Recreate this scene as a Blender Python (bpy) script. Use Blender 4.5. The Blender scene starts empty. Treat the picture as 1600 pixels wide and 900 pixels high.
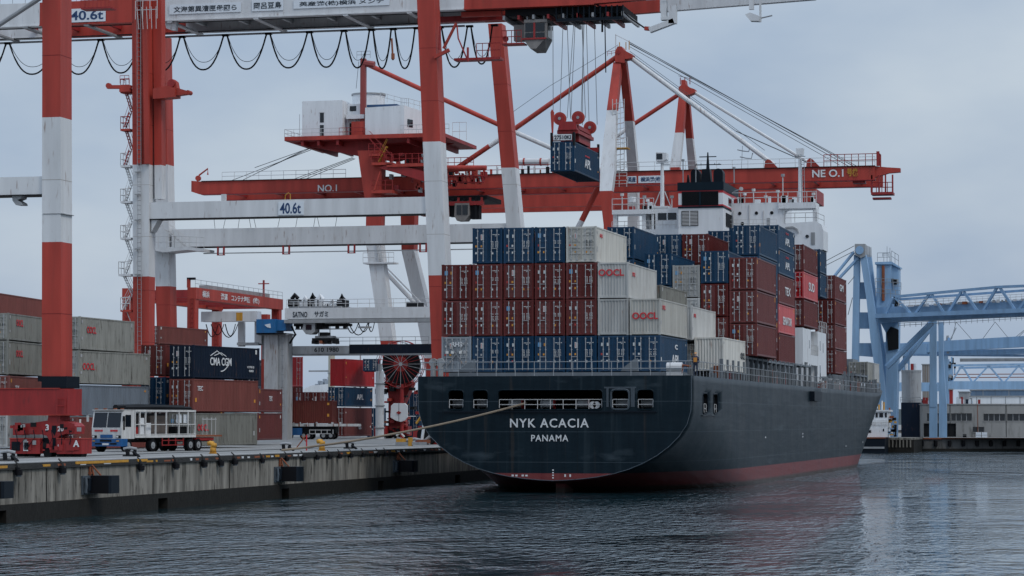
import bpy, bmesh, math, random
from mathutils import Vector, Matrix
random.seed(7)
R = math.radians
SC = bpy.context.scene
COL = SC.collection

# ------------------------------------------------------------------ camera
PSI = math.atan(1000 / 4073)          # the ship's axis (+Y) lies right of the view axis
PIT = math.atan(207 / 4073)
FPX = 4073.0
CAMZ = 5.6
cam_d = bpy.data.cameras.new('camera'); cam = bpy.data.objects.new('camera', cam_d); COL.objects.link(cam)
cam_d.sensor_width = 36; cam_d.lens = 36 * FPX / 1600
cam_d.clip_start = 1; cam_d.clip_end = 20000
cam.location = (0, 0, CAMZ)
cam.rotation_euler = (math.pi / 2 + PIT, 0, PSI)
SC.camera = cam

# ------------------------------------------------------------------ sky and sun
SUN_EL, SUN_AZ = R(48), R(118)        # azimuth clockwise from +Y
w = bpy.data.worlds.new('World'); SC.world = w; w.use_nodes = True
nt = w.node_tree; nt.nodes.clear()
def N(t, **k):
    n = nt.nodes.new(t)
    for a, b in k.items(): setattr(n, a, b)
    return n
out = N('ShaderNodeOutputWorld'); bg = N('ShaderNodeBackground'); bg.inputs[1].default_value = 0.1
sky = N('ShaderNodeTexSky', sky_type='NISHITA', sun_disc=False, sun_elevation=SUN_EL, sun_rotation=SUN_AZ)
sky.air_density = 1.5; sky.dust_density = 3.0; sky.ozone_density = 1.5
tc = N('ShaderNodeTexCoord'); sep = N('ShaderNodeSeparateXYZ')
nt.links.new(tc.outputs['Generated'], sep.inputs[0])
mp = N('ShaderNodeMapping'); mp.inputs['Scale'].default_value = (3.0, 3.0, 7.0); mp.inputs['Rotation'].default_value = (0.3, 0.25, 0.6)
nt.links.new(tc.outputs['Generated'], mp.inputs[0])
nz = N('ShaderNodeTexNoise'); nz.inputs['Scale'].default_value = 1.6; nz.inputs['Detail'].default_value = 5; nz.inputs['Roughness'].default_value = 0.5
nt.links.new(mp.outputs[0], nz.inputs[0])
cr = N('ShaderNodeValToRGB')
cr.color_ramp.elements[0].position = 0.36; cr.color_ramp.elements[0].color = (2.75, 3.52, 4.72, 1)
cr.color_ramp.elements[1].position = 0.64; cr.color_ramp.elements[1].color = (4.25, 4.88, 5.62, 1)
nt.links.new(nz.outputs[0], cr.inputs[0])
# an overcast layer grows brighter overhead (outside the frame)
mr = N('ShaderNodeMapRange'); mr.inputs[1].default_value = 0.22; mr.inputs[2].default_value = 0.9; mr.inputs[3].default_value = 1.0; mr.inputs[4].default_value = 2.3
nt.links.new(sep.outputs[2], mr.inputs[0])
sc_ = N('ShaderNodeVectorMath', operation='SCALE')
nt.links.new(cr.outputs[0], sc_.inputs[0]); nt.links.new(mr.outputs[0], sc_.inputs['Scale'])
mx = N('ShaderNodeMixRGB'); mx.inputs[0].default_value = 0.9
nt.links.new(sky.outputs[0], mx.inputs[1]); nt.links.new(sc_.outputs[0], mx.inputs[2])
nt.links.new(mx.outputs[0], bg.inputs[0]); nt.links.new(bg.outputs[0], out.inputs[0])
sl = bpy.data.lights.new('sun', 'SUN'); sl.energy = 0.8; sl.angle = R(14); sl.color = (1.0, 0.95, 0.88)
so = bpy.data.objects.new('sun', sl); COL.objects.link(so); so.location = (60, 40, 200)
sd = Vector((math.sin(SUN_AZ) * math.cos(SUN_EL), math.cos(SUN_AZ) * math.cos(SUN_EL), math.sin(SUN_EL)))
so.rotation_euler = (-sd).to_track_quat('-Z', 'Y').to_euler()
SC.view_settings.view_transform = 'Standard'; SC.view_settings.look = 'None'
SC.view_settings.exposure = 0.36; SC.view_settings.gamma = 1.0; SC.view_settings.use_curve_mapping = False
SC.render.engine = 'CYCLES'
SC.cycles.use_denoising = True
SC.cycles.max_bounces = 5; SC.cycles.diffuse_bounces = 2; SC.cycles.glossy_bounces = 3; SC.cycles.transmission_bounces = 2
SC.cycles.caustics_reflective = False; SC.cycles.caustics_refractive = False

# ------------------------------------------------------------------ surveying: where a sight line meets a real plane of the port
_f = Vector((-math.sin(PSI) * math.cos(PIT), math.cos(PSI) * math.cos(PIT), math.sin(PIT)))
_r = Vector((math.cos(PSI), math.sin(PSI), 0)); _u = _r.cross(_f)
C0 = Vector((0, 0, CAMZ))
def ray(u, v): return _f * FPX + _r * (u - 800) + _u * (450 - v)
def atY(u, v, Y): d = ray(u, v); return C0 + d * (Y / d.y)
def atX(u, v, X): d = ray(u, v); return C0 + d * (X / d.x)
def atZ(u, v, Z): d = ray(u, v); return C0 + d * ((Z - CAMZ) / d.z)
def atD(u, v, D): return C0 + ray(u, v) * (D / FPX)

# ------------------------------------------------------------------ materials
MATS = {}
def paint(name, col, rough=0.5, grime=0.25, gcol=(0.09, 0.06, 0.045), spec=0.4, scale=0.8, streak=0.12, metal=0.0, var=0.0, bump=0.0, mott=(0.84, 1.12), rust=0.0):
    """painted or weathered surface: noise mottling plus dirt running down in streaks"""
    if name in MATS: return MATS[name]
    m = bpy.data.materials.new(name); m.use_nodes = True; t = m.node_tree; n = t.nodes; b = n['Principled BSDF']
    b.inputs['Roughness'].default_value = rough; b.inputs['Metallic'].default_value = metal
    b.inputs['Specular IOR Level'].default_value = spec
    g = n.new('ShaderNodeNewGeometry')
    mp = n.new('ShaderNodeMapping'); mp.inputs['Scale'].default_value = (1, 1, streak); t.links.new(g.outputs['Position'], mp.inputs[0])
    n1 = n.new('ShaderNodeTexNoise'); n1.inputs['Scale'].default_value = scale * 3.2; n1.inputs['Detail'].default_value = 6; n1.inputs['Roughness'].default_value = 0.65
    t.links.new(mp.outputs[0], n1.inputs[0])
    n2 = n.new('ShaderNodeTexNoise'); n2.inputs['Scale'].default_value = scale * 0.55; n2.inputs['Detail'].default_value = 5
    t.links.new(g.outputs['Position'], n2.inputs[0])
    r1 = n.new('ShaderNodeMapRange'); r1.inputs[1].default_value = 0.52; r1.inputs[2].default_value = 0.78; t.links.new(n1.outputs[0], r1.inputs[0])
    r2 = n.new('ShaderNodeMapRange'); r2.inputs[1].default_value = 0.35; r2.inputs[2].default_value = 0.7; t.links.new(n2.outputs[0], r2.inputs[0])
    mu = n.new('ShaderNodeMath'); mu.operation = 'MULTIPLY'; t.links.new(r1.outputs[0], mu.inputs[0]); t.links.new(r2.outputs[0], mu.inputs[1])
    mu2 = n.new('ShaderNodeMath'); mu2.operation = 'MULTIPLY'; mu2.inputs[1].default_value = grime * 2.2; mu2.use_clamp = True; t.links.new(mu.outputs[0], mu2.inputs[0])
    hsv = n.new('ShaderNodeHueSaturation'); hsv.inputs['Color'].default_value = (*col, 1)
    if var:
        oi = n.new('ShaderNodeObjectInfo'); rv = n.new('ShaderNodeMapRange'); rv.inputs[3].default_value = 1 - var; rv.inputs[4].default_value = 1 + var
        t.links.new(oi.outputs['Random'], rv.inputs[0]); t.links.new(rv.outputs[0], hsv.inputs['Value'])
        rs = n.new('ShaderNodeMapRange'); rs.inputs[3].default_value = 1.06; rs.inputs[4].default_value = 0.82
        t.links.new(oi.outputs['Random'], rs.inputs[0]); t.links.new(rs.outputs[0], hsv.inputs['Saturation'])
    # soft tonal mottling
    n3 = n.new('ShaderNodeTexNoise'); n3.inputs['Scale'].default_value = scale * 1.1; n3.inputs['Detail'].default_value = 4; t.links.new(mp.outputs[0], n3.inputs[0])
    r3 = n.new('ShaderNodeMapRange'); r3.inputs[1].default_value = 0.3; r3.inputs[2].default_value = 0.7; r3.inputs[3].default_value = mott[0]; r3.inputs[4].default_value = mott[1]; t.links.new(n3.outputs[0], r3.inputs[0])
    vm = n.new('ShaderNodeVectorMath'); vm.operation = 'SCALE'; t.links.new(hsv.outputs[0], vm.inputs[0]); t.links.new(r3.outputs[0], vm.inputs['Scale'])
    mx = n.new('ShaderNodeMixRGB'); mx.inputs[2].default_value = (*gcol, 1); t.links.new(mu2.outputs[0], mx.inputs[0]); t.links.new(vm.outputs[0], mx.inputs[1])
    if rust:
        mq = n.new('ShaderNodeMapping'); mq.inputs['Scale'].default_value = (1, 1, 0.16); t.links.new(g.outputs['Position'], mq.inputs[0])
        n4 = n.new('ShaderNodeTexNoise'); n4.inputs['Scale'].default_value = 4.5; n4.inputs['Detail'].default_value = 3; t.links.new(mq.outputs[0], n4.inputs[0])
        n5 = n.new('ShaderNodeTexNoise'); n5.inputs['Scale'].default_value = 0.45; n5.inputs['Detail'].default_value = 2; t.links.new(g.outputs['Position'], n5.inputs[0])
        r4 = n.new('ShaderNodeMapRange'); r4.inputs[1].default_value = 0.60; r4.inputs[2].default_value = 0.70; t.links.new(n4.outputs[0], r4.inputs[0])
        r5 = n.new('ShaderNodeMapRange'); r5.inputs[1].default_value = 0.48; r5.inputs[2].default_value = 0.62; r5.inputs[4].default_value = rust; t.links.new(n5.outputs[0], r5.inputs[0])
        m4 = n.new('ShaderNodeMath'); m4.operation = 'MULTIPLY'; t.links.new(r4.outputs[0], m4.inputs[0]); t.links.new(r5.outputs[0], m4.inputs[1])
        mz = n.new('ShaderNodeMixRGB'); mz.inputs[2].default_value = (0.17, 0.075, 0.04, 1); t.links.new(m4.outputs[0], mz.inputs[0]); t.links.new(mx.outputs[0], mz.inputs[1]); mx = mz
    t.links.new(mx.outputs[0], b.inputs['Base Color'])
    rr = n.new('ShaderNodeMapRange'); rr.inputs[3].default_value = rough - 0.08; rr.inputs[4].default_value = min(1, rough + 0.18); t.links.new(n1.outputs[0], rr.inputs[0]); t.links.new(rr.outputs[0], b.inputs['Roughness'])
    if bump:
        bp = n.new('ShaderNodeBump'); bp.inputs['Strength'].default_value = bump; bp.inputs['Distance'].default_value = 0.05
        t.links.new(n1.outputs[0], bp.inputs['Height']); t.links.new(bp.outputs[0], b.inputs['Normal'])
    MATS[name] = m
    return m
def plain(name, col, rough=0.5, metal=0.0, spec=0.5):
    if name in MATS: return MATS[name]
    m = bpy.data.materials.new(name); m.use_nodes = True; b = m.node_tree.nodes['Principled BSDF']
    b.inputs['Base Color'].default_value = (*col, 1); b.inputs['Roughness'].default_value = rough
    b.inputs['Metallic'].default_value = metal; b.inputs['Specular IOR Level'].default_value = spec
    MATS[name] = m; return m

RED = paint('crane_red', (0.37, 0.046, 0.032), 0.5, 0.14, (0.10, 0.045, 0.04), spec=0.3, rust=0.35, mott=(0.76, 1.15))
DRED = paint('bogie_red', (0.27, 0.018, 0.018), 0.5, 0.4, (0.04, 0.02, 0.02), scale=2)
WHT = paint('crane_white', (0.60, 0.61, 0.62), 0.45, 0.16, (0.25, 0.17, 0.12), rust=0.6, mott=(0.86, 1.06))
SWHT = paint('ship_white', (0.66, 0.68, 0.70), 0.45, 0.09, (0.36, 0.26, 0.19), scale=1.4, rust=0.45, mott=(0.92,1.05))
SGREY = paint('ship_grey', (0.14, 0.16, 0.18), 0.55, 0.3, (0.08, 0.05, 0.04))
LBLUE = paint('crane_blue', (0.22, 0.36, 0.53), 0.5, 0.22, (0.20, 0.16, 0.13))
DARK = plain('dark_steel', (0.009, 0.010, 0.012), 0.65, 0, 0.15)
BLK = plain('black_paint', (0.004, 0.008, 0.014), 0.5, 0, 0.16)
GREY = paint('steel_grey', (0.28, 0.29, 0.30), 0.5, 0.4)
ROPE = plain('wire_rope', (0.06, 0.065, 0.07), 0.6)
CABLE = plain('rubber_cable', (0.006, 0.006, 0.008), 0.6, 0, 0.15)
GLASS = plain('dark_glass', (0.008, 0.012, 0.018), 0.08, 0.0, 0.5)
YEL = paint('yellow_paint', (0.50, 0.25, 0.03), 0.6, 0.7, scale=3)
RAILW = plain('rail_white', (0.5, 0.5, 0.5), 0.5)
RAILG = plain('rail_grey', (0.25, 0.27, 0.29), 0.5)
PWHITE = plain('lettering_white', (0.62, 0.63, 0.64), 0.6)
PRED = plain('lettering_red', (0.5, 0.02, 0.03), 0.6)
PBLUE = plain('lettering_navy', (0.01, 0.04, 0.12), 0.6)
PDARK = plain('lettering_dark', (0.02, 0.03, 0.04), 0.6)
SIGNW = plain('sign_white', (0.62, 0.66, 0.70), 0.5)

# ------------------------------------------------------------------ mesh builder
APART = set('lashing_bridge hatch_coaming mooring_winch capstan deck_fitting vent_pipe window brace stay_rope access_platform service_deck boom_railing bogie foredeck_house funnel_louvre side_window bridge_window bridge_railing deck_gear cable cable_guide truss_diagonal stay windscreen mirror stake side_guard floodlight opening_rim mooring_deck_railing side_house cross_panel drain_pipe girder boom portal_beam landing cabin_platform sheave_arm hook_frame drum leg fore_stay platform_railing roof_railing side_railing machinery trolley cargo lower_beam platform pipe indicator gangway_platform edge_marking accommodation_block walkway back_plate rubber_block wall gallery marking'.split())
class MB:
    def __init__(s): s.v = []; s.f = []; s.m = []; s.mats = []; s.runs = []
    def mi(s, mat):
        if mat not in s.mats: s.mats.append(mat)
        return s.mats.index(mat)
    def add(s, vs, fs, mat):
        o = len(s.v); k = s.mi(mat); s.v += [tuple(v) for v in vs]; s.runs.append((o, len(s.v), len(s.f), len(s.f)+len(fs)))
        for f in fs: s.f.append(tuple(i + o for i in f)); s.m.append(k)
    def bb(s, x0, x1, y0, y1, z0, z1, mat):
        if x0 > x1: x0, x1 = x1, x0
        if y0 > y1: y0, y1 = y1, y0
        if z0 > z1: z0, z1 = z1, z0
        s.add([(x0,y0,z0),(x1,y0,z0),(x1,y1,z0),(x0,y1,z0),(x0,y0,z1),(x1,y0,z1),(x1,y1,z1),(x0,y1,z1)],
              [(0,3,2,1),(4,5,6,7),(0,1,5,4),(1,2,6,5),(2,3,7,6),(3,0,4,7)], mat)
    def box(s, c, d, mat): s.bb(c[0]-d[0]/2, c[0]+d[0]/2, c[1]-d[1]/2, c[1]+d[1]/2, c[2]-d[2]/2, c[2]+d[2]/2, mat)
    def loft(s, p, q, wp, dp, wq, dq, mat):
        """leg: horizontal rectangular sections (w along X, d along Y) from p to q"""
        vs = []
        for c, a, b in ((p, wp, dp), (q, wq, dq)):
            vs += [(c[0]-a/2,c[1]-b/2,c[2]),(c[0]+a/2,c[1]-b/2,c[2]),(c[0]+a/2,c[1]+b/2,c[2]),(c[0]-a/2,c[1]+b/2,c[2])]
        s.add(vs, [(0,3,2,1),(4,5,6,7),(0,1,5,4),(1,2,6,5),(2,3,7,6),(3,0,4,7)], mat)
    def beam(s, p, q, w, h, mat):
        p = Vector(p); q = Vector(q); d = (q - p)
        if d.length < 1e-6: return
        d.normalize(); up = Vector((0,0,1)) if abs(d.z) < 0.95 else Vector((0,1,0))
        a = d.cross(up).normalized(); b = a.cross(d).normalized()
        vs = []
        for c in (p, q):
            for i, j in ((-1,-1),(1,-1),(1,1),(-1,1)): vs.append(c + a*(i*w/2) + b*(j*h/2))
        s.add(vs, [(0,3,2,1),(4,5,6,7),(0,1,5,4),(1,2,6,5),(2,3,7,6),(3,0,4,7)], mat)
    def tube(s, pts, r, mat, n=6, r2=None):
        pts = [Vector(p) for p in pts]; rings = []; o = []
        for i, p in enumerate(pts):
            d = (pts[min(i+1,len(pts)-1)] - pts[max(i-1,0)]).normalized()
            up = Vector((0,0,1)) if abs(d.z) < 0.9 else Vector((0,1,0))
            a = d.cross(up).normalized(); b = a.cross(d).normalized()
            rr = r if r2 is None else r + (r2 - r) * i / (len(pts)-1)
            for k in range(n):
                t = 2*math.pi*k/n + 0.4
                o.append(p + a*(math.cos(t)*rr) + b*(math.sin(t)*rr))
        fs = []
        for i in range(len(pts)-1):
            for k in range(n): fs.append((i*n+k, i*n+(k+1)%n, (i+1)*n+(k+1)%n, (i+1)*n+k))
        fs.append(tuple(range(n-1,-1,-1))); fs.append(tuple((len(pts)-1)*n+k for k in range(n)))
        s.add(o, fs, mat)
    def prism(s, pts, a, b, mat, axis='y'):
        """2-D outline (u, v) extruded from a to b along axis; y: (x,z), x: (y,z), z: (x,y)"""
        n = len(pts)
        f = {'y': lambda p, t: (p[0], t, p[1]), 'x': lambda p, t: (t, p[0], p[1]), 'z': lambda p, t: (p[0], p[1], t)}[axis]
        vs = [f(p, a) for p in pts] + [f(p, b) for p in pts]
        fs = [tuple(range(n)), tuple(range(2*n-1, n-1, -1))] + [(i, i+n, (i+1)%n+n, (i+1)%n) for i in range(n)]
        s.add(vs, fs, mat)
    def disc(s, c, r, h, mat, axis='y', n=20, r2=None):
        c = Vector(c); e = {'x': Vector((1,0,0)), 'y': Vector((0,1,0)), 'z': Vector((0,0,1))}[axis]
        s.tube([c - e*h/2, c + e*h/2], r, mat, n, r2)
    def ring(s, c, r, t, mat, axis='y', n=32):
        c = Vector(c); pts = []
        for k in range(n+1):
            a = 2*math.pi*k/n
            pts.append(c + (Vector((math.cos(a)*r, 0, math.sin(a)*r)) if axis == 'y' else Vector((0, math.cos(a)*r, math.sin(a)*r)) if axis == 'x' else Vector((math.cos(a)*r, math.sin(a)*r, 0))))
        s.tube(pts, t, mat, 5)
    def rail(s, pts, mat, h=1.1, step=1.6, r=0.035, mid=True):
        pts = [Vector(p) for p in pts]
        for a, b in zip(pts[:-1], pts[1:]):
            n = max(1, round((b - a).length / step))
            for i in range(n+1):
                c = a.lerp(b, i/n); s.tube([c, c + Vector((0,0,h))], r, mat, 4)
            for z in ((h, h*0.5) if mid else (h,)): s.tube([a + Vector((0,0,z)), b + Vector((0,0,z))], r, mat, 4)
    def ladder(s, p, q, w, mat, step=0.5, r=0.04, side=Vector((1,0,0))):
        p = Vector(p); q = Vector(q); n = max(2, int((q-p).length/step))
        for k in (-1, 1): s.tube([p + side*w/2*k, q + side*w/2*k], r, mat, 4)
        for i in range(n+1):
            c = p.lerp(q, i/n); s.tube([c - side*w/2, c + side*w/2], r*0.8, mat, 3)
    def stair(s, p, q, w, mat, side=Vector((0,1,0))):
        p = Vector(p); q = Vector(q)
        for k in (-1, 1):
            o = side*w/2*k; s.beam(p+o, q+o, 0.05, 0.10, mat)
            s.tube([p+o+Vector((0,0,1)), q+o+Vector((0,0,1))], 0.03, mat, 4)
        n = max(3, int(abs(q.z-p.z)/0.3))
        for i in range(n):
            c = p.lerp(q, (i+.5)/n); s.box(c, (0.25 if side.y else w, w if side.y else 0.25, 0.04), mat)
    def clusters(s, gap=0.06):
        bb = []
        for a, b, fa, fb in s.runs:
            xs, ys, zs = zip(*s.v[a:b]); bb.append((min(xs),max(xs),min(ys),max(ys),min(zs),max(zs)))
        p = list(range(len(bb)))
        def find(i):
            while p[i] != i: i = p[i]
            return i
        for i in range(len(bb)):
            for j in range(i):
                A, B = bb[i], bb[j]
                if A[0]-gap < B[1] and B[0]-gap < A[1] and A[2]-gap < B[3] and B[2]-gap < A[3] and A[4]-gap < B[5] and B[4]-gap < A[5]: p[find(i)] = find(j)
        return [find(i) for i in range(len(bb))]
    def build(s, name, parent=None, smooth=False, loc=None):
        if not s.v: return None
        if name in APART and len(s.runs) > 1:
            lab = s.clusters()
            if len(set(lab)) > 1:
                first = None
                for c in sorted(set(lab)):
                    q = MB(); q.mats = list(s.mats)
                    for (a, b, fa, fb), l in zip(s.runs, lab):
                        if l != c: continue
                        o = len(q.v) - a; q.v += s.v[a:b]
                        for f, m in zip(s.f[fa:fb], s.m[fa:fb]): q.f.append(tuple(i+o for i in f)); q.m.append(m)
                    r_ = q.build(name, parent, smooth, loc); first = first or r_
                return first
        me = bpy.data.meshes.new(name); me.from_pydata(s.v, [], s.f)
        for m in s.mats: me.materials.append(m)
        me.polygons.foreach_set('material_index', s.m)
        if smooth: me.polygons.foreach_set('use_smooth', [True]*len(me.polygons))
        me.update()
        bm = bmesh.new(); bm.from_mesh(me); bmesh.ops.recalc_face_normals(bm, faces=bm.faces); bm.to_mesh(me); bm.free()
        o = bpy.data.objects.new(name, me); COL.objects.link(o)
        if parent is not None: o.parent = parent
        if loc is not None: o.location = loc
        return o

def tag(o, label=None, cat=None, group=None, kind=None):
    if label: o['label'] = label
    if cat: o['category'] = cat
    if group: o['group'] = group
    if kind: o['kind'] = kind
    return o
def thing(name, label, cat, loc=(0,0,0), rz=0, group=None):
    o = bpy.data.objects.new(name, None); COL.objects.link(o); o.location = loc; o.rotation_euler = (0,0,rz)
    o.empty_display_size = 0.5
    return tag(o, label, cat, group)
def copy_tree(o, parent=None):
    c = o.copy(); COL.objects.link(c); c.parent = parent
    for ch in list(KIDS.get(o.name, [])): copy_tree(ch, c)
    return c
KIDS = {}
def kids(o):
    """remember a prototype's children so copies can be made quickly"""
    allo = [x for x in COL.objects if x.parent == o]
    KIDS[o.name] = allo
    for x in allo: kids(x)

def text(name, body, c, w, h, mat, parent=None, rot=(math.pi/2, 0, 0), bold=0.0, depth=0.02, spacing=1.0):
    """lettering as a thin raised mesh, fitted into w x h metres and centred on c"""
    cu = bpy.data.curves.new(name, 'FONT'); cu.body = body; cu.size = 1; cu.extrude = 0.001; cu.offset = bold; cu.space_character = spacing
    cu.resolution_u = 3
    t = bpy.data.objects.new(name, cu); COL.objects.link(t)
    me = bpy.data.meshes.new_from_object(t.evaluated_get(bpy.context.evaluated_depsgraph_get()))
    bpy.data.objects.remove(t); bpy.data.curves.remove(cu)
    xs = [v.co.x for v in me.vertices]; ys = [v.co.y for v in me.vertices]
    cx, cy = (min(xs)+max(xs))/2, (min(ys)+max(ys))/2
    sx = w/(max(xs)-min(xs)) if w else h/(max(ys)-min(ys)); sy = h/(max(ys)-min(ys)) if h else sx
    for v in me.vertices: v.co = ((v.co.x-cx)*sx, (v.co.y-cy)*sy, v.co.z/0.001*depth/2)
    me.materials.clear(); me.materials.append(mat)
    o = bpy.data.objects.new(name, me); COL.objects.link(o); o.location = c; o.rotation_euler = rot
    if parent is not None: o.parent = parent
    return o
SIDE_R = (math.pi/2, 0, math.pi/2)    # on a face looking towards +X
HAZE = 0
# ================================================================== THE SETTING
QX, QZ = -61.0, 3.1                   # quay face and quay level
# ---- water: one sheet to the horizon
def water():
    m = bpy.data.materials.new('harbour_water'); m.use_nodes = True; t = m.node_tree; n = t.nodes; b = n['Principled BSDF']
    b.inputs['Base Color'].default_value = (0.008, 0.026, 0.033, 1); b.inputs['Roughness'].default_value = 0.015
    b.inputs['IOR'].default_value = 2.15; b.inputs['Specular Tint'].default_value = (0.76, 0.90, 1.0, 1)
    g = n.new('ShaderNodeNewGeometry')
    def noise(sc, det, rough, stretch, rot=0.0, dist=0.0):
        mp = n.new('ShaderNodeMapping'); mp.inputs['Scale'].default_value = stretch; mp.inputs['Rotation'].default_value = (0, 0, rot)
        t.links.new(g.outputs['Position'], mp.inputs[0])
        x = n.new('ShaderNodeTexNoise'); x.inputs['Scale'].default_value = sc; x.inputs['Detail'].default_value = det
        x.inputs['Roughness'].default_value = rough; x.inputs['Distortion'].default_value = dist
        t.links.new(mp.outputs[0], x.inputs[0]); return x
    a = noise(1.15, 3, 0.5, (1.5, 0.6, 1), 0.06, 0.4)
    c = noise(0.20, 3, 0.5, (1, 0.8, 1), 0.9)
    patch = noise(0.045, 4, 0.6, (1, 0.55, 1), 0.1, 0.8)
    rp = n.new('ShaderNodeMapRange'); rp.inputs[1].default_value = 0.40; rp.inputs[2].default_value = 0.60; rp.inputs[3].default_value = 0.22; rp.inputs[4].default_value = 1.25
    t.links.new(patch.outputs[0], rp.inputs[0])
    sx_ = n.new('ShaderNodeSeparateXYZ'); t.links.new(g.outputs['Position'], sx_.inputs[0])
    lee = n.new('ShaderNodeMapRange'); lee.inputs[1].default_value = -38; lee.inputs[2].default_value = -6; lee.inputs[3].default_value = 1.0; lee.inputs[4].default_value = 0.30   # calmer water away from the ship
    t.links.new(sx_.outputs[0], lee.inputs[0]); lm = n.new('ShaderNodeMath'); lm.operation = 'MULTIPLY'; t.links.new(lee.outputs[0], lm.inputs[0]); t.links.new(rp.outputs[0], lm.inputs[1])
    m1 = n.new('ShaderNodeMath'); m1.operation = 'MULTIPLY'; t.links.new(a.outputs[0], m1.inputs[0]); t.links.new(lm.outputs[0], m1.inputs[1])
    m2 = n.new('ShaderNodeMath'); m2.operation = 'MULTIPLY_ADD'; t.links.new(c.outputs[0], m2.inputs[0]); m2.inputs[1].default_value = 0.5; t.links.new(m1.outputs[0], m2.inputs[2])
    bp = n.new('ShaderNodeBump'); bp.inputs['Strength'].default_value = 1.0; bp.inputs['Distance'].default_value = WAVE
    t.links.new(m2.outputs[0], bp.inputs['Height']); t.links.new(bp.outputs[0], b.inputs['Normal'])
    w_ = MB(); w_.add([(-9000,-200,0),(9000,-200,0),(9000,12000,0),(-9000,12000,0)], [(0,1,2,3)], m)
    tag(w_.build('water'), kind='structure')
WAVE = 0.55
water()
CONC = paint('quay_concrete', (0.20, 0.188, 0.165), 0.85, 1.5, (0.035, 0.032, 0.028), 0.15, scale=1.1, streak=0.13, bump=0.5, mott=(0.45, 1.5))
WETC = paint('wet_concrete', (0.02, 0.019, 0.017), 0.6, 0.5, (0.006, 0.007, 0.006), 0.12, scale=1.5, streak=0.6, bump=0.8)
APR = paint('apron_concrete', (0.22, 0.22, 0.215), 0.85, 0.5, (0.12, 0.11, 0.10), 0.2, scale=0.25, streak=1)
KERB = paint('kerb_concrete', (0.045, 0.045, 0.045), 0.85, 0.7, (0.02, 0.02, 0.02), 0.12, scale=1.5, streak=1)
g = MB()
g.add([(-1500,20,QZ),(QX-0.9,20,QZ),(QX-0.9,1500,QZ),(-1500,1500,QZ)], [(0,1,2,3)], APR)
tag(g.build('pavement'), kind='structure')
# crane rail let into the pavement
g = MB()
for x in (-73.0, -73.35): g.bb(x-0.05, x+0.05, 60, 700, QZ+0.004, QZ+0.03, DARK)
for x in (-66.5, -79.0): g.bb(x-0.08, x+0.08, 60, 700, QZ+0.004, QZ+0.012, PWHITE)
tag(g.build('road_markings'), kind='structure')
# the quay wall
qw = thing('quay_wall', 'long stained concrete quay wall with a dark wet foot along the left side of the water', 'quay wall', (QX, 130, 0))
def loc(y): return y - 130
g = MB(); g.bb(-0.9, 0, loc(60), loc(700), 1.0, QZ-0.21, CONC)
for k in range(16): y = 84 + 17.3*k + 3*math.sin(k*2.3); g.bb(0, 0.025, loc(y), loc(y)+0.10, 1.02, QZ-0.22, WETC)
g.build('wall_face', qw)
g = MB()
y = 60.0
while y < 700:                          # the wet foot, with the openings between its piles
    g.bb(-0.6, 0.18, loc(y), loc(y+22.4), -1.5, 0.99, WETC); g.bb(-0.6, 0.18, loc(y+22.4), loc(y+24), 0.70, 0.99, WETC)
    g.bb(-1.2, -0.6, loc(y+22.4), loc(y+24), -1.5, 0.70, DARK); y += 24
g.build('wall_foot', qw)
g = MB(); g.bb(-0.95, 0.14, loc(60), loc(700), QZ-0.20, QZ-0.02, KERB)
g.bb(-0.60, 0.10, loc(60), loc(700), QZ-0.02, QZ+0.12, KERB); g.build('coping', qw)
g = MB(); rnd = random.Random(3)
ORNG = paint('rust_orange', (0.24, 0.075, 0.035), 0.8, 0.9, scale=3)
y = 118.0
while y < 260:                          # worn paint and rusty edge irons on the coping
    l = rnd.uniform(0.2, 1.1); g.bb(0.10, 0.150, loc(y), loc(y+l), QZ-0.10, QZ+rnd.uniform(-.02,.05), rnd.choice([YEL, ORNG, ORNG, KERB, KERB, KERB, PWHITE])); y += l + rnd.uniform(0.15, 1.2)
g.bb(0.10, 0.165, loc(141.5), loc(149.5), QZ-0.04, QZ+0.115, YEL); g.bb(0.10, 0.165, loc(151), loc(152.6), QZ-0.04, QZ+0.115, YEL)
g.build('edge_marking', qw)
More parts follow.
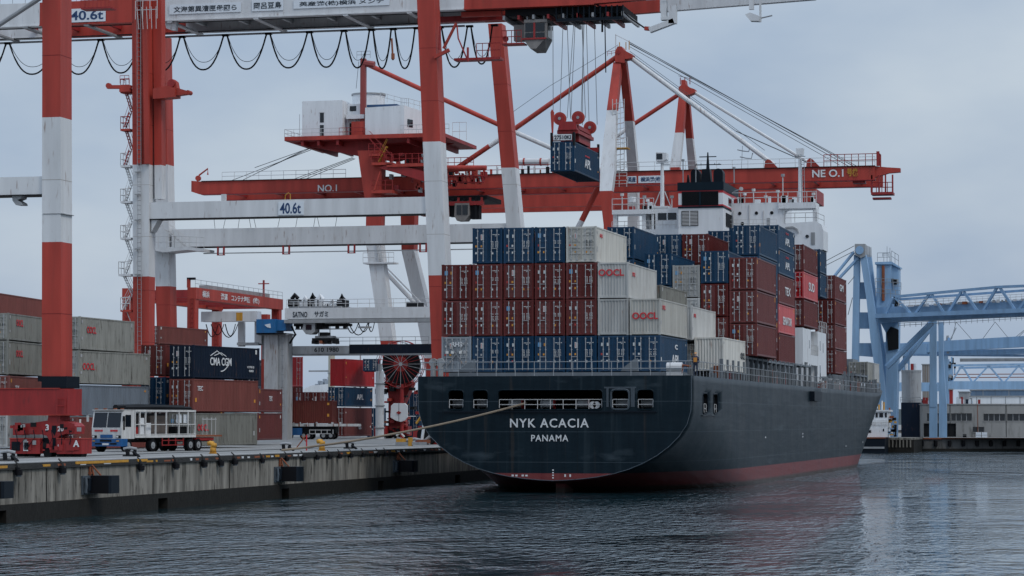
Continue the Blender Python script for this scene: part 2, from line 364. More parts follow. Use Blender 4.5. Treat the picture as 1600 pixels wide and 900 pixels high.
# ================================================================== THE SHIP
SY = 197.0; SXC = -45.1; HB = 10.85    # transom plane, centre line, half beam
DZ = 9.05
HULL = None
def hull_material():
    m = bpy.data.materials.new('hull_paint'); m.use_nodes = True; t = m.node_tree; n = t.nodes; b = n['Principled BSDF']
    b.inputs['Specular IOR Level'].default_value = 0.16
    g = n.new('ShaderNodeNewGeometry'); sp = n.new('ShaderNodeSeparateXYZ'); t.links.new(g.outputs['Position'], sp.inputs[0])
    def band(z, soft=0.03):
        r = n.new('ShaderNodeMapRange'); r.inputs[1].default_value = z - soft; r.inputs[2].default_value = z + soft; t.links.new(sp.outputs[2], r.inputs[0]); return r
    mp = n.new('ShaderNodeMapping'); mp.inputs['Scale'].default_value = (1, 0.25, 0.10); t.links.new(g.outputs['Position'], mp.inputs[0])
    n1 = n.new('ShaderNodeTexNoise'); n1.inputs['Scale'].default_value = 1.6; n1.inputs['Detail'].default_value = 7; n1.inputs['Roughness'].default_value = 0.65; t.links.new(mp.outputs[0], n1.inputs[0])
    mp2 = n.new('ShaderNodeMapping'); mp2.inputs['Scale'].default_value = (0.35, 0.12, 0.9); t.links.new(g.outputs['Position'], mp2.inputs[0])
    n2 = n.new('ShaderNodeTexNoise'); n2.inputs['Scale'].default_value = 1.0; n2.inputs['Detail'].default_value = 6; t.links.new(mp2.outputs[0], n2.inputs[0])
    def mix(f, a, c):
        x = n.new('ShaderNodeMixRGB')
        if hasattr(f, 'links') or hasattr(f, 'is_linked'): t.links.new(f, x.inputs[0])
        else: x.inputs[0].default_value = f
        for i, q in ((1, a), (2, c)):
            if isinstance(q, tuple): x.inputs[i].default_value = (*q, 1)
            else: t.links.new(q, x.inputs[i])
        return x.outputs[0]
    r1 = n.new('ShaderNodeMapRange'); r1.inputs[1].default_value = 0.35; r1.inputs[2].default_value = 0.75; t.links.new(n1.outputs[0], r1.inputs[0])
    navy = mix(r1.outputs[0], (0.0022, 0.0085, 0.0140), (0.0060, 0.0165, 0.0245))
    # scuffed pale patches
    r2 = n.new('ShaderNodeMapRange'); r2.inputs[1].default_value = 0.61; r2.inputs[2].default_value = 0.78; r2.inputs[4].default_value = 0.7; t.links.new(n2.outputs[0], r2.inputs[0])
    navy = mix(r2.outputs[0], navy, (0.045, 0.062, 0.075))
    mp3 = n.new('ShaderNodeMapping'); mp3.inputs['Scale'].default_value = (1.2, 1.0, 0.05); t.links.new(g.outputs['Position'], mp3.inputs[0])
    n3 = n.new('ShaderNodeTexNoise'); n3.inputs['Scale'].default_value = 1.5; n3.inputs['Detail'].default_value = 4; t.links.new(mp3.outputs[0], n3.inputs[0])
    r3 = n.new('ShaderNodeMapRange'); r3.inputs[1].default_value = 0.62; r3.inputs[2].default_value = 0.72; r3.inputs[4].default_value = 0.45; t.links.new(n3.outputs[0], r3.inputs[0])
    navy = mix(r3.outputs[0], navy, (0.040, 0.034, 0.030))
    r6 = n.new('ShaderNodeMapRange'); r6.inputs[1].default_value = 0.40; r6.inputs[2].default_value = 0.30; r6.inputs[4].default_value = 0.6; t.links.new(n3.outputs[0], r6.inputs[0])
    navy = mix(r6.outputs[0], navy, (0.020, 0.032, 0.040))
    # weld seams of the plating: fine horizontal and vertical lines
    for axis, sizes in ((2, (2.35,)), (1, (9.0, 6.1)), (0, (5.4,))):
        for s_ in sizes:
            dv = n.new('ShaderNodeMath'); dv.operation = 'DIVIDE'; t.links.new(sp.outputs[axis], dv.inputs[0]); dv.inputs[1].default_value = s_
            fr = n.new('ShaderNodeMath'); fr.operation = 'FRACT'; t.links.new(dv.outputs[0], fr.inputs[0])
            lt = n.new('ShaderNodeMath'); lt.operation = 'LESS_THAN'; t.links.new(fr.outputs[0], lt.inputs[0]); lt.inputs[1].default_value = 0.05 / s_
            ml = n.new('ShaderNodeMath'); ml.operation = 'MULTIPLY'; t.links.new(lt.outputs[0], ml.inputs[0]); ml.inputs[1].default_value = 0.5
            navy = mix(ml.outputs[0], navy, (0.06, 0.08, 0.095) if axis == 2 else (0.003, 0.005, 0.007))
    red = mix(r1.outputs[0], (0.13, 0.026, 0.028), (0.19, 0.05, 0.048))
    slime = mix(band(0.38, 0.12).outputs[0], (0.05, 0.035, 0.03), red)
    low = mix(band(1.52, 0.02).outputs[0], slime, navy)
    t.links.new(low, b.inputs['Base Color'])
    rr = n.new('ShaderNodeMapRange'); rr.inputs[3].default_value = 0.32; rr.inputs[4].default_value = 0.55; t.links.new(n1.outputs[0], rr.inputs[0]); t.links.new(rr.outputs[0], b.inputs['Roughness'])
    bp = n.new('ShaderNodeBump'); bp.inputs['Strength'].default_value = 0.5; bp.inputs['Distance'].default_value = 0.10; t.links.new(n2.outputs[0], bp.inputs['Height']); t.links.new(bp.outputs[0], b.inputs['Normal'])
    return m
HM = hull_material()
# transom outline: half breadth at each height
PROF = [(0.95,0.0),(1.0,1.1),(1.1,2.3),(1.25,3.5),(1.5,4.75),(1.85,5.95),(2.3,7.05),(2.9,8.15),(3.6,9.1),(4.4,9.9),(5.3,10.5),(6.3,10.8),(7.3,HB),(20,HB)]
def prof(z):
    if z <= PROF[0][0]: return 0.0
    for (a, p), (c, q) in zip(PROF[:-1], PROF[1:]):
        if z <= c: return p + (q-p)*(z-a)/(c-a)
    return HB
def shift(y):                           # how far the bilge curve has sunk at station y
    pts = [(197,0),(200,0.35),(204,0.95),(209,1.9),(214,3.1),(221,4.6),(229,6.0),(240,8),(900,8)]
    for (a, p), (c, q) in zip(pts[:-1], pts[1:]):
        if y <= c: return p + (q-p)*(y-a)/(c-a)
    return 8
def taper(y, z):
    z = max(0, min(z, 10)); y0 = 303 + 3.6*z; y1 = 366 + 2.6*z
    if y <= y0: return 1.0
    if y >= y1: return 0.004
    t = (y-y0)/(y1-y0); return max(0.004, (1 - t**1.9))
def deckz(y): return DZ + (0 if y < 330 else (y-330)**1.5*0.0045)
def hull():
    bm = bmesh.new(); ys = [197,198.5,200,202,204,206.5,209,212,215,218,221,225,229,234,240,255,270,285,300]+list(range(306,396,5))
    nz = 26; rings = []
    for y in ys:
        d = deckz(y); ring = []
        zb = max(-0.8, PROF[0][0] - shift(y))
        zs = [zb + (d-zb)*(i/nz)**1.35 for i in range(nz+1)]
        for z in zs: ring.append(bm.verts.new((SXC + prof(z+shift(y))*taper(y,z), y, z)))
        for z in reversed(zs[1:] if prof(zb+shift(y)) == 0 else zs): ring.append(bm.verts.new((SXC - prof(z+shift(y))*taper(y,z), y, z)))
        if len(ring) < 2*nz+2: ring.insert(0, None)
        rings.append(ring)
    # fill the missing keel twin
    for r_ in rings:
        if r_[0] is None: r_[0] = bm.verts.new((r_[1].co.x-0.001, r_[1].co.y, r_[1].co.z)); r_.append(r_.pop(0))
    n = len(rings[0])
    for a, c in zip(rings[:-1], rings[1:]):
        for i in range(n): 
            f = bm.faces.new((a[i], a[(i+1)%n], c[(i+1)%n], c[i]))
            f.smooth = i != n-1 and i != nz
    bm.faces.new(rings[0]); bm.faces.new(rings[-1][::-1])
    bmesh.ops.recalc_face_normals(bm, faces=bm.faces)
    me = bpy.data.meshes.new('hull'); bm.to_mesh(me); bm.free(); me.materials.append(HM); me.materials.append(DARK)
    return me
SHIP = thing('container_ship', 'large dark navy container ship with white stern lettering, moored at the quay', 'container ship', (SXC, 205, 0))
def rrect(x0, x1, z0, z1, r=0.3, n=4):
    p = []
    for cx, cz, a0 in ((x1-r,z1-r,0),(x0+r,z1-r,90),(x0+r,z0+r,180),(x1-r,z0+r,270)):
        for k in range(n+1):
            a = R(a0 + 90*k/n); p.append((cx+math.cos(a)*r, cz+math.sin(a)*r))
    return p
def sx(u): return atY(u, 620, SY).x
def sz(v, u=867): return atY(u, v, SY).z
SLOTS = [(700,725),(738,763),(778,942),(955,983),(995,1022)]
SZ0, SZ1 = sz(640), sz(609)
def make_hull():
    me = hull(); ho = bpy.data.objects.new('hull', me); COL.objects.link(ho)
    cut = MB()
    for a, c in SLOTS: cut.prism(rrect(sx(a), sx(c), SZ0, SZ1, 0.32), SY-1, SY+1.2, DARK)
    for y0, y1 in ((202.3,204.5),(207.3,209.4)): cut.prism([(p[0],p[1]) for p in rrect(y0, y1, 6.15, 7.75, 0.4)], SXC+HB-1.5, SXC+HB+2, DARK, 'x')
    co = cut.build('cutter')
    room = MB(); room.bb(SXC-9.6, SXC+9.6, SY+0.6, SY+15, 5.9, 8.3, DARK); ro = room.build('room')
    for c_ in (co, ro):
        md = ho.modifiers.new('b', 'BOOLEAN'); md.operation = 'DIFFERENCE'; md.solver = 'EXACT'; md.object = c_
        md.use_self = True
    bpy.context.view_layer.update()
    m2 = bpy.data.meshes.new_from_object(ho.evaluated_get(bpy.context.evaluated_depsgraph_get()))
    ho.modifiers.clear(); ho.data = m2
    if DARK.name not in [m.name for m in m2.materials if m]: m2.materials.append(DARK)
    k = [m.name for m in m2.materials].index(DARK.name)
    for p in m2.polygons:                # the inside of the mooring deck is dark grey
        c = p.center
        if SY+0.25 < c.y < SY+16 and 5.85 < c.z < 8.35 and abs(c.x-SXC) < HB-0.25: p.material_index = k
    bpy.data.objects.remove(co); bpy.data.objects.remove(ro)
    m2.transform(Matrix.Translation((-SXC,-205,0)))
    ho.parent = SHIP
    ho.name = 'hull'
make_hull()
def S(x, y, z): return (x - SXC, y - 205, z)
class LB(MB):
    """mesh builder that takes world coordinates and stores them relative to a thing's base"""
    def __init__(s, base): super().__init__(); s.base = Vector(base)
    def build(s, name, parent=None, smooth=False, loc=None):
        b = s.base; s.v = [(x-b.x, y-b.y, z-b.z) for x, y, z in s.v]; return super().build(name, parent, smooth, loc)
SB = (SXC, 205, 0)
def stext(name, body, c, w, h, mat, parent=SHIP, base=SB, **k):
    return text(name, body, Vector(c)-Vector(base), w, h, mat, parent, **k)
EDGE2 = paint('rim_paint', (0.05,0.065,0.08), 0.5, 0.6, (0.02,0.025,0.03))
# raised rims round the openings
g = LB(SB)
for i, (a, c) in enumerate(SLOTS):
    p = rrect(sx(a), sx(c), SZ0, SZ1, 0.32); t_ = 0.05 if i != 3 else 0.08
    g.tube([(x, SY-0.02, z) for x, z in p + [p[0]]], t_, HM if i != 3 else EDGE2, 5)
g.bb(sx(955)-0.55, sx(983)+0.55, SY-0.03, SY-0.003, SZ1+0.10, SZ1+0.22, EDGE2)
for s_, o in ((955,-0.5),(983,0.14)): g.bb(sx(s_)+o+(.12 if o < 0 else 0), sx(s_)+o+0.30, SY-0.03, SY-0.003, SZ0+0.2, SZ1+0.1, EDGE2)
for y0, y1 in ((202.3,204.5),(207.3,209.4)):
    p = rrect(y0, y1, 6.15, 7.75, 0.4); g.tube([(SXC+HB+0.0, y, z) for y, z in p + [p[0]]], 0.06, BLK, 5)
g.bb(SXC+HB-0.02, SXC+HB+0.10, 201.8, 208.2, 5.93, 6.0, BLK)
g.bb(sx(694), sx(1026), SY-0.10, SY-0.004, SZ0-0.22, SZ0-0.12, BLK)
g.build('opening_rim', SHIP)
g = LB(SB)
for a, c in SLOTS: g.rail([(sx(a)+0.1, SY+0.06, SZ0), (sx(c)-0.1, SY+0.06, SZ0)], RAILW, h=0.78, step=1.0, r=0.03)
for y0, y1 in ((202.3,204.5),(207.3,209.4)): g.rail([(SXC+HB-0.1, y0+0.1, 6.15),(SXC+HB-0.1, y1-0.1, 6.15)], RAILW, h=0.75, step=0.8, r=0.03)
g.build('mooring_deck_railing', SHIP)
g = LB(SB)                               # winches and fairleads on the mooring deck
for u in (712, 750, 800, 850, 905, 968, 1008):
    x = sx(u); g.disc((x, SY+1.5, SZ0+0.45), 0.3, 0.9, GREY, 'x', 12); g.disc((x-0.5, SY+1.5, SZ0+0.45), 0.42, 0.08, GREY, 'x', 12); g.disc((x+0.5, SY+1.5, SZ0+0.45), 0.42, 0.08, DRED, 'x', 12)
for u in (925, 931): g.disc((sx(u), SY+0.3, SZ0+0.35), 0.28, 0.2, RAILW, 'y', 12)
g.build('mooring_winch', SHIP)
g = LB(SB); g.bb(SXC-0.35, SXC+0.35, 199.5, 202.5, -1.5, 1.4, HM); g.build('rudder', SHIP)
g = LB(SB); pts = []                     # the pale rim of the transom edge
for z, hb in PROF[:-1]: pts.append((hb, z))
pts.append((HB, DZ))
ring = [(SXC-a, SY, z) for a, z in reversed(pts)] + [(SXC+a, SY, z) for a, z in pts[1:]]
EDGE = paint('hull_edge', (0.07,0.09,0.11), 0.4, 0.5)
g.tube(ring, 0.03, EDGE, 5); g.build('transom_edge', SHIP)
# name and port of registry
tx = lambda u: atY(u, 660, SY).x
stext('lettering', 'NYK ACACIA', ((tx(797)+tx(920))/2, SY-0.02, sz(661)), tx(920)-tx(797), 0.70, PWHITE, bold=0.014, spacing=1.15)
stext('lettering', 'PANAMA', ((tx(830)+tx(888))/2, SY-0.02, sz(684.5)), tx(888)-tx(830), 0.50, PWHITE, bold=0.014, spacing=1.15)
g = LB(SB)                               # draught marks
for k in range(4): g.bb(SXC-0.06, SXC+0.06, SY-0.012, SY-0.002, 1.12+0.2*k, 1.22+0.2*k, PWHITE)
for i, x in enumerate((-3.3,-3.0,-2.5,-2.2)): g.bb(SXC+x, SXC+x+0.18, SY-0.012, SY-0.002, 1.27, 1.40, PWHITE)
for x in (0.9, 1.3): g.bb(SXC+x, SXC+x+0.12, SY-0.012, SY-0.002, 1.25, 1.45, PWHITE)
X0 = SXC+HB
for y, z in ((262,3.9),(262,4.2),(300,2.6),(236,4.0),(318,2.9)): g.bb(X0+0.003, X0+0.014, y, y+0.5, z, z+0.14, PWHITE)
g.build('draught_mark', SHIP)
# bunker recess box under the deck edge
g = LB(SB); p = atX(1271, 612, X0); g.bb(X0-0.05, X0+0.5, p.y-3, p.y+3, 7.6, 8.6, BLK); g.rail([(X0+0.5,p.y+3,8.6),(X0+0.5,p.y+7,8.6)], RAILG, 0.8, 1.2); g.build('gangway_platform', SHIP)
# deck railings
g = LB(SB); x0, x1 = SXC-HB+0.15, SXC+HB-0.15
g.rail([(x0,SY+0.2,DZ),(x1,SY+0.2,DZ)], RAILG, 1.1, 1.5, 0.035)
pts = [(SXC+HB*taper(y,9)-0.15, y, deckz(y)) for y in [SY+0.2]+list(range(205,300,12))+list(range(300,372,6))]
g.rail(pts, RAILG, 1.15, 1.5, 0.035)
g.rail([(x0,y,DZ) for y in (SY+.2,215,240)], RAILG, 1.1, 1.5, 0.035)
g.build('deck_railing', SHIP)
# hatch coamings, stanchions and lashing bridges that carry the deck cargo
g = LB(SB)
g.bb(SXC-9.5, -37.2, 201.2, 213.6, DZ, 9.40, SGREY)
for a, c in ((215.5,229),(229.8,242.4),(243,255.5),(256,261),(261.5,274.4),(317,332)): g.bb(SXC-9.6, -37.6, a, c, DZ, 10.6, SGREY)
g.build('hatch_coaming', SHIP)
g = LB(SB)
for y in [216,219,222,225,228,230.2,233,236,239,242,245,248,251,254,257,260,262.2,266,270,274,279,306,310,314,318,322,326,330,334,338,343,348,353]:
    hx = SXC + HB*taper(y,9) - 0.75; g.bb(hx-0.14, hx+0.14, y-0.14, y+0.14, DZ, deckz(y)+ (2.3 if 229 < y < 332 else 1.7), SGREY)
    g.bb(hx-2.8, hx-2.6, y-0.1, y+0.1, DZ, 11.2, SGREY)
for a, c, z in ((229.8,242.4,11.25),(243,261,11.2),(261.5,274.6,11.35),(317,331,11.2)):
    g.bb(-36.6, -34.9, a, c, z-0.18, z, SGREY); g.bb(-37.8,-37.6, a, c, z-0.5, z, SGREY)
g.build('lashing_bridge', SHIP)
g = LB(SB); rnd = random.Random(5)       # deck fittings seen through the rails
cs = [GREY, SGREY, ORNG, RAILW, DRED, GREY]
for k in range(64):
    y = rnd.uniform(216, 350); h = rnd.uniform(0.4, 1.5); x = SXC + HB*taper(y,9) - rnd.uniform(0.9, 2.0); s_ = rnd.uniform(0.2, 0.9)
    if k % 3: g.bb(x-s_/2, x+s_/2, y, y+s_, DZ, DZ+h, rnd.choice(cs))
    else: g.tube([(x,y,DZ),(x,y,DZ+h)], s_/3, rnd.choice(cs), 10); g.disc((x,y,DZ+h), s_/2.4, 0.15, rnd.choice(cs), 'z', 10)
g.build('deck_fitting', SHIP)
g = LB(SB)                               # stern fittings: capstans, vents and the pale gusset
for u in (672, 683): x = sx(u); g.tube([(x,SY+1,DZ),(x,SY+1,DZ+1.2)], 0.22, GREY, 10); g.disc((x, SY+1, DZ+1.1), 0.34, 0.35, GREY, 'y', 12)
for u in (733, 988): x = sx(u); g.prism([(x-1.0,DZ+0.35),(x-0.9,DZ+0.55),(x,DZ+1.25),(x+0.3,DZ+1.35),(x+0.35,DZ+0.35)], SY+0.5, SY+0.8, SGREY)
x = sx(1050); g.tube([(x-0.6,SY+1.2,DZ+0.6),(x+0.6,SY+1.2,DZ+0.6)], 0.42, RAILW, 12); g.bb(x-0.6,x+0.6,SY+0.9,SY+1.5,DZ,DZ+0.5,RAILW)
x = sx(1068); g.tube([(x-.4,SY+1,DZ),(x-.2,SY+1,DZ+.8),(x+.4,SY+1,DZ+.7)], 0.09, ORNG, 6)
g.bb(sx(690), sx(1060), SY+2.5, SY+4.0, DZ, DZ+0.28, SGREY)
g.build('capstan', SHIP)
# ---- accommodation block
AY = 300.0
def ax(u, v=340, Y=AY): return atY(u, v, Y).x
def az(v, u=1130, Y=AY): return atY(u, v, Y).z
g = LB(SB)
xl, xr = -57.5, -36.95
g.bb(xl, -38.2, 284, 304.5, DZ, 15.75, SWHT)
g.bb(-57.5, -40.2, AY, 312, DZ, az(362), SWHT)
g.bb(ax(983), ax(1215), AY-1.2, 312, az(367), az(357.5), SWHT)                 # deck band
g.bb(ax(1138), ax(1217), AY, 311, az(357.5)+.003, az(318), SWHT)               # starboard house
g.bb(ax(1022), ax(1060), AY, 310, az(357.5)+.003, az(323), SWHT)               # wheelhouse aft part
g.bb(ax(1060), ax(1138), AY+6, 312, az(357.5)+.003, az(322), SWHT)
g.build('accommodation_block', SHIP)
# right side towers with doorways (lower)
g = LB(SB)
for y0, y1 in ((283.5,284.7),(287.6,290.4),(296.5,304.5)): g.bb(-38.2, xr, y0, y1, DZ, 15.72, SWHT)
g.bb(-38.2, xr-.02, 284.7, 287.6, 12.0, 15.70, SWHT); g.bb(-38.2, xr-.02, 290.4, 296.5, 11.8, 12.9, SWHT); g.bb(-38.2, xr-.02, 290.4, 296.5, DZ, 9.4, SWHT)
g.bb(-38.9, -38.205, 290.5, 296.4, 13, 15.6, SGREY)
g.build('side_house', SHIP)
g = LB(SB)
for y, z, dy, dz in ((288.8,13.6,0.5,0.9),(298.5,13.6,0.45,1.1),(301.2,13.4,0.45,1.1),(298.2,10.3,0.8,1.6),(288.7,10.2,0.8,1.7)): g.bb(xr-0.02, xr+0.02, y, y+dy, z, z+dz, GLASS)
for y, z in ((205,0),): pass
g.build('side_window', SHIP)
g = LB(SB); g.rail([(xr+0.05,290.5,12.95),(xr+0.05,296.4,12.95)], RAILW, 1.1, 1.2, 0.04); g.rail([(xr+0.05,298,15.75),(xr+0.05,304.4,15.75)], RAILW, 1.2, 1.5, 0.04)
g.build('side_railing', SHIP)
# port wing portal frame
g = LB(SB); zt, zb = az(325), az(357)
g.bb(ax(957), ax(1022), AY-0.3, AY+3, az(332), zt, SWHT)
for u in (958, 1003, 1018): g.bb(ax(u), ax(u+6), AY, AY+0.8, zb, az(332), SWHT)
g.bb(ax(957), ax(1025), AY-0.3, AY+4, zb-0.25, zb, SWHT)
g.bb(ax(1003), ax(1024), AY+1.5, AY+6, zb, az(328), SWHT)
g.build('bridge_wing', SHIP)
# starboard wing: portal with rounded corners, flared bulwark under it
g = LB(SB)
g.bb(ax(1217), ax(1275), AY-0.3, AY+3, az(328), az(319), SWHT)
g.bb(ax(1217), ax(1222), AY, AY+2, az(352), az(328), SWHT); g.bb(ax(1270), ax(1276), AY, AY+2, az(352), az(328), SWHT)
g.prism([(ax(1222),az(328)),(ax(1234),az(328)),(ax(1227),az(331)),(ax(1224.5),az(336)),(ax(1224),az(352)),(ax(1222),az(352))], AY+0.1, AY+1.6, SWHT)
g.prism([(ax(1205),az(362)),(ax(1212),az(352)),(ax(1276),az(349)),(ax(1284),az(354)),(ax(1287),az(363)),(ax(1287),az(393)),(ax(1205),az(393))], AY-0.5, AY+4, SWHT)
g.prism([(ax(1228),az(357)),(ax(1240),az(356)),(ax(1247),az(360)),(ax(1249),az(366)),(ax(1247),az(366)),(ax(1244),az(360.5)),(ax(1240),az(358.5)),(ax(1228),az(359))], AY-0.75, AY-0.5, GREY)
g.build('bridge_wing', SHIP)
g = LB(SB)
zr = az(318); g.rail([(ax(957),AY-0.2,zt),(ax(1022),AY-0.2,zt)], RAILW, 1.3, 1.3, 0.045); g.rail([(ax(1138),AY-0.1,zr),(ax(1217),AY-0.1,zr)], RAILW, 1.2, 1.5, 0.045)
g.rail([(ax(1217),AY-0.2,az(319)),(ax(1276),AY-0.2,az(319))], RAILW, 1.25, 1.2, 0.045)
g.rail([(ax(957),AY-0.3,zb),(ax(1058),AY-1.0,zb)], RAILW, 1.0, 1.6, 0.04)
g.rail([(ax(1226),AY-0.4,az(350)),(ax(1276),AY-0.4,az(350)),(ax(1286),AY+1,az(354))], RAILW, 1.1, 1.2, 0.045)
g.rail([(ax(1060),AY-1.1,az(357)),(ax(1215),AY-1.1,az(357))], RAILW, 0.9, 2.2, 0.03)
g.build('bridge_railing', SHIP)
g = LB(SB)
for a, c in ((1028,1041.5),(1043.5,1057)): g.bb(ax(a), ax(c), AY-0.03, AY+0.05, az(342), az(331), GLASS)
for a, c, v0, v1 in ((1012,1020,334,350),(1016,1021,351,356)): g.bb(ax(a), ax(c), AY+1.45, AY+1.52, az(v1), az(v0), GLASS)
g.build('bridge_window', SHIP)
g = LB(SB)                               # pipes and vents on the white faces
for u in (1146, 1171, 1193): g.tube([(ax(u),AY-.08,az(356)),(ax(u),AY-.08,az(330 if u != 1171 else 320))], .05, RAILW, 5)
for u, v in ((1156,334),(1182,334),(1206,334),(1160,350),(1240,372),(1262,372)): g.disc((ax(u),AY-(.03 if u < 1215 else .55),az(v)), .20, .05, DARK if u < 1215 else GLASS, 'y', 14)
g.bb(ax(1198),ax(1203),AY-.05,AY-.005,az(357),az(342),GREY); g.bb(ax(1268),ax(1274),AY-.56,AY-.51,az(385),az(366),GREY)
g.build('pipe', SHIP)
g = LB(SB)                               # louvred vent in the casing
g.bb(ax(1065,Y=294), ax(1091,Y=294), 293.93, 293.985, az(352,Y=294), az(328.5,Y=294), DARK)
for k in range(10):
    v = 330 + 2.2*k; g.bb(ax(1066,Y=294), ax(1090.3,Y=294), 293.86, 293.93, az(v+1.1,Y=294), az(v,Y=294), RAILW)
g.bb(ax(1077.5,Y=294), ax(1078.6,Y=294), 293.83, 293.86, az(352,Y=294), az(328.5,Y=294), SWHT)
g.build('louvre', SHIP)
# ---- engine casing and funnel
FYv = 294.0
fx = lambda u: atY(u, 320, FYv).x
fz = lambda v: atY(1098, v, FYv).z
g = LB(SB); g.bb(fx(1060), fx(1129.5), FYv, 306, fz(367), fz(325), SWHT); g.bb(fx(1129.4), fx(1130.6), FYv+2, FYv+6, fz(352), fz(331), DARK); g.build('engine_casing', SHIP)
FUN = LB(SB); NAVY = paint('funnel_navy', (0.004,0.013,0.022), 0.5, 0.3, (0.01,0.01,0.01), 0.15)
FUN.bb(fx(1060)-.05, fx(1129.5)+.05, FYv-0.08, 305.5, fz(325), fz(322), NAVY)
FUN.bb(fx(1060), fx(1129.5), FYv, 305, fz(322), fz(319.6), PRED)
FUN.bb(fx(1060), fx(1129.5), FYv, 305, fz(319.6), fz(301.5), SWHT); FUN.bb(fx(1060)-.02, fx(1129.5)+.02, FYv-.02, 305, fz(301.5), fz(297.5), PRED)
FUN.bb(fx(1060)-.1, fx(1129.5)+.1, FYv-.1, 305.1, fz(297.5), fz(284.5), NAVY)
FUN.build('funnel', SHIP)
g = LB(SB)
g.bb(fx(1065.5), fx(1122.5), FYv-0.05, FYv-0.021, fz(321), fz(299), BLK)
for k in range(12): v = 300 + 1.7*k; g.bb(fx(1066), fx(1122), FYv-0.12, FYv-0.051, fz(v+0.8), fz(v), DARK)
g.bb(fx(1092.5), fx(1095.5), FYv-0.16, FYv-0.121, fz(321), fz(299), NAVY)
g.bb(fx(1129.5)-.01, fx(1129.5)+.03, FYv+4, FYv+6.5, fz(317), fz(305), GLASS); g.build('funnel_louvre', SHIP)
for a, c, kind in ((1076.5,1090,0),(1112,1127,0),(1091.5,1107.5,1)):
    g = LB(SB); x0, x1 = fx(a), fx(c); r_ = (x1-x0)/2; xc = (x0+x1)/2; zt_ = fz(262)
    if kind: g.prism([(x0,fz(284.5)),(x1,fz(284.5)),(x1-r_*.28,zt_),(x0+r_*.28,zt_)], FYv+1.5, FYv+2.9, BLK)
    else: g.prism([(x0,fz(284.5)),(x1,fz(284.5))]+[(xc+math.cos(R(t))*r_, zt_-r_+math.sin(R(t))*r_) for t in range(0,181,20)], FYv+1.2, FYv+2.8, BLK)
    g.build('exhaust_pipe', SHIP)
g = LB(SB); g.prism([(fx(1068),fz(284.5)),(fx(1073),fz(284.5)),(fx(1071),fz(270)),(fx(1069.5),fz(270))], FYv+2, FYv+2.5, BLK)
for u, v in ((1065,248),(1145,262),(1085,262)): g.tube([(fx(u),FYv+1,fz(286)),(fx(u),FYv+1,fz(v))], 0.07, RAILG, 5); g.disc((fx(u),FYv+1,fz(v)),0.18,0.2,RAILG,'z',8)
g.build('vent_pipe', SHIP)
g = LB(SB); x = fx(1099.5); g.tube([(x,FYv+3,fz(262)),(x,FYv+3,fz(234))], 0.22, BLK, 8, 0.07)
for v, h_ in ((241,1.0),(253.5,1.55)): g.tube([(x-h_,FYv+3,fz(v)),(x+h_,FYv+3,fz(v))], 0.06, BLK, 5)
for k in (-1.3,-.8,.8,1.3): g.tube([(x+k,FYv+3,fz(253.5)),(x+k,FYv+3,fz(251))], 0.04, BLK, 4)
g.build('signal_mast', SHIP)
# masts on the monkey island
g = LB(SB); x = ax(1032.5); g.tube([(x,AY+1,az(323)),(x,AY+1,az(250))], 0.26, SWHT, 10, 0.17); g.bb(x-0.9,x+0.9,AY,AY+2,az(323)-.05,az(320),SWHT)
for d in (-1.1,1.1): g.tube([(x+d,AY+1,az(323)),(x+d*.25,AY+1,az(296))],0.06,RAILW,5)
g.beam((x-0.7,AY+1,az(251)),(x+0.8,AY+1,az(251)),0.3,0.12,SWHT); g.tube([(x,AY+1,az(254)),(x+0.9,AY+1,az(254))],0.05,RAILG,5)
g.build('radar_mast', SHIP)
g = LB(SB); g.prism([(x-0.62,az(248.5)),(x+.3,az(248.5)),(x+.62,az(246)),(x+.62,az(236)),(x-.62,az(235))], AY+0.3, AY+1.8, SWHT); g.bb(x-0.55,x+0.15,AY+0.26,AY+0.299,az(246),az(237),GLASS); g.build('radome', SHIP)
g = LB(SB); x = ax(1249); g.tube([(x,AY+1,az(319)),(x,AY+1,az(248))], 0.26, SWHT, 10, 0.20); g.prism([(x-.35,az(244)),(x+.35,az(244)),(x+.45,az(234)),(x-.45,az(234))], AY+0.5, AY+1.5, SWHT)
g.tube([(x-.9,AY+1,az(246)),(x+.6,AY+1,az(246))],0.05,RAILG,5); g.ladder((x+.35,AY+.8,az(318)),(x+.3,AY+.8,az(250)),0.35,RAILG,0.6)
g.build('radar_mast', SHIP)
g = LB(SB); rnd = random.Random(9)       # small gear on the bridge top
for u, v0, v1 in ((970,324,300),(986,324,307),(1005,324,304),(1010,324,310),(1162,318,303),(1176,318,297),(1222,319,275),(1214,318,300),(1270,319,305),(1048,322,305),(1195,318,308)):
    g.tube([(ax(u),AY+0.8,az(v0)),(ax(u),AY+0.8,az(v1))], 0.07, RAILW, 6)
    g.disc((ax(u),AY+0.8,az(v1)), 0.22, 0.3, rnd.choice([RAILW, SWHT, GREY, RAILW]), 'z', 8)
g.tube([(ax(986),AY+0.8,az(312)),(ax(986),AY+0.8,az(304))], 0.42, SWHT, 12)
for k in range(16):
    u = rnd.choice([rnd.uniform(960,1020), rnd.uniform(1140,1215), rnd.uniform(1222,1272)]); z = az(324 if u < 1030 else 318); s_ = rnd.uniform(.25,.8)
    g.bb(ax(u)-s_/2, ax(u)+s_/2, AY+0.6, AY+0.6+s_, z, z+rnd.uniform(.3,.9), rnd.choice([SWHT,SWHT,GREY,DARK,DRED]))
x = ax(1140); g.tube([(x,AY+.6,az(303)),(x+.6,AY+.6,az(298)),(x+1.3,AY+.6,az(295))],0.06,RAILG,5); g.disc((x+1.3,AY+.5,az(295)),0.22,0.3,RAILW,'y',10)
g.build('deck_gear', SHIP)
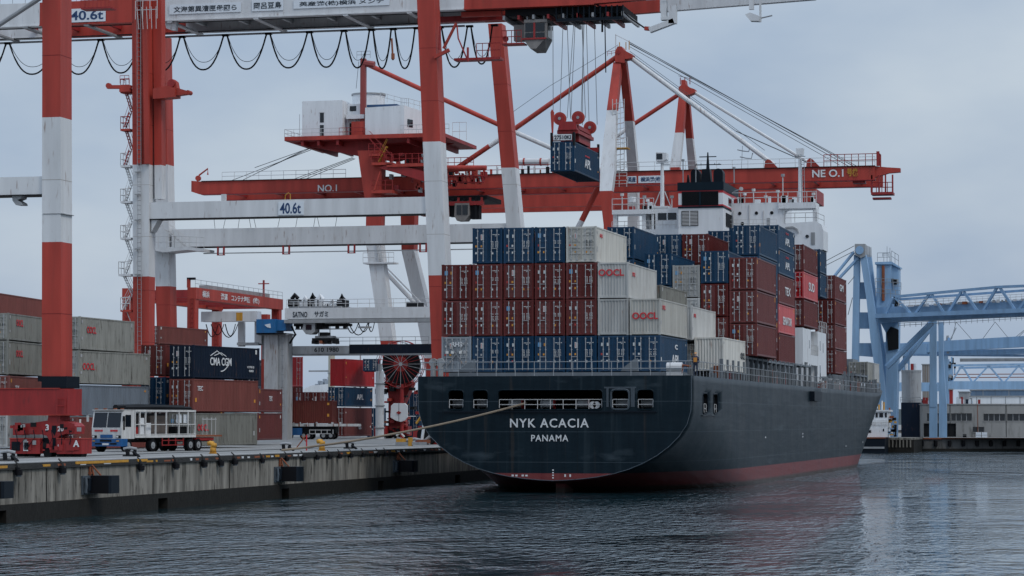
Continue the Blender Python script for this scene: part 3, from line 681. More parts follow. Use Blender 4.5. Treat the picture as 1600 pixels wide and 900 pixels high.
# foredeck gear
g = LB(SB)
g.bb(-46,-40,334,352,DZ,12.4,SGREY); g.bb(-39.5,-37.8,340,346,DZ,13.6,SGREY); g.tube([(-39.2,334,DZ),(-39.2,334,13.5)],0.25,SGREY,8)
g.tube([(-46,372,9),(-46,372,17)],0.35,SGREY,8)
g.build('foredeck_house', SHIP)
# ================================================================== CONTAINERS
CW = 2.46
CC = {}
def cpaint(key, col, g=0.3, gc=(0.10,0.05,0.035), rough=0.42, var=0.24): CC[key] = paint('container_'+key, col, rough, g, gc, 0.22, scale=1.3, streak=0.15, var=var, rust=0.5)
cpaint('maroon', (0.118, 0.020, 0.018)); cpaint('brown', (0.175, 0.045, 0.036)); cpaint('blue', (0.003, 0.037, 0.086), 0.2, (0.03,0.03,0.04))
cpaint('navy', (0.004, 0.012, 0.028), 0.15, (0.05,0.05,0.06)); cpaint('white', (0.50, 0.49, 0.45), 0.3, (0.28,0.18,0.10)); cpaint('grey', (0.25, 0.25, 0.225), 1.0, (0.07,0.065,0.055))
cpaint('pale', (0.40, 0.40, 0.385), 0.35, (0.22,0.16,0.11)); cpaint('slate', (0.17, 0.20, 0.235), 0.3, (0.10,0.09,0.08)); cpaint('red', (0.42, 0.025, 0.03), 0.15); cpaint('reefer', (0.24,0.27,0.30), 0.3)
WORD = {'maroon':'maroon','brown':'reddish brown','blue':'blue','navy':'dark navy','white':'off-white','grey':'weathered grey','pale':'pale grey','slate':'slate blue','red':'bright red','reefer':'grey refrigerated'}
RODM = plain('lock_rod_steel', (0.38,0.39,0.40), 0.45, 0.3); SEAL = plain('door_gasket', (0.012,0.012,0.013), 0.7)
PL = [plain('placard_white',(0.60,0.60,0.58),0.6), plain('placard_amber',(0.60,0.26,0.03),0.6), plain('placard_light_blue',(0.12,0.30,0.50),0.6), plain('placard_red',(0.45,0.04,0.03),0.6), plain('mark_grey',(0.34,0.34,0.34),0.6)]
MESHC = {}
def corr(g, axis, a, b, fix, z0, z1, sgn, mat, pitch=0.30, dep=0.045):
    """corrugated panel: vertical flutes between a and b"""
    pts = []; n = max(2, round((b-a)/pitch)); p = (b-a)/n
    for i in range(n):
        s = a + i*p; pts += [(s, 0), (s+p*0.30, 0), (s+p*0.45, dep), (s+p*0.85, dep)]
    pts.append((b, 0)); vs = []
    for t, d in pts:
        q = fix - sgn*d
        for z in (z0, z1): vs.append((t, q, z) if axis == 'x' else (q, t, z))
    g.add(vs, [(2*i, 2*i+2, 2*i+3, 2*i+1) for i in range(len(pts)-1)], mat)
def body_mesh(L, H, key, doors):
    k = ('b', L, H, key, doors)
    if k in MESHC: return MESHC[k]
    m = CC[key]; g = MB(); w = CW/2; l = L/2
    for x in (-1, 1):
        for y in (-1, 1):
            g.box((x*(w-0.07), y*(l-0.08), H/2), (0.14, 0.16, H-0.24), m)
            for z in (0.06, H-0.06): g.box((x*(w-0.08), y*(l-0.088), z), (0.175, 0.18, 0.12), m)
    for x in (-1, 1):
        g.box((x*(w-0.045), 0, 0.14), (0.08, L-0.34, 0.16), m); g.box((x*(w-0.045), 0, H-0.08), (0.07, L-0.34, 0.10), m)
        corr(g, 'y', -l+0.16, l-0.16, x*(w-0.03), 0.22, H-0.13, x, m)
    for y in (-1, 1):
        g.box((0, y*(l-0.08), 0.13), (CW-0.30, 0.12, 0.17), m); g.box((0, y*(l-0.08), H-0.09), (CW-0.30, 0.12, 0.13), m)
    if not doors: corr(g, 'x', -w+0.14, w-0.14, -(l-0.045), 0.21, H-0.15, -1, m, 0.235)
    corr(g, 'x', -w+0.14, w-0.14, l-0.045, 0.21, H-0.15, 1, m, 0.235)
    g.add([(-w+.05,-l+.1,H-.04),(w-.05,-l+.1,H-.04),(w-.05,l-.1,H-.04),(-w+.05,l-.1,H-.04)], [(0,1,2,3)], m)
    g.add([(-w+.05,-l+.1,.07),(w-.05,-l+.1,.07),(w-.05,l-.1,.07),(-w+.05,l-.1,.07)], [(3,2,1,0)], DARK)
    for i in range(int(L/0.6)): g.bb(-w+.1, w-.1, -l+.4+i*.6, -l+.47+i*.6, .01, .069, m)
    o = g.build('body'); me = o.data; bpy.data.objects.remove(o); MESHC[k] = me; return me
def door_mesh(H, key, s):
    k = ('d', H, key, s)
    if k in MESHC: return MESHC[k]
    m = CC[key]; g = MB(); w = CW/2 - 0.15; x0, x1 = (-w, -0.012) if s < 0 else (0.012, w)
    z0, z1 = 0.22, H-0.16; y = 0.0
    g.bb(x0, x1, y, y+0.03, z0, z1, m)
    for a, b in ((x0, x0+0.07), (x1-0.07, x1)): g.bb(a, b, y-0.035, y-0.001, z0, z1, m)
    n = 5; st = (z1-z0)/n
    for i in range(n+1):
        z = z0 + i*st; hh = 0.05 if i in (0, n) else 0.075
        g.bb(x0+0.072, x1-0.072, y-0.033, y-0.001, max(z0, z-hh), min(z1, z+hh), m)
    g.bb(x0-0.012, x0-0.001, y-0.01, y+0.03, z0, z1, SEAL)
    o = g.build('door'); me = o.data; bpy.data.objects.remove(o); MESHC[k] = me; return me
def rod_mesh(H, x):
    k = ('r', H, x)
    if k in MESHC: return MESHC[k]
    g = MB(); g.tube([(x,-0.09,0.16),(x,-0.09,H-0.12)], 0.028, RODM, 6)
    for z in (0.25, H*0.33, H*0.62, H-0.25): g.box((x,-0.065,z), (0.11,0.05,0.07), RODM)
    s = 1 if (abs(x) > 0.6) == (x < 0) else -1
    g.box((x+0.14*s,-0.10,H*0.42), (0.30,0.025,0.04), RODM)
    o = g.build('lock_rod'); me = o.data; bpy.data.objects.remove(o); MESHC[k] = me; return me
def mark_mesh(H, s, var, key):
    k = ('m', H, s, var, key)
    if k in MESHC: return MESHC[k]
    rnd = random.Random(var*17 + s + 5); g = MB(); y0, y1 = -0.048, -0.040
    sm = 0.75 if key not in ('white','pale','grey') else 0.5
    W_ = PL[0] if key not in ('white','pale','grey') else PDARK
    if s < 0:
        if var % 3 == 0: g.bb(-0.98,-0.72,y0,y1,H*.70,H*.82,PL[2]); g.bb(-0.50,-0.38,y0,y1,H*.72,H*.80,PL[1 if var%2 else 0])
        elif var % 3 == 1: g.bb(-0.55,-0.30,y0,y1,H*.66,H*.82,PL[0]); g.bb(-0.50,-0.46,y0-.004,y0,H*.68,H*.80,PL[3]); g.bb(-0.95,-0.82,y0,y1,H*.70,H*.75,PL[0])
        else: g.bb(-0.98,-0.80,y0,y1,H*.71,H*.80,PL[0]); g.bb(-0.52,-0.36,y0,y1,H*.71,H*.80,PL[0])
        for z in (0.46, 0.27):
            for x in (-0.93,-0.50):
                if rnd.random() < 0.85: c = rnd.choice([PL[1],PL[1],PL[0],PL[3],PL[4]]); q = rnd.uniform(.05,.08); g.bb(x-q,x+q,y0,y1,H*z,H*z+0.16*sm+.04,c)
    else:
        def dashes(xa, xb, z, h, gap=0.035):
            x = xa
            while x < xb: l = rnd.uniform(.05,.11); g.bb(x, min(x+l, xb), y0, y1, z, z+h, W_); x += l + gap
        dashes(0.42, 0.82, H*.80, 0.055); dashes(0.88, 0.98, H*.80, 0.055); dashes(0.62, 0.82, H*.765, 0.05)
        for z in (.60,.565,.53,.49,.455):
            if rnd.random() < .85: dashes(0.30, 0.52, H*z, 0.05); dashes(0.64, 0.90, H*z, 0.05)
        for x in (0.42, 0.78):
            if rnd.random() < .8: c = rnd.choice([PL[0],PL[1],PL[4],PL[0]]); q = rnd.uniform(.04,.07); g.bb(x-q,x+q,y0,y1,H*.26,H*.26+.15,c)
    o = g.build('door_marking'); me = o.data; bpy.data.objects.remove(o); MESHC[k] = me; return me
def link(name, me, parent, loc=None):
    o = bpy.data.objects.new(name, me); COL.objects.link(o); o.parent = parent
    if loc: o.location = loc
    return o
CN = [0]
def container(c, key, label, L=12.19, H=2.87, doors=True, rz=0.0, group=None, side=None, front=None, var=None, cat='shipping container', detail=True):
    """c = base centre. side = list of (text, y, z, h, material) on the +X face"""
    CN[0] += 1; v = CN[0] if var is None else var
    t = thing('shipping_container', label, cat, c, rz, group)
    link('body', body_mesh(L, H, key, doors), t)
    if doors:
        for s in (-1, 1):
            d = link('door', door_mesh(H, key, s), t, (0, -L/2+0.06, 0))
            if detail:
                for x in ((-0.80,-0.34) if s < 0 else (0.34,0.80)): link('lock_rod', rod_mesh(H, x), d)
                link('door_marking', mark_mesh(H, s, v % 9, key), d)
    for q_ in (side or []):
        tx_, y, z, h, m = q_[:5]; wd = q_[5] if len(q_) > 5 else None
        text('lettering', tx_, (CW/2+0.008, y, z), wd, h, m, t, SIDE_R, bold=0.018)
    for (tx_, x, z, h, m) in (front or []): text('lettering', tx_, (x, -L/2-0.02, z), None, h, m, t, bold=0.028)
    g = MB(); rnd = random.Random(v*3+1)     # small number panels on the long side
    for y in (-L/2+0.35, L/2-0.75):
        for z in (H*.80, H*.30):
            if rnd.random() < .7: g.bb(CW/2-0.028, CW/2-0.018, y, y+0.28, z, z+rnd.uniform(.15,.45), rnd.choice([PL[0],PL[1],PL[4]]) if key not in ('white','pale','grey') else PL[4])
    if detail: g.build('number_panel', t)
    return t
ORD = ['bottom','second','third','fourth','fifth','sixth','seventh']
COLW = ['leftmost','second','third','fourth','fifth','sixth','seventh','eighth']
def stack(bay, col, Y, X, z0, levels, L=12.19, grp='containers stacked on the ship', H=2.87, pitch=2.9):
    """levels from the bottom: (colour, dict)"""
    z = z0; n = len(levels)
    for i, lv in enumerate(levels):
        key, kw = (lv, {}) if not isinstance(lv, tuple) else lv
        kw = dict(kw); h = kw.pop('H', H); p = kw.pop('pitch', pitch if h == H else h+0.03); lab = kw.pop('label', None)
        if key is None: z += p; continue
        end = 'closed ribbed end' if not kw.get('doors', True) else 'doors'
        if lab is None: lab = f"{WORD[key]} container, {ORD[i]} tier up, {col}, {bay}"
        container((X, Y+L/2, z), key, lab, L, h, group=grp, **kw); z += p
# ---- stern row
P = 2.567
def colx(u, Y, w=CW): return atY(u, 480, Y).x + w/2
Y0 = 202.0; Z0 = 9.45
xs = [colx(690, Y0) + P*i for i in range(7)]
nm = [f'{c} column from the left' for c in COLW]
bn = 'stern row'
APLS = [('APL', 1.5, 1.35, 0.75, PWHITE)]
stack(bn, nm[0], Y0, xs[0], Z0, [('reefer', dict(label='grey refrigerated container with crossed braces at the left end of the bottom stern row', front=[('RHS', 0.05, 2.25, 0.38, PWHITE)])), 'maroon', 'maroon'])
for i in (1, 2, 3): stack(bn, nm[i], Y0, xs[i], Z0, ['blue', 'maroon', 'maroon', 'blue'])
stack(bn, nm[4], Y0, xs[4], Z0, ['blue', 'maroon', 'maroon', ('white', dict(label='off-white container with doors, alone at the right end of the top stern tier', side=[('OOCL', -4.2, 2.2, 0.3, PRED)]))])
stack(bn, nm[5], Y0, xs[5], Z0, ['blue', ('pale', dict(doors=False, label='pale container with blank ribbed end, third from the right in the second stern tier')),
      ('pale', dict(doors=False, label='pale container with big red letters on its ribbed end, third tier, stern row', front=[('OOCL', -0.15, 2.05, 0.55, PRED)], side=[('OOCL', -3.8, 2.0, 0.32, PRED)]))])
stack(bn, nm[6], Y0, xs[6], Z0, [('blue', dict(side=[('APL', 0.6, 1.05, 0.80, PWHITE, 3.6), ('c', 0.9, 2.1, 0.4, PWHITE, 1.2)], label='blue container with white letters on its side, right end of the bottom stern row')),
      ('white', dict(doors=False, label='off-white container with big red letters, second tier, right end of the stern row', front=[('OOCL', 0.0, 1.5, 0.55, PRED)], side=[('OOCL', -4.5, 2.2, 0.35, PRED)]))])
g = MB()                                  # crossed braces of the refrigerated unit
for a, b in (((-0.9,0.35),(0.9,2.6)),((0.9,0.35),(-0.9,2.6))): g.beam((a[0],-6.17,a[1]),(b[0],-6.17,b[1]),0.05,0.05,GREY)
for x in (-.75,-.3,.35,.72): g.bb(x-.12,x+.12,-6.18,-6.15,1.5,1.72,random.choice([PL[0],PL[0],PL[4]]))
ref = [o for o in COL.objects if o.get('label','').startswith('grey refrigerated')][0]
g.build('brace', ref)
# ---- second bay
Yb = 216.0
stack('second bay', 'right end', Yb, -37.47-CW/2, 9.45, [None, ('pale', dict(doors=False, label='pale container whose side shows just behind the lower red-lettered container', side=[('OOCL', -4.6, 2.1, 0.3, PRED)]))])
stack('second bay', 'fifth column', Yb, -40.05-CW/2, 9.2, [('pale', dict(H=2.59)), ('grey', dict(H=2.59)), ('grey', dict(H=2.59, doors=False, label='small weathered grey container peeking out behind the stern row, between red-lettered ones, second bay'))])
stack('second bay', 'starboard column', 217.0, -35.0-CW/2+0.02, 9.75, [('white', dict(doors=False, label='off-white container low on deck beside the starboard rail, dark lettering on its side', side=[('OOL', 4.6, 1.5, 0.6, PDARK, 2.4)]))])
# ---- third bay: columns stepped down towards the starboard side
Yc = 230.0; xc0 = -34.05 - CW/2
stack('third bay', 'starboard column', Yc, xc0, 11.32, ['maroon']*3, pitch=2.95, H=2.9)
stack('third bay', 'second column from starboard', Yc, xc0-P, 9.0, ['maroon', 'maroon', 'maroon', 'blue'], pitch=2.95, H=2.9)
stack('third bay', 'third column from starboard', Yc, xc0-2*P, 10.7, ['pale', 'pale', ('pale', dict(label='pale grey container with doors at the top of its column, third bay'))], pitch=2.95, H=2.9)
stack('third bay', 'fourth column from starboard', Yc, xc0-3*P, 11.8, ['blue', 'blue', ('blue', dict(label='blue container standing left of the pale grey doors, top, third bay'))], pitch=2.95, H=2.9)
stack('third bay', 'fifth column from starboard', Yc, colx(991, Yc)-CW, 11.3, ['maroon', 'maroon', 'blue', ('blue', dict(label='blue container showing its side behind the topmost off-white container'))], pitch=2.95, H=2.9)
# ---- fourth bay
Yd = 243.5
for i, (u, col, zt_) in enumerate(((1025,'blue',23.3),(1066.5,'maroon',23.3))):
    X = colx(u, Yd)
    stack('fourth bay', 'behind the pale doors' if i else 'left of maroon one', Yd, X, zt_-2.9*3, [col, col, (col, dict(label=f'{col} container with doors in the top row below the deckhouse'+(', right of blue' if i else ', left of maroon')))])
stack('fourth bay', 'right of a gap', Yd, colx(1146.5, Yd), 24.05-2.9*4, ['maroon', 'blue', 'blue', ('blue', dict(label='tall blue container with doors directly above the maroon starboard block'))])
stack('fifth bay', 'behind the blue pair', 257.0, colx(1107, 257.0), 24.55-2.9*3, ['blue','blue',('blue', dict(label='blue container partly hidden between two blue ones in the top row'))], )
# ---- fifth bay, starboard column with the lettered sides
Ye = 262.0; Xe = atY(1217, 480, Ye).x - CW/2
stack('fifth bay', 'starboard column', Ye, Xe, 11.45, [('maroon', dict(label='maroon container, bottom of the starboard stack that includes a red lettered one')),
      ('red', dict(side=[('SENATOR', 0.2, 1.35, 0.85, PWHITE, 6.6)], label='bright red container with white lettering, second tier of its starboard stack', pitch=3.0)),
      ('maroon', dict(side=[('TEX', 0.6, 1.45, 0.85, PWHITE, 4.2)], label='maroon container with white lettering, just above the bright red one', pitch=3.0)),
      ('blue', dict(H=2.45, side=[('APL', 0.6, 1.1, 0.75, PWHITE, 3.6), ('OO', 0.4, 1.95, 0.22, PRED, 2.2)], label='lower of two blue lettered containers topping the starboard stack')),
      ('blue', dict(H=2.45, side=[('APL', 0.6, 1.1, 0.75, PWHITE, 3.6), ('OO', 0.4, 1.95, 0.22, PRED, 2.2)], label='upper of two blue lettered containers topping the starboard stack'))], pitch=3.0, H=2.96)
stack('fifth bay', 'inner column', Ye, Xe-2*P, 12.0, ['blue', 'maroon', 'blue', 'blue'])
stack('fifth bay', 'column beside starboard one', Ye, Xe-P, 14.4, ['blue', 'blue', 'blue', ('blue', dict(label='blue container next left of the two lettered ones at the top'))], H=2.6, pitch=2.72)
# ---- on the side house
Yf = 284.0; Xf = atY(1256, 450, Yf).x - CW/2
stack('bay by deckhouse', 'starboard', Yf, Xf, 15.9, [('maroon', dict(label='maroon container standing on the white side house under a red one', pitch=3.05)),
      ('red', dict(side=[('SUD', 0.6, 1.5, 0.95, PWHITE, 5.0)], label='bright red container in the middle of the stack on the side house', pitch=2.98)),
      ('maroon', dict(label='maroon container at the top of the stack on the side house'))], H=2.93)
Xg = -36.75 - CW/2
for i in range(2): container((Xg, 297.5+3.05, 19.75+2.75*i), 'blue', ('lower','upper')[i]+' short blue container at the stern edge of the bridge wing', 6.06, 2.7, group='containers stacked on the ship')
# ---- forward of the bridge
Yh = 318.0; Xh = atY(1305, 500, Yh).x - CW/2
stack('foremost stack', 'forward of bridge', Yh, Xh, 11.3, [('maroon', dict(side=[])), 'maroon', 'maroon', ('maroon', dict(side=[('GM', 0.8, 1.7, 0.85, PWHITE, 4.0)], label='maroon lettered container on top of the stack forward of the bridge'))], H=2.97, pitch=3.02)
container((Xh-2.57, Yh+6.1, 22.9), 'blue', 'blue container at the top, left of the lettered maroon one forward of the bridge', 12.19, 2.75, group='containers stacked on the ship')
for k, (u, Y_, key) in enumerate(((1341, 338, 'grey'), (1352, 346, 'pale'))):
    p = atY(u, 570, Y_); container((p.x, Y_+3, 10.6), key, ('weathered grey','pale')[k]+' short container on the foredeck near the bow rail', 6.06, 2.6, group='containers stacked on the ship')

# ================================================================== YARD STACKS ON THE QUAY
def yard(u0, D, u1, v_top, v_bot, key, label, L=12.19, rz=None, side=None, doors=True, cw=CW, lift=0, front=None):
    """container whose near right-hand vertical edge stands at sight line u0, depth D; far edge at u1"""
    p = atD(u0, 650, D); z0 = atD(u0, v_bot, D).z; z1 = atD(u0, v_top, D).z; H = round(z1-z0-0.04, 2)
    if rz is None:
        best = None
        for k in range(-400, 700):
            a = -k*0.001                  # heading turned clockwise by -a
            q = Vector((p.x - math.sin(a)*L, p.y + math.cos(a)*L, p.z)) - C0
            uu = 800 + FPX*q.dot(_r)/q.dot(_f); e = abs(uu-u1)
            if best is None or e < best[0]: best = (e, a)
        rz = best[1]
    # base centre from the near right edge
    c = Vector((p.x, p.y, z0)) + Matrix.Rotation(rz, 3, 'Z') @ Vector((-cw/2, L/2, 0))
    container(c, key, label, L, H, doors, rz, 'containers stacked in the yard', side, front)
    return rz
Dn = 222.0
OC = lambda y, z=1.75: [('OOCL', y, z, 0.60, PRED, 2.0)]
yard(12, 228, 75, 487.5, 531, 'grey', 'weathered grey red-lettered container, upper of two left of the red crane leg', side=OC(-2.8,1.6))
yard(12, 228, 75, 531, 585, 'grey', 'weathered grey red-lettered container, lower of two left of the red crane leg', side=OC(-2.8,1.9))
yard(15, 228, 78, 586, 640, 'brown', 'reddish brown container low at the left edge behind the crane sill', side=[('TEX', -4, 1.9, 0.45, PWHITE)])
yard(12, 228, 75, 641, 698, 'pale', 'pale container at ground level at the left edge behind the crane')
yard(-60, 236, 72, 447, 487, 'brown', 'long rust red container on the topmost tier at the left edge', L=26.0, doors=False)
yard(124, 224, 209, 493, 546, 'grey', 'dirty grey red-lettered container topping the stack right of the red crane leg', side=OC(-3.6, 1.75), rz=None)
yard(122, Dn, 234, 546.5, 599.5, 'grey', 'cleaner grey red-lettered container in the middle of its stack by the crane leg', side=OC(-4.4, 1.5))
yard(121, Dn, 232, 600, 650, 'slate', 'slate blue container under the two red-lettered grey ones', )
yard(121, Dn, 232, 650.5, 702, 'brown', 'container at ground level hidden behind the truck cab', )
yard(258, 235, 300, 537.5, 587, 'maroon', 'maroon container with doors left of the navy peak-emblem one, upper tier', rz=-0.10)
yard(258, 235, 300, 588, 634, 'blue', 'blue container with doors left of the reddish brown one, middle tier', rz=-0.10)
yard(258, 235, 300, 635, 697, 'maroon', 'maroon container at ground level behind the open framed trailer', rz=-0.10)
rz = yard(302, 232, 405, 538, 590.5, 'navy', 'dark navy container with white lettering and a peak emblem, top of its stack', side=[('CMA CGM', -1.2, 1.55, 0.72, PWHITE, 3.9), ('11717G8 33', 4.4, 1.15, 0.2, PWHITE), ('4330LB', 4.5, 0.8, 0.2, PWHITE)])
yard(302, 232, 403, 591, 643.5, 'brown', 'reddish brown container under the navy peak-emblem one', side=[('TEC', -4.9, 2.1, 0.42, PWHITE)])
yard(301, 232, 402, 644.5, 697, 'grey', 'grey red-lettered container at ground level beside the framed trailer', side=OC(-4.2, 1.65))
cma = [o for o in COL.objects if 'peak emblem' in o.get('label','')][0]
g = MB(); xx = CW/2+0.008                 # the white peaks and the swoosh of the emblem
for a, b, z0_, z1_ in ((-3.1,-1.9,2.05,2.52),(-1.9,-0.9,2.52,2.12),(-2.4,-1.2,2.08,2.36),(-1.2,-0.2,2.36,2.05)):
    g.beam((xx,a,z0_),(xx,b,z1_),0.02,0.07,PWHITE)
pts = [(xx, -1.2+0.2*i, 0.68+0.012*i*i) for i in range(8)]
for a, b in zip(pts[:-1], pts[1:]): g.beam(a, b, 0.02, 0.09, PWHITE)
g.build('emblem', cma)
yard(404, 262, 441, 606, 644, 'maroon', 'maroon container behind the white gantry column, upper tier', side=[('TEX', 0, 1.4, 0.5, PWHITE)], L=9)
yard(404, 262, 441, 644.5, 688, 'maroon', 'maroon container behind the white gantry column, ground tier', L=9)
yard(402, 270, 408, 560, 606, 'navy', 'dark navy container sliver beside the white gantry column', L=6)
# row behind the flatbed
for k, (a, b, vt, vb, key, lab) in enumerate((
    (447, 473, 557, 604, 'red', 'faded red container end, upper, beside the white gantry column'),
    (447, 473, 604, 652, 'maroon', 'dull red container end under the faded red one'),
    (474, 486, 612, 655, 'maroon', 'small maroon container behind the flatbed load, left of the blue doors'))):
    yard(b, 385, b+3, vt, vb, key, lab, rz=0.33, L=6.06)
yard(511, 380, 514, 612, 653, 'maroon', 'maroon container with doors above the flatbed load', rz=0.28)
yard(539, 362, 582, 604, 635, 'blue', 'blue container with white letters on its side beyond the flatbed', side=[('APL', 0.5, 1.35, 0.75, PWHITE, 3.0)])
yard(539, 362, 581, 636, 682, 'maroon', 'maroon container at ground level under the blue white-lettered one', side=[('TEX', 0.5, 1.3, 0.6, PWHITE)])
yard(539, 400, 585, 560, 603, 'red', 'faded red container far behind the blue white-lettered one', doors=False)
yard(592, 400, 596, 560, 580, 'blue', 'blue container end beside the faded red far one', rz=0.25, L=6.06)
yard(655, 392, 668, 612, 650, 'blue', 'blue container seen between the cable reel stand and the ship, upper', rz=-0.1)
yard(655, 392, 668, 650, 686, 'blue', 'blue container seen between the cable reel stand and the ship, lower', rz=-0.1)
yard(600, 385, 604, 637, 684, 'blue', 'blue container just left of the cable reel stand', rz=.24, L=6.06)
yard(248, 290, 252, 508, 537, 'brown', 'reddish container far behind, between the two red crane legs', rz=-0.1)
# ================================================================== CRANES
SEAMR = plain('seam_red', (0.17,0.02,0.02), .7, 0, .2); SEAMW = plain('seam_white', (0.36,0.34,0.32), .7, 0, .2)
def bands(mb, p, q, w, d, w2, d2, zs, cols):
    """tapered leg from p (bottom) to q (top), painted in bands split at heights zs"""
    p = Vector(p); q = Vector(q); cuts = [p.z] + [z for z in zs if p.z < z < q.z] + [q.z]
    for i in range(len(cuts)-1):
        a, c = (cuts[i]-p.z)/(q.z-p.z), (cuts[i+1]-p.z)/(q.z-p.z)
        mb.loft(p.lerp(q,a), p.lerp(q,c), w+(w2-w)*a, d+(d2-d)*a, w+(w2-w)*c, d+(d2-d)*c, cols[i])
        z = cuts[i] + 4.3                  # weld seams round the box section
        while w > 1 and z < cuts[i+1] - .5:
            k = (z-p.z)/(q.z-p.z); c_ = p.lerp(q, k); ww, dd = w+(w2-w)*k+.012, d+(d2-d)*k+.012
            mb.loft(c_, c_+Vector((0,0,.045)), ww, dd, ww, dd, SEAMR if cols[i] is RED else SEAMW); z += 5.6
# ---------------------------------------------------------------- nearest crane: its front leg stands at the left
B0 = (-73.4, 167, QZ); K0 = thing('quay_crane', 'nearest red and white quay crane, its thick striped leg standing at the left edge', 'crane', B0, 0, 'quay cranes')
Y0_ = 167.0
a0 = lambda u, v: atY(u, v, Y0_)
g = LB(B0); pb = a0(80, 588); zb_ = pb.z; xb = pb.x; xt = a0(76.5, 0).x
bands(g, (xb, Y0_+1, zb_), (xt+0.05, Y0_+1, 46), 1.42, 1.95, 1.32, 1.95, [a0(80,378).z, a0(80,183).z], [RED, WHT, RED])
g.bb(xb-0.73, xb+0.73, Y0_-0.01, Y0_+2.01, a0(80,334.4).z, a0(80,334).z+.03, GREY)
g.build('leg', K0)
g = LB(B0); q0 = a0(67,303).z; q1 = a0(67,275).z; g.bb(xb-30, xb-0.7, Y0_+0.2, Y0_+1.8, q0, q1, WHT); g.bb(xb-30, xb-0.7, Y0_+0.1, Y0_+1.9, q0-.05, q0, DARK)
g.build('portal_beam', K0)
g = LB(B0); p = a0(24, 312); g.prism([(p.x-.4,q0-.05),(p.x+.35,q0-.05),(p.x+.3,q0-.25),(p.x,q0-.35),(p.x+.35,q0-.55),(p.x+.4,q0-.72),(p.x-.1,q0-.7),(p.x-.35,q0-.4)], Y0_+.3, Y0_+1.2, GREY); g.build('floodlight', K0)
g = LB(B0); zs0 = a0(60,648).z; zs1 = a0(60,607.5).z; xr_ = a0(108,620).x
g.bb(xb-24, xr_, Y0_-0.3, Y0_+2.2, zs0, zs1, DRED); g.bb(xb-24, xr_+.06, Y0_-0.36, Y0_+2.26, zs0-.05, zs0, RED); g.bb(xb-24, xr_-.6, Y0_-0.36, Y0_+2.26, zs1, zs1+.05, RED)
g.rail([(xr_-.7,Y0_-.45,zs0+.1),(xr_-.1,Y0_-.45,zs0+.1)], DRED, 1.0, .5)
g.build('sill_beam', K0)
g = LB(B0); g.bb(xb-.65, xb+1.2, Y0_-.15, Y0_+2.1, zs1+.05, zb_, BLK); g.bb(xb-1.0, xb-.65, Y0_, Y0_+1, zb_-.35, zb_, BLK); g.build('leg_foot', K0)
def bogie(K, base, u0, Y, fn, mat=DRED):
    """equaliser beam over four wheel boxes, all seen side on; fn maps sight line (u, v) to a point"""
    g = LB(base); X = lambda u: fn(u,690).x; Z = lambda v: fn(80,v).z
    g.prism([(X(34),Z(662)),(X(50),Z(661)),(X(75),Z(657)),(X(76),Z(649)),(X(94),Z(649)),(X(95),Z(657)),(X(113),Z(661)),(X(118),Z(666)),(X(117),Z(678)),(X(104),Z(678)),(X(93),Z(681)),(X(91),Z(688)),(X(91),Z(707)),(X(79),Z(707)),(X(78),Z(688)),(X(74),Z(681)),(X(66),Z(679)),(X(34),Z(679))], Y-.1, Y+1.6, mat)
    g.prism([(X(82),Z(665)),(X(89),Z(665)),(X(89),Z(674)),(X(86),Z(681)),(X(82),Z(674))], Y-.12, Y-.09, BLK)
    g.bb(X(83.5), X(88), Y-.14, Y-.11, Z(702), Z(684), BLK)
    g.build('equaliser_beam', K)
    for a, b in ((19,66),(92,104),(104,130)):
        g = LB(base); g.bb(X(a), X(b), Y-.35, Y+1.5, Z(709), Z(685.5), mat); g.bb(X(a)-.03, X(b)+.03, Y-.38, Y+1.53, Z(686), Z(684.6), RED)
        g.bb(X(a)+.15, X(a)+.75 if b-a>20 else X(b)-.1, Y-.42, Y-.36, Z(704), Z(690), BLK if a < 20 else mat)
        if b-a > 20: g.bb(X((a+b)/2)-.05, X((a+b)/2)+.5, Y-.40, Y-.36, Z(703), Z(691), mat)
        g.build('wheel_box', K)
    for u in (33,50,75,95,108,122):
        g = LB(base); g.disc((X(u),Y+.4,Z(709.3)), .30, .9, DARK, 'y', 14); g.build('wheel', K)
bogie(K0, B0, 34, Y0_, a0)
g = LB(B0); rnd = random.Random(14)             # hoses and clutter round the bogies, dark boxes painting in the shaded gaps
for k in range(26):
    p = a0(rnd.uniform(22, 128), rnd.choice([rnd.uniform(664,676), rnd.uniform(687,706)])); s = rnd.uniform(.06,.22); g.bb(p.x-s,p.x+s,Y0_-.46,Y0_-.40,p.z-s*rnd.uniform(.4,1.4),p.z+s,rnd.choice([DARK,DARK,DRED,GREY,BLK]))
for k in range(7):
    p = a0(28+14*k, 683); g.tube([(p.x,Y0_-.45,p.z+.5),(p.x+.15,Y0_-.5,p.z),(p.x+rnd.uniform(-.3,.4),Y0_-.45,p.z-.5)], .03, BLK, 4)
g.bb(a0(66,690).x, a0(78,690).x, Y0_+.1, Y0_+1.2, a0(80,706).z, a0(80,684).z, BLK); g.bb(a0(20,675).x, a0(34,675).x, Y0_, Y0_+1.3, a0(80,680).z, a0(80,664).z, DRED)
g.build('hose_and_dark_gap', K0)
g = LB(B0)
for u, v, s in ((44,697,'0'),(75,668,'3'),(97,698,'9'),(123,693,'A'),(96,670,'20')):
    p = a0(u, v)
    if s == '0': g.bb(p.x-.18,p.x+.18,Y0_-.40,Y0_-.385,p.z-.33,p.z+.33,PWHITE)
    text('lettering', s, (p.x-B0[0], Y0_-.43-B0[1] if s in '0A' else (Y0_-.14-B0[1] if s!='9' else Y0_-.40-B0[1]), p.z-B0[2]), None, 0.45 if s!='20' else .35, PDARK if s=='0' else PWHITE, K0, bold=.03)
g.build('number_plate', K0)
g = LB(B0); a = a0(-8, 43); c = a0(64, -4); g.tube([a, c], 0.17, GREY, 8); g.build('stay', K0)

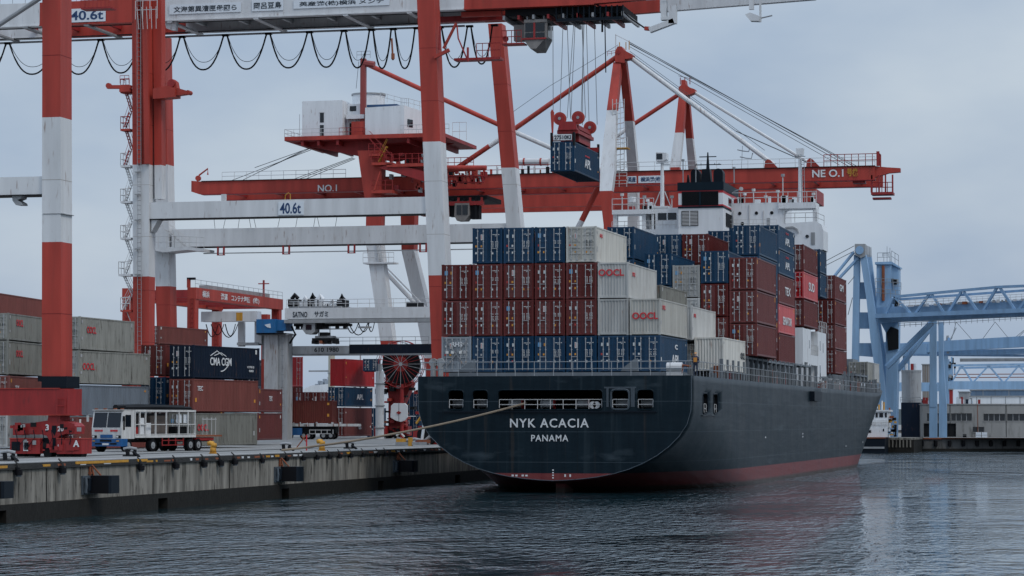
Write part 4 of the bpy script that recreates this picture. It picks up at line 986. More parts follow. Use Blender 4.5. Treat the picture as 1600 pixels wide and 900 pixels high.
# ---------------------------------------------------------------- the crane that works the ship
YA, YB = 263.0, 297.0
B1 = (-89, 280, QZ); K1 = thing('quay_crane', 'red and white quay crane working the ship, with long girder marked 40.6t overhead', 'crane', B1, 0, 'quay cranes')
aA = lambda u, v: atY(u, v, YA)
aB = lambda u, v: atY(u, v, YB)
GY0, GY1 = 271.0, 280.5                 # the twin girder's two webs
aG = lambda u, v: atY(u, v, GY0)
ZG0, ZG1 = aG(400, 26).z, aG(400, 26).z + 2.55
Zt = 52.5
def leg1(u0, v0, u1, v1, Y, w, d, zb, name='leg'):
    g = LB(B1); a, c = atY(u0, v0, Y), atY(u1, v1, Y); k = (QZ+1.0-c.z)/(a.z-c.z); bot = c.lerp(a, k) if k < 3 else a
    k2 = (Zt-a.z)/(c.z-a.z); top = a.lerp(c, k2)
    bands(g, (bot.x, Y+d/2, QZ+1.0), (top.x, Y+d/2, Zt), w, d, w*.95, d*.95, zb, [RED, WHT, RED]); return g.build(name, K1)
legD = leg1(686, 500, 667, 60, YA, 1.95, 2.4, [aA(690,430).z, aA(680,221).z])
legE = leg1(801, 340, 775, 60, YB, 1.75, 2.1, [aB(690,421).z, aB(790,262).z])
# landside: the ladder leg, built up of boxes, and its twin behind
XB_b, XB_t = aA(221.5, 500).x, aA(219, 30).x
g = LB(B1)
bands(g, (XB_b, YA+.8, QZ+1), (XB_t, YA+1.2, Zt), 1.75, 1.5, 2.0, 2.4, [aA(222,432).z, aA(222,257).z], [RED, WHT, RED])
bands(g, (XB_b-.35, YA-.12, aA(222,258).z+.1), (XB_t-.42, YA-.12, Zt), .5, .24, .5, .24, [], [RED])
bands(g, (XB_b+.62, YA-.22, aA(222,258).z+.1), (XB_t+.62, YA-.22, Zt), .55, .44, .6, .44, [], [RED])
bands(g, (XB_b+1.40, YA+1.6, aA(222,310).z), (XB_t+1.5, YA+1.6, Zt), .8, 1.2, 1.0, 1.2, [aA(222,257).z], [WHT, RED])
legB = g.build('leg', K1)
g = LB(B1); g.ladder((XB_b-.1,YA-.15,QZ+3),(XB_t-.05,YA-.35,Zt), .42, GREY, .5, .035)
for v in (270,305,345,390,430): p = aA(216,v); g.bb(p.x-.25,p.x+.3,YA-.45,YA-.1,p.z,p.z+.12,GREY)
g.build('ladder', legB)
xc = aB(260.5, 480).x; xct = aB(244, 60).x
g = LB(B1); bands(g, (xc, YB+1.2, QZ+1), (xct, YB+1.2, Zt), 1.65, 2.1, 2.2, 2.3, [aB(265,447).z, aB(260,257).z], [RED, WHT, RED]); legC = g.build('leg', K1)
# stair tower of small landings up the ladder leg
for k, v in enumerate((145, 204, 261, 317, 374, 431, 487)):
    p = aA(204 if v > 300 else 203, v); q = aA(188 - (3 if k == 5 else 0), v); mt = RED if v < 250 or v > 440 else WHT; rm = DRED if v < 250 else RAILW
    g = LB(B1); g.bb(q.x, p.x, YA, YA+1.6, p.z, p.z+.22, mt); g.rail([(p.x-.1,YA+.05,p.z+.2),(q.x,YA+.05,p.z+.2),(q.x,YA+1.55,p.z+.2)], rm, 1.35, .7, .045)
    g.build('landing', legB)
    g = LB(B1)
    g.tube([(q.x+.6,YA+.4,p.z),(p.x+.1,YA+.4,p.z-1.6)],.05,rm,4)
    if k < 6:
        g.stair((p.x-.05, YA+.9, p.z-2.1), (q.x+.35, YA+.9, p.z), .6, rm); g.stair((q.x+.45, YA+.3, p.z-3.85+.1), (p.x-.05, YA+.3, p.z-2.1), .6, rm)
    g.build('stair', legB)
# outrigger arms
g = LB(B1)
for (ua, ub, v) in ((168, 205, 135),): a, c = aA(ua,v+1), aA(ub,v+1); g.beam(a, c, .5, .38, RED); g.bb(aA(188,v).x, aA(204,v).x, YA-.3, YA+1.6, aA(188,144).z, aA(188,139).z, RED); g.disc(aA(170,134), .3, .4, RED, 'y', 10); g.rail([(aA(189,v).x,YA-.3,aA(189,131).z),(aA(203,v).x,YA-.3,aA(189,131).z)], DRED, .85, .6)
g.build('sheave_arm', K1)
g = LB(B1)
X = lambda u: aA(u, 140).x; Z = lambda v: aA(265, v).z
g.prism([(X(240),Z(138)),(X(262),Z(134)),(X(274),Z(138)),(X(274),Z(152)),(X(240),Z(154))], YA-.2, YA+1.6, RED)
g.prism([(X(260),Z(134)),(X(262),Z(126)),(X(268),Z(123)),(X(273),Z(127)),(X(275),Z(137)),(X(292),Z(142.5)),(X(292),Z(147)),(X(274),Z(149)),(X(260),Z(146))], YA+.2, YA+1.2, RED)
g.disc((X(292),YA+.7,Z(144.6)), .25, .9, RED, 'y', 10); g.disc((X(267),YA+.1,Z(130)), .42, .2, DRED, 'y', 14)
g.build('sheave_bracket', K1)
# portal beams
g = LB(B1); a = aA(236, 316); c = aA(667, 306.5); z0_, z1_ = aA(450, 337.5).z, aA(450, 311.5).z
g.bb(XB_b+.3, aA(668,320).x, YA+.25, YA+2.1, z0_, z1_, WHT); g.bb(XB_b+.35, aA(668,320).x-.1, YA+.2, YA+2.15, z0_-.07, z0_, DARK)
g.prism([(XB_b+.86, z0_-.1),(XB_b+1.6, z0_-.1),(XB_b+.86, z0_-1.4)], YA+.4, YA+1.9, WHT)
PB = g.build('portal_beam', K1)
g = LB(B1); p0, p1 = aA(434, 336), aA(474, 314.5); g.bb(p0.x, p1.x, YA+.16, YA+.24, p0.z, p1.z, SIGNW); sg = g.build('sign_board', K1)
p = aA(453, 325); text('lettering', '40.6t', (p.x-B1[0], YA+.15-B1[1], p.z-B1[2]), 2.35, 1.18, PBLUE, sg, bold=.02)
g = LB(B1); w0, w1 = aB(500, 382).z, aB(500, 354).z; xe = aB(800, 360).x
g.bb(xc+.5, xe, YB+.2, YB+2.2, w0, w1, WHT); g.bb(xc+.6, xe, YB+.15, YB+2.25, w0-.07, w0, DARK)
g.build('portal_beam', K1)
g = LB(B1); zw = aB(500, 394).z                 # walkway under it on hangers
xw0, xw1 = aB(318, 390).x, aB(745, 390).x
g.bb(xw0, xw1, YB-.05, YB+.12, zw, zw+.12, GREY)
for u in (345, 447, 549, 661):
    p = aB(u, 388); 
    for d in (-.38,.38): g.bb(p.x+d-.08, p.x+d+.08, YB-.1, YB+.2, zw-.1, w0-.07, DRED)
    g.bb(p.x-.46, p.x+.46, YB-.12, YB+.22, zw-.2, zw-.1, DRED)
g.build('walkway', K1)
g = LB(B1)                                      # round gallery on the rear landside leg
zz = aB(262, 391).z; X = lambda u: aB(u, 390).x
g.prism([(X(243),zz),(X(262),zz-.35),(X(300),zz-.1),(X(326),zz-.35),(X(326),zz),(X(300),zz+.3),(X(243),zz+.25)], YB-1.6, YB+2, WHT)
pts = [(X(243),YB-1.6,zz+.2),(X(280),YB-1.6,zz+.2),(X(326),YB-1.6,zz)]
g.rail(pts, RAILW, 1.4, 1.0, .045); g.stair((X(298),YB-.8,zz+.1),(X(262),YB-.8,zz+2.5),.7,RAILW); g.rail([(X(243),YB-1.5,zz+1.6),(X(262),YB-1.5,zz+2.5)],RAILW,1.0,1)
g.build('gallery', K1)
g = LB(B1); rnd = random.Random(2)              # slack cables hanging between the two portal beams
for u in (336, 349, 372, 392, 400, 434, 462, 490, 499, 524):
    p = aB(u, 356); d = rnd.choice((-1,1))*rnd.uniform(.3,.7); h = 1.7
    g.tube([(p.x, YB, w1), (p.x+d*.45, YB, w1+h*.75), (p.x+d*.7, YB, w1+h+.35)], .035, CABLE, 4)
g.build('cable', K1)
g = LB(B1); p = aA(447, 312); g.tube([(p.x-.3,YA+.5,z1_),(p.x-.25,YA+.5,z1_+.5),(p.x+.1,YA+.5,z1_+.75),(p.x+.3,YA+.5,z1_+.6),(p.x+.3,YA+.5,z1_)],.05,YEL,5); p = aA(347,316); g.bb(p.x-.25,p.x+.25,YA+.4,YA+.7,z1_,z1_+.75,RAILW); g.build('cable_guide', K1)
# the twin girder across the top
g = LB(B1); XW = aG(247, 20).x; XE = aG(1258, 0).x; XL = aG(-60, 30).x; xs_ = [aG(62,20).x, aG(247,20).x, aG(725,20).x, aG(800,5).x, aG(928,5).x]
segs = [(XL, xs_[0], WHT), (xs_[0], xs_[1], RED), (xs_[1], xs_[2], WHT), (xs_[2], xs_[4], RED)]
for y in (GY0, GY1-.9):
    for a, c, m in segs: g.bb(a+.001, c-.001, y, y+.9, ZG0, ZG1, m)
    for a, c, m in segs: g.bb(a+.001, c-.001, y-.15, y+1.05, ZG0-.12, ZG0-.001, m)
    x = XL
    while x < xs_[4]: g.bb(x, x+.08, y-.03, y-.002, ZG0+.02, ZG1-.02, GREY if False else (WHT if x < xs_[0] or xs_[1] < x < xs_[2] else RED)); x += 7.5
xm = aG(1008, 5).x; zr_ = .95
for y in (GY0, GY1-.9):
    for a, c, m in ((xs_[4], xm, RED), (xm, XE, WHT)):
        fa, fc = (a-xs_[4])/(XE-xs_[4])*zr_, (c-xs_[4])/(XE-xs_[4])*zr_
        g.prism([(a+.001,ZG0+fa),(c-.001,ZG0+fc),(c-.001,ZG1+fc),(a+.001,ZG1+fa)], y, y+.9, m)
GR = g.build('girder', K1)
g = LB(B1)                                      # cross members and trolley rails on the underside
x = XL
while x < xs_[4]:
    g.bb(x, x+.35, GY0+.9, GY1-.9, ZG0+.5, ZG0+1.1, DRED if not (xs_[1] < x < xs_[2]) else WHT); x += 5.2
for y in (GY0+1.05, GY1-1.35): g.bb(XL, xs_[4], y, y+.3, ZG0-.18, ZG0-.1, DARK)
g.bb(xs_[1], aG(760,20).x, GY0+.9, GY1-.9, ZG0+1.2, ZG0+1.5, GREY)
g.build('cross_member', K1)
g = LB(B1); zf = aG(400, 45).z - .1                # festoon track along the far edge with its support brackets
g.bb(XL, aG(690,33).x, GY1+.2, GY1+.45, ZG0-.45, ZG0-.25, GREY)
for u in (-30, 40, 135, 265, 400, 540, 640): p = aG(u, 50); g.bb(p.x-.3,p.x+.3,GY0-.1,GY1+.4,ZG0-.3,ZG0-.12,WHT if u>240 else GREY)
p = aG(262, 42); g.prism([(p.x-.5,ZG0-.12),(p.x+.9,ZG0-.12),(p.x+.8,ZG0-1.15),(p.x+.3,ZG0-1.1),(p.x-.3,ZG0-.85)], GY0+.3, GY0+1.0, WHT)
g.build('festoon_track', K1)
g = LB(B1)                                      # hanging loops of supply cable
us = [-45, 16, 90, 157, 284+0, 352, 419, 481, 536, 579, 613, 650, 688, 733, 768]
us = [-48, 12, 90, 157, 222, 284, 352, 419, 483, 537, 580, 614, 651, 687, 733, 772]
lo = [114, 116, 116, 114, 111, 109, 108, 106, 105, 106, 107, 107, 106, 105, 100]
YF = GY1 + .3
topz = ZG0 - .5
for i in range(len(us)-1):
    a, c = atY(us[i]+3, 50, YF), atY(us[i+1]-3, 50, YF); zl = atY((us[i]+us[i+1])/2, lo[i], YF).z
    for off, rr, dz in ((0,.10,0),(.25,.035,.9)):
        pts = []
        for k in range(17):
            t = k/16; s = abs(2*t-1); pts.append((a.x+(c.x-a.x)*t + .25*math.sin((t-.5)*math.pi*2)*0, YF+off, (zl+dz) + (topz-zl-dz)*(s**2.3)))
        g.tube(pts, rr, CABLE, 5)
    g.box((c.x+.25, YF+.1, topz+.1), (.8,.4,.22), DARK)
g.build('festoon_cable', K1)
# plates with writing on the girder
def plate(u0, v0, u1, v1, s, name='sign_board', mat=PBLUE, bold=.02, th=.62):
    p0, p1 = aG(u0, v0), aG(u1, v1); g = LB(B1); zc_ = (p0.z+p1.z)/2; g.bb(p0.x, p1.x, GY0-.09, GY0-.035, min(p0.z,p1.z), max(p0.z,p1.z), SIGNW); o = g.build(name, K1)
    text('lettering', s, ((p0.x+p1.x)/2-B1[0], GY0-.10-B1[1], zc_-B1[2]), (p1.x-p0.x)*.88, abs(p1.z-p0.z)*th, mat, o, bold=bold)
plate(107, 35.5, 165.5, 12, '40.6t', bold=.02, th=.70)
plate(265, 23, 377, 3.5, '文海第異漕匣母國ら', mat=PDARK)
plate(394, 18, 443, -1, '岡呂豆島', mat=PDARK)
plate(459, 14, 609, -5, '英産港(株)横浜 メンテ', mat=PDARK)
# walkway rail on the girder
g = LB(B1); g.rail([(XL,GY0+.1,ZG1),(aG(240,5).x,GY0+.1,ZG1)], RAILG, 1.2, 1.6, .04); g.build('girder_railing', K1)
g = LB(B1)                                      # maintenance platforms near the ladder leg
p = aG(190, 25); g.bb(p.x-1.3, p.x+2.2, YA-.4, YA+1.2, p.z-.5, p.z-.3, DRED); g.rail([(p.x-1.3,YA-.4,p.z-.3),(p.x+2.0,YA-.4,p.z-.3)], DRED, 1.5, .5, .05)
p = aA(215, 10); g.rail([(p.x,YA-.6,p.z-1.5),(p.x+2.5,YA-.6,p.z-1.5)], RAILW, 2.0, .8, .05)
for k in range(5): g.tube([(p.x+.4+.5*k,YA-.6,p.z-2.6),(p.x+.2+.55*k,YA-.7,p.z-.2)],.04,RAILW,4)
g.build('platform', K1)
# trolley machinery and operator's cabin
g = LB(B1); TX0, TX1 = aG(786, 30).x, aG(972, 20).x
g.bb(TX0, TX1, GY0+.9, GY1-.9, ZG0-.9, ZG0-.2, DARK)
for k in range(9): x = TX0 + (TX1-TX0)*k/8; g.bb(x-.12,x+.12,GY0+.3,GY1-.3,ZG0-1.35,ZG0-.9,DRED if k%2 else GREY)
g.bb(aG(868,30).x, TX1, GY0+.3, GY0+.6, ZG0-1.75, ZG0-1.45, BLK)
for k in range(13): x = aG(868,30).x + (TX1-aG(868,30).x)*k/12; g.bb(x-.07,x+.07,GY0+.3,GY0+.6,ZG0-1.45,ZG0-.2,BLK)
for k in range(6): x = aG(880,30).x + k*1.1; g.disc((x,GY0+2,ZG0-1.2),.45,.3,DARK,'y',12)
g.build('trolley', K1)
g = LB(B1); YC_ = GY0+0.6; cX = lambda u: atY(u, 50, YC_).x; cZ = lambda v: atY(840, v, YC_).z
g.bb(cX(819), cX(855), YC_, YC_+2.4, cZ(60), cZ(30), paint('cabin_grey',(0.20,0.19,0.18),.6,.5))
CG = MATS['cabin_grey']
g.prism([(cX(817),cZ(60)),(cX(852),cZ(60)),(cX(838),cZ(75.5)),(cX(829),cZ(76))], YC_, YC_+.6, CG)
g.add([(cX(852),YC_,cZ(60)),(cX(855),YC_+2.4,cZ(60)),(cX(848),YC_+1.6,cZ(80)),(cX(838),YC_+.6,cZ(75.5)),(cX(829),YC_+.6,cZ(76)),(cX(817),YC_+2.4,cZ(60)),(cX(834),YC_+1.6,cZ(80))], [(0,1,2,3),(3,2,6,4),(4,6,5),(5,6,2,1)], CG)
g.bb(cX(800), cX(819), YC_+.8, YC_+1.8, cZ(61), cZ(36), CG)
g.bb(cX(816), cX(852)+.1, YC_-.12, YC_, cZ(61.5), cZ(59), DRED); g.bb(cX(835)-.1,cX(835)+.1,YC_-.08,YC_,cZ(59),cZ(35),DRED); g.bb(cX(819),cX(855),YC_-.1,YC_-.002,cZ(35),cZ(31),CG)
for u in (822,848): g.bb(cX(u)-.08,cX(u)+.08,YC_+.5,YC_+.8,cZ(31),ZG0,GREY)
cab = g.build('operator_cabin', K1)
g = LB(B1)
for a, c in ((821,833),(837,851)):
    g.bb(cX(a), cX(c), YC_-.05, YC_-.01, cZ(49), cZ(36), GLASS); g.bb(cX(a), cX(c), YC_-.05, YC_-.01, cZ(58), cZ(51), GLASS)
g.bb(cX(855)-.01, cX(855)+.04, YC_+.2, YC_+2.2, cZ(58), cZ(35), GLASS); g.build('window', cab)
g = LB(B1); g.bb(cX(784), cX(819), YC_-.2, YC_+1.4, cZ(68), cZ(66), DRED); g.rail([(cX(784),YC_-.2,cZ(66)),(cX(800),YC_-.2,cZ(66)),(cX(815),YC_-.2,cZ(66))], DRED, 1.35, .7, .05); g.disc((cX(790),YC_,cZ(59)),.32,.2,DRED,'y',12); g.build('cabin_platform', K1)
# platform between the front legs with hanging pipes
g = LB(B1); zP = aA(730, 76).z; xP0, xP1 = aA(686,76).x, aA(760,76).x
g.bb(xP0, xP1, YA+6, YA+7.5, zP-.35, zP-.1, DRED); g.rail([(aA(722,76).x,YA+6,zP-.1),(xP1,YA+6,zP-.1)], DRED, 1.5, .7, .05)
g.beam(aA(678,90), aA(702,78), .35, .35, RED); g.tube([aA(693,76),aA(713,36)], .16, RED, 6); g.tube([aA(688,40),aA(686,78)], .10, DRED, 6); g.tube([aA(714,40),aA(716,60),aA(731,95)], .08, DRED, 6)
g.tube([aA(731,74),aA(731,96)],.12,DRED,6); g.tube([aA(612,60),aA(614,94)],.10,ORNG,6); g.disc(aA(614,88),.2,.6,ORNG,'z',6)
g.bb(xP0, aG(780,40).x, GY0+1, GY0+1.5, ZG0-.75, ZG0-.2, RED); g.bb(aG(640,40).x, aG(800,40).x, GY0+3, GY0+4, ZG0-.9, ZG0-.3, DRED)
g.build('access_platform', K1)
# boom tip gear: hanging floodlights under the girder
g = LB(B1); X = lambda u: aG(u, 20).x; Z = lambda v: aG(1000, v).z
g.bb(X(1032), X(1041), GY0+.2, GY0+.8, Z(32), ZG0, WHT); g.bb(X(1032), X(1055), GY0+.1, GY0+.9, Z(38), Z(10), WHT) if False else None
g.bb(X(1044), X(1056), GY0+.1, GY0+.9, Z(38), Z(10), WHT); g.bb(X(1032), X(1044), GY0+.1, GY0+.9, Z(32), Z(27), WHT)
g.beam((X(1052),GY0+.5,Z(34)),(X(1014),GY0+.5,Z(47)), .8, .55, WHT); g.beam((X(1017),GY0+.5,Z(45)),(X(1006),GY0+.5,Z(43.5)), .5, .4, RED)
g.tube([(X(971),GY0+.5,Z(14)),(X(985),GY0+.5,Z(28)),(X(1006),GY0+.5,Z(43))], .09, CABLE, 5)
g.build('cable_arm', K1)
g = LB(B1); Z = lambda v: aG(1180, v).z; g.bb(X(1170),X(1177),GY0+.1,GY0+.6,Z(14),ZG0,WHT); g.bb(X(1186),X(1189),GY0+.1,GY0+.4,Z(34),ZG0,WHT); g.prism([(X(1164),Z(22)),(X(1172),Z(19)),(X(1188),Z(26)),(X(1186),Z(33)),(X(1172),Z(32))], GY0, GY0+1, WHT); g.tube([(X(1188),GY0+.3,Z(28)),(X(1206),GY0+.3,Z(24.5))],.08,GREY,5); g.build('floodlight', K1)
g = LB(B1)                                      # bogies, mostly out of sight
for x, y in ((XB_b,YA),(xc,YB),(-73,YA),(-73,YB)): g.bb(x-2.2,x+2.2,y-.2,y+2.6,QZ+.5,QZ+1.6,DRED); [g.disc((x+k,y+1.2,QZ+.38),.36,.4,DARK,'y',12) for k in (-1.7,-.6,.6,1.7)]
g.build('bogie', K1)
# ---- the hanging load
LY = 254.0; p = atY(879, 268, LY); lz = p.z; HH = 3.02; lx = atY(897.5, 240, LY).x - CW/2
container((lx, LY+6.1, lz), 'blue', 'blue container with white letters on its side, hanging in the air from the crane', 12.19, HH, side=[('APL', 0.3, 1.3, 0.9, PWHITE, 3.0), ('ooo', 0.1, 2.05, 0.18, PRED, 2.2)], var=2, cat='shipping container')
BS = (lx, LY+6.1, lz+HH); SPR = thing('spreader', 'dark red lifting spreader with three sheave wheels gripping the hanging blue container', 'spreader', BS)
g = LB(BS); z = lz+HH+.02
g.bb(lx-.35, lx+.35, LY+.4, LY+11.8, z+.25, z+.65, DRED)
for y in (LY+.15, LY+11.7): g.bb(lx-1.2, lx+1.2, y, y+.35, z+.05, z+.55, DRED)
for x in (-1.25, 1.05):
    for y in (LY, LY+11.8): g.bb(lx+x, lx+x+.2, y, y+.4, z-.45, z+.9, DARK)
g.bb(lx-.95, lx+.95, LY+3.4, LY+9, z+.3, z+1.0, DRED)
g.prism([(lx-1.18,z+.9),(lx-1.05,z+.9),(lx-.95,z+3.0),(lx-1.15,z+3.3),(lx-1.3,z+3.0)], LY+.3, LY+.5, RED)
g.build('frame', SPR)
g = LB(BS); g.bb(lx-.95, lx+.95, LY+.08, LY+.13, z+.12, z+.72, PWHITE); o = g.build('number_plate', SPR)
text('lettering', '27510KI', (0, LY+.06-BS[1], z+.42-BS[2]), 1.7, .42, PDARK, o, bold=.03)
g = LB(BS); g.bb(lx-1.0, lx+1.2, LY+2.0, LY+9.5, z+1.0, z+1.35, DRED); g.prism([(lx-.9,z+1.35),(lx+1.1,z+1.35),(lx+.9,z+2.2),(lx-.7,z+2.2)], LY+1.8, LY+3.0, DRED); g.prism([(lx-.9,z+1.35),(lx+1.1,z+1.35),(lx+.9,z+2.0),(lx-.7,z+2.0)], LY+8.2, LY+9.2, DRED)
g.bb(lx+.3,lx+1.1,LY+2.5,LY+8.8,z+1.5,z+1.9,DRED); g.build('headblock', SPR)
for x, y, zz_ in ((-.75,LY+2.2,2.55),(1.15,LY+2.2,2.6),(1.0,LY+8.6,2.3),(-.75,LY+8.6,2.3)):
    g = LB(BS); c = (lx+x, y, z+zz_); g.disc(c, .66, .30, RED, 'y', 24); g.disc((c[0],c[1]-.17,c[2]), .48, .05, DRED, 'y', 20); g.disc((c[0],c[1]-.2,c[2]), .16, .1, GREY, 'y', 10); g.build('sheave', SPR)
g = LB(BS)
TZ = ZG0-1.2
for x, y, tu in ((-1.45,LY+2.2,864),(-.75,LY+2.2,880),(.35,LY+2.2,886),(.0,LY+2.2,897),(.15,LY+3.2,899),(1.9,LY+2.2,909),(1.15,LY+3.5,913),(.9,LY+8.6,916),(1.75,LY+8.6,928.5),(.2,LY+8.6,911)):
    t = atY(tu, 30, GY0+2); g.tube([(lx+x,y,z+2.6),(t.x,GY0+2,TZ)], .035, ROPE, 4)
t = atY(945, 30, GY0+2); g.tube([(t.x,GY0+2,TZ),(t.x+.1,GY0+2,TZ-6)],.06,CABLE,4); t = atY(941,30,GY0+2); g.tube([(t.x,GY0+2,TZ),(t.x,GY0+2,TZ-1.6)],.11,CABLE,4)
g.build('hoist_rope', SPR)

# ---------------------------------------------------------------- crane with the machinery house, beyond the working one
YN, YFf = 355.0, 374.0
B2 = (-88, 362, QZ); K2 = thing('quay_crane', 'red quay crane with white machinery house and level boom behind the ship', 'crane', B2, 0, 'quay cranes')
an = lambda u, v: atY(u, v, YN)
af = lambda u, v: atY(u, v, YFf)
am = lambda u, v: atY(u, v, 361.0)
def strip(mb, pts, Y, mats, w=1.2, d=1.5):
    """leg following sight points [(u, v, width)], colours per stretch"""
    for i in range(len(pts)-1):
        a = atY(pts[i][0], pts[i][1], Y[i]); c = atY(pts[i+1][0], pts[i+1][1], Y[i+1])
        lo_, hi_, wl, wh = (a, c, pts[i][2], pts[i+1][2]) if a.z < c.z else (c, a, pts[i+1][2], pts[i][2])
        mb.loft(lo_, hi_, wl, d, wh, d, mats[i])
g = LB(B2); strip(g, [(966,98,1.15),(957,173,1.35),(950.5,268,2.0),(948,299,1.7),(952,352,1.3),(955,560,1.3),(956,684,1.3)], [361,358,355,354,354,354,354], [RED,WHT,WHT,RED,RED,WHT]); g.build('leg', K2)
g = LB(B2); strip(g, [(974,98,1.0),(984,190,1.2),(990,270,1.5),(990,560,1.5),(991,680,1.5)], [361,368,373,374,374], [RED,WHT,WHT,RED]); g.build('leg', K2)
g = LB(B2)                                       # apex
X = lambda u: am(u, 90).x; Z = lambda v: am(970, v).z
g.prism([(X(963),Z(98)),(X(963),Z(82)),(X(967),Z(74)),(X(973),Z(74)),(X(977),Z(80)),(X(990),Z(87)),(X(989),Z(93)),(X(978),Z(94)),(X(978),Z(100))], 360, 362.2, RED)
g.disc((X(968.5),359.95,Z(83)), .28, .1, DRED, 'y', 12)
for u, v in ((962,53),(968,66),(978,66),(983,64)): g.tube([(X(u),361,Z(78)),(X(u),361,Z(v))], .07, YEL if u > 965 else RAILW, 5)
g.tube([(X(962),361,Z(54)),(X(984),361,Z(66))], .05, RAILW, 4); g.rail([(X(949),361,Z(87)),(X(962),361,Z(85))], DRED, .6, .5); g.build('apex', K2)
g = LB(B2); g.tube([am(965,88), am(801,203.5)], .36, RED, 10); g.tube([am(801,203.5), am(783,216)], .36, RED, 10); g.tube([am(783,216), am(765,228)], .37, WHT, 10); g.tube([am(765,228), am(697,274)], .36, RED, 10); g.build('back_stay', K2)
g = LB(B2); g.tube([am(566,97), am(797,203)], .34, RED, 10); g.tube([am(797,203), am(945,268)], .34, WHT, 10); g.build('tie_bar', K2)
g = LB(B2); g.tube([am(938,286), am(909,345)], .42, RED, 10); g.tube([am(909,345), am(897,368)], .42, WHT, 10); g.build('brace', K2)
g = LB(B2); g.tube([am(988,92), am(1210,258)], .33, WHT, 10); g.build('fore_stay', K2)
g = LB(B2); pa_, pb__ = am(798,253), am(858,253); g.tube([pa_, pb__], .52, WHT, 12)
for u in (805, 818, 844): q = am(u, 253); g.tube([q, q+Vector((.25,0,0))], .56, RED, 12)
g.build('pipe', K2)
g = LB(B2)
for a, c, r_ in (((984,66),(1338,262),.055),((984,68),(1330,262),.05),((984,69),(1345,263),.045),((984,73),(1312,258),.04),((984,84),(1150,205),.04),((1150,205),(1271,258),.07),((984,80),(1195,235),.035),
                 ((966,70),(858,135),.03),((858,135),(780,190),.03)): g.tube([am(*a), am(*c)], r_, ROPE, 4)
for a, c in (((482,232),(398,262)),((484,232),(406,268)),((486,234),(362,282)),((551,246),(440,287)),((553,247),(446,288)),((555,248),(455,289)),((472,236),(380,281))): g.tube([am(*a), am(*c)], .045, ROPE, 4)
g.build('stay_rope', K2)
# boom: two webs side by side
zb0, zb1 = am(1200,288).z, am(1200,267.5).z
xL, xR = am(330, 300).x, am(1372, 280).x
g = LB(B2)
for y in (357, 367.3): g.bb(xL, xR, y, y+.9, zb0, zb1, RED); g.bb(xL, xR, y-.2, y+1.1, zb0-.12, zb0-.001, DRED); g.bb(xL, xR, y-.2, y+1.1, zb1+.001, zb1+.08, DARK)
for k in range(16): x = xL + (xR-xL)*(k+.5)/16; g.bb(x, x+.3, 357.9, 367.3, zb0+.3, zb0+.9, DRED)
g.prism([(xR,zb1),(xR+1.6,zb1-.2),(xR+3.4,zb1-.35),(xR+3.4,zb1-.9),(xR+1.8,zb1-1.0),(xR,zb0+.3)], 357.2, 358.2, RED)
g.prism([(xL-1.6,zb1+.15),(xL,zb1),(xL,zb0),(xL-.4,zb0),(xL-1.6,zb0+.4)], 357, 358, RED)
for u in (1210, 1275): 
    x = am(u, 260).x; g.prism([(x-.9,zb1),(x-.75,zb1+1.0),(x-.4,zb1+1.3),(x,zb1+1.15),(x+.5,zb1+.6),(x+1.1,zb1)], 357.1, 357.7, RED)
BM = g.build('boom', K2)
g = LB(B2); g.rail([(am(362,290).x,356.9,zb1+.08),(xL+22,356.9,zb1+.08)], RAILW, 1.2, 1.8, .04); g.rail([(am(960,280).x,356.9,zb1+.08),(xR,356.9,zb1+.08)], RAILW, 1.2, 2.2, .04); g.rail([(am(690,280).x,356.9,zb1+.08),(am(945,280).x,356.9,zb1+.08)], DRED, 1.2, 1.8, .05)
for k in range(26): x = am(700+9.6*k,280).x; g.bb(x,x+random.uniform(.1,.5),356.8,357.2,zb1+.08,zb1+random.uniform(.3,1.2),random.choice([DRED,RAILW,DARK,ORNG,RED]))
g.build('boom_railing', K2)
g = LB(B2); x = xR; g.rail([(x-7,357,zb1),(x+.6,357,zb1),(x+.6,359,zb1)], DRED, 1.7, 1.0, .06); g.bb(x+.2,x+.6,356.9,357.3,zb1,zb1+2.0,DRED)
z_ = am(1385,308).z; g.bb(am(1366,300).x, am(1400,300).x, 356.6, 359, z_, z_+.35, DRED); g.rail([(am(1366,300).x,356.6,z_+.3),(am(1400,300).x,356.6,z_+.3)], DRED, 1.35, .7, .06); g.bb(am(1368,312).x, am(1396,312).x, 357, 358.5, z_-.6, z_-.35, DRED)
for u in (1367,1378,1388,1399): g.bb(am(u,300).x-.1, am(u,300).x+.1, 357, 357.3, z_, zb0+.6, DRED)
g.bb(am(1337,298).x, am(1356,298).x, 357.3, 359, zb0-.45, zb0-.12, DRED)
g.build('boom_tip_platform', K2)
g = LB(B2); a = am(322,290); g.tube([(a.x,357.4,zb1+.1),(a.x+.3,357.4,zb1+1.0),(a.x+1.6,357.4,zb1+1.9),(a.x+1.6,357.4,zb1+1.0)], .13, RED, 6); g.disc((a.x+.2,357.2,zb1+.5),.4,.4,RED,'y',12); g.build('davit', K2)
def t2(s, u, v, w_, h_, mat, y=356.98): p = am(u, v); text('lettering', s, (p.x-B2[0], y-.03-B2[1], p.z-B2[2]), w_, h_, mat, K2, bold=.02)
t2('NO.1', 525, 298, 2.9, 1.05, PWHITE, 356.95); t2('NE O.1', 1299, 275, 4.3, 1.05, PWHITE, 356.95); t2('号機', 1337, 273.5, 1.5, 1.1, YEL, 356.95)
g = LB(B2)
for a, c in ((989,1003),(1006,1046)): g.bb(am(a,283).x, am(c,283).x, 356.93, 356.98, am(1010,290).z, am(1010,279).z, SIGNW)
sb = g.build('sign_board', K2)
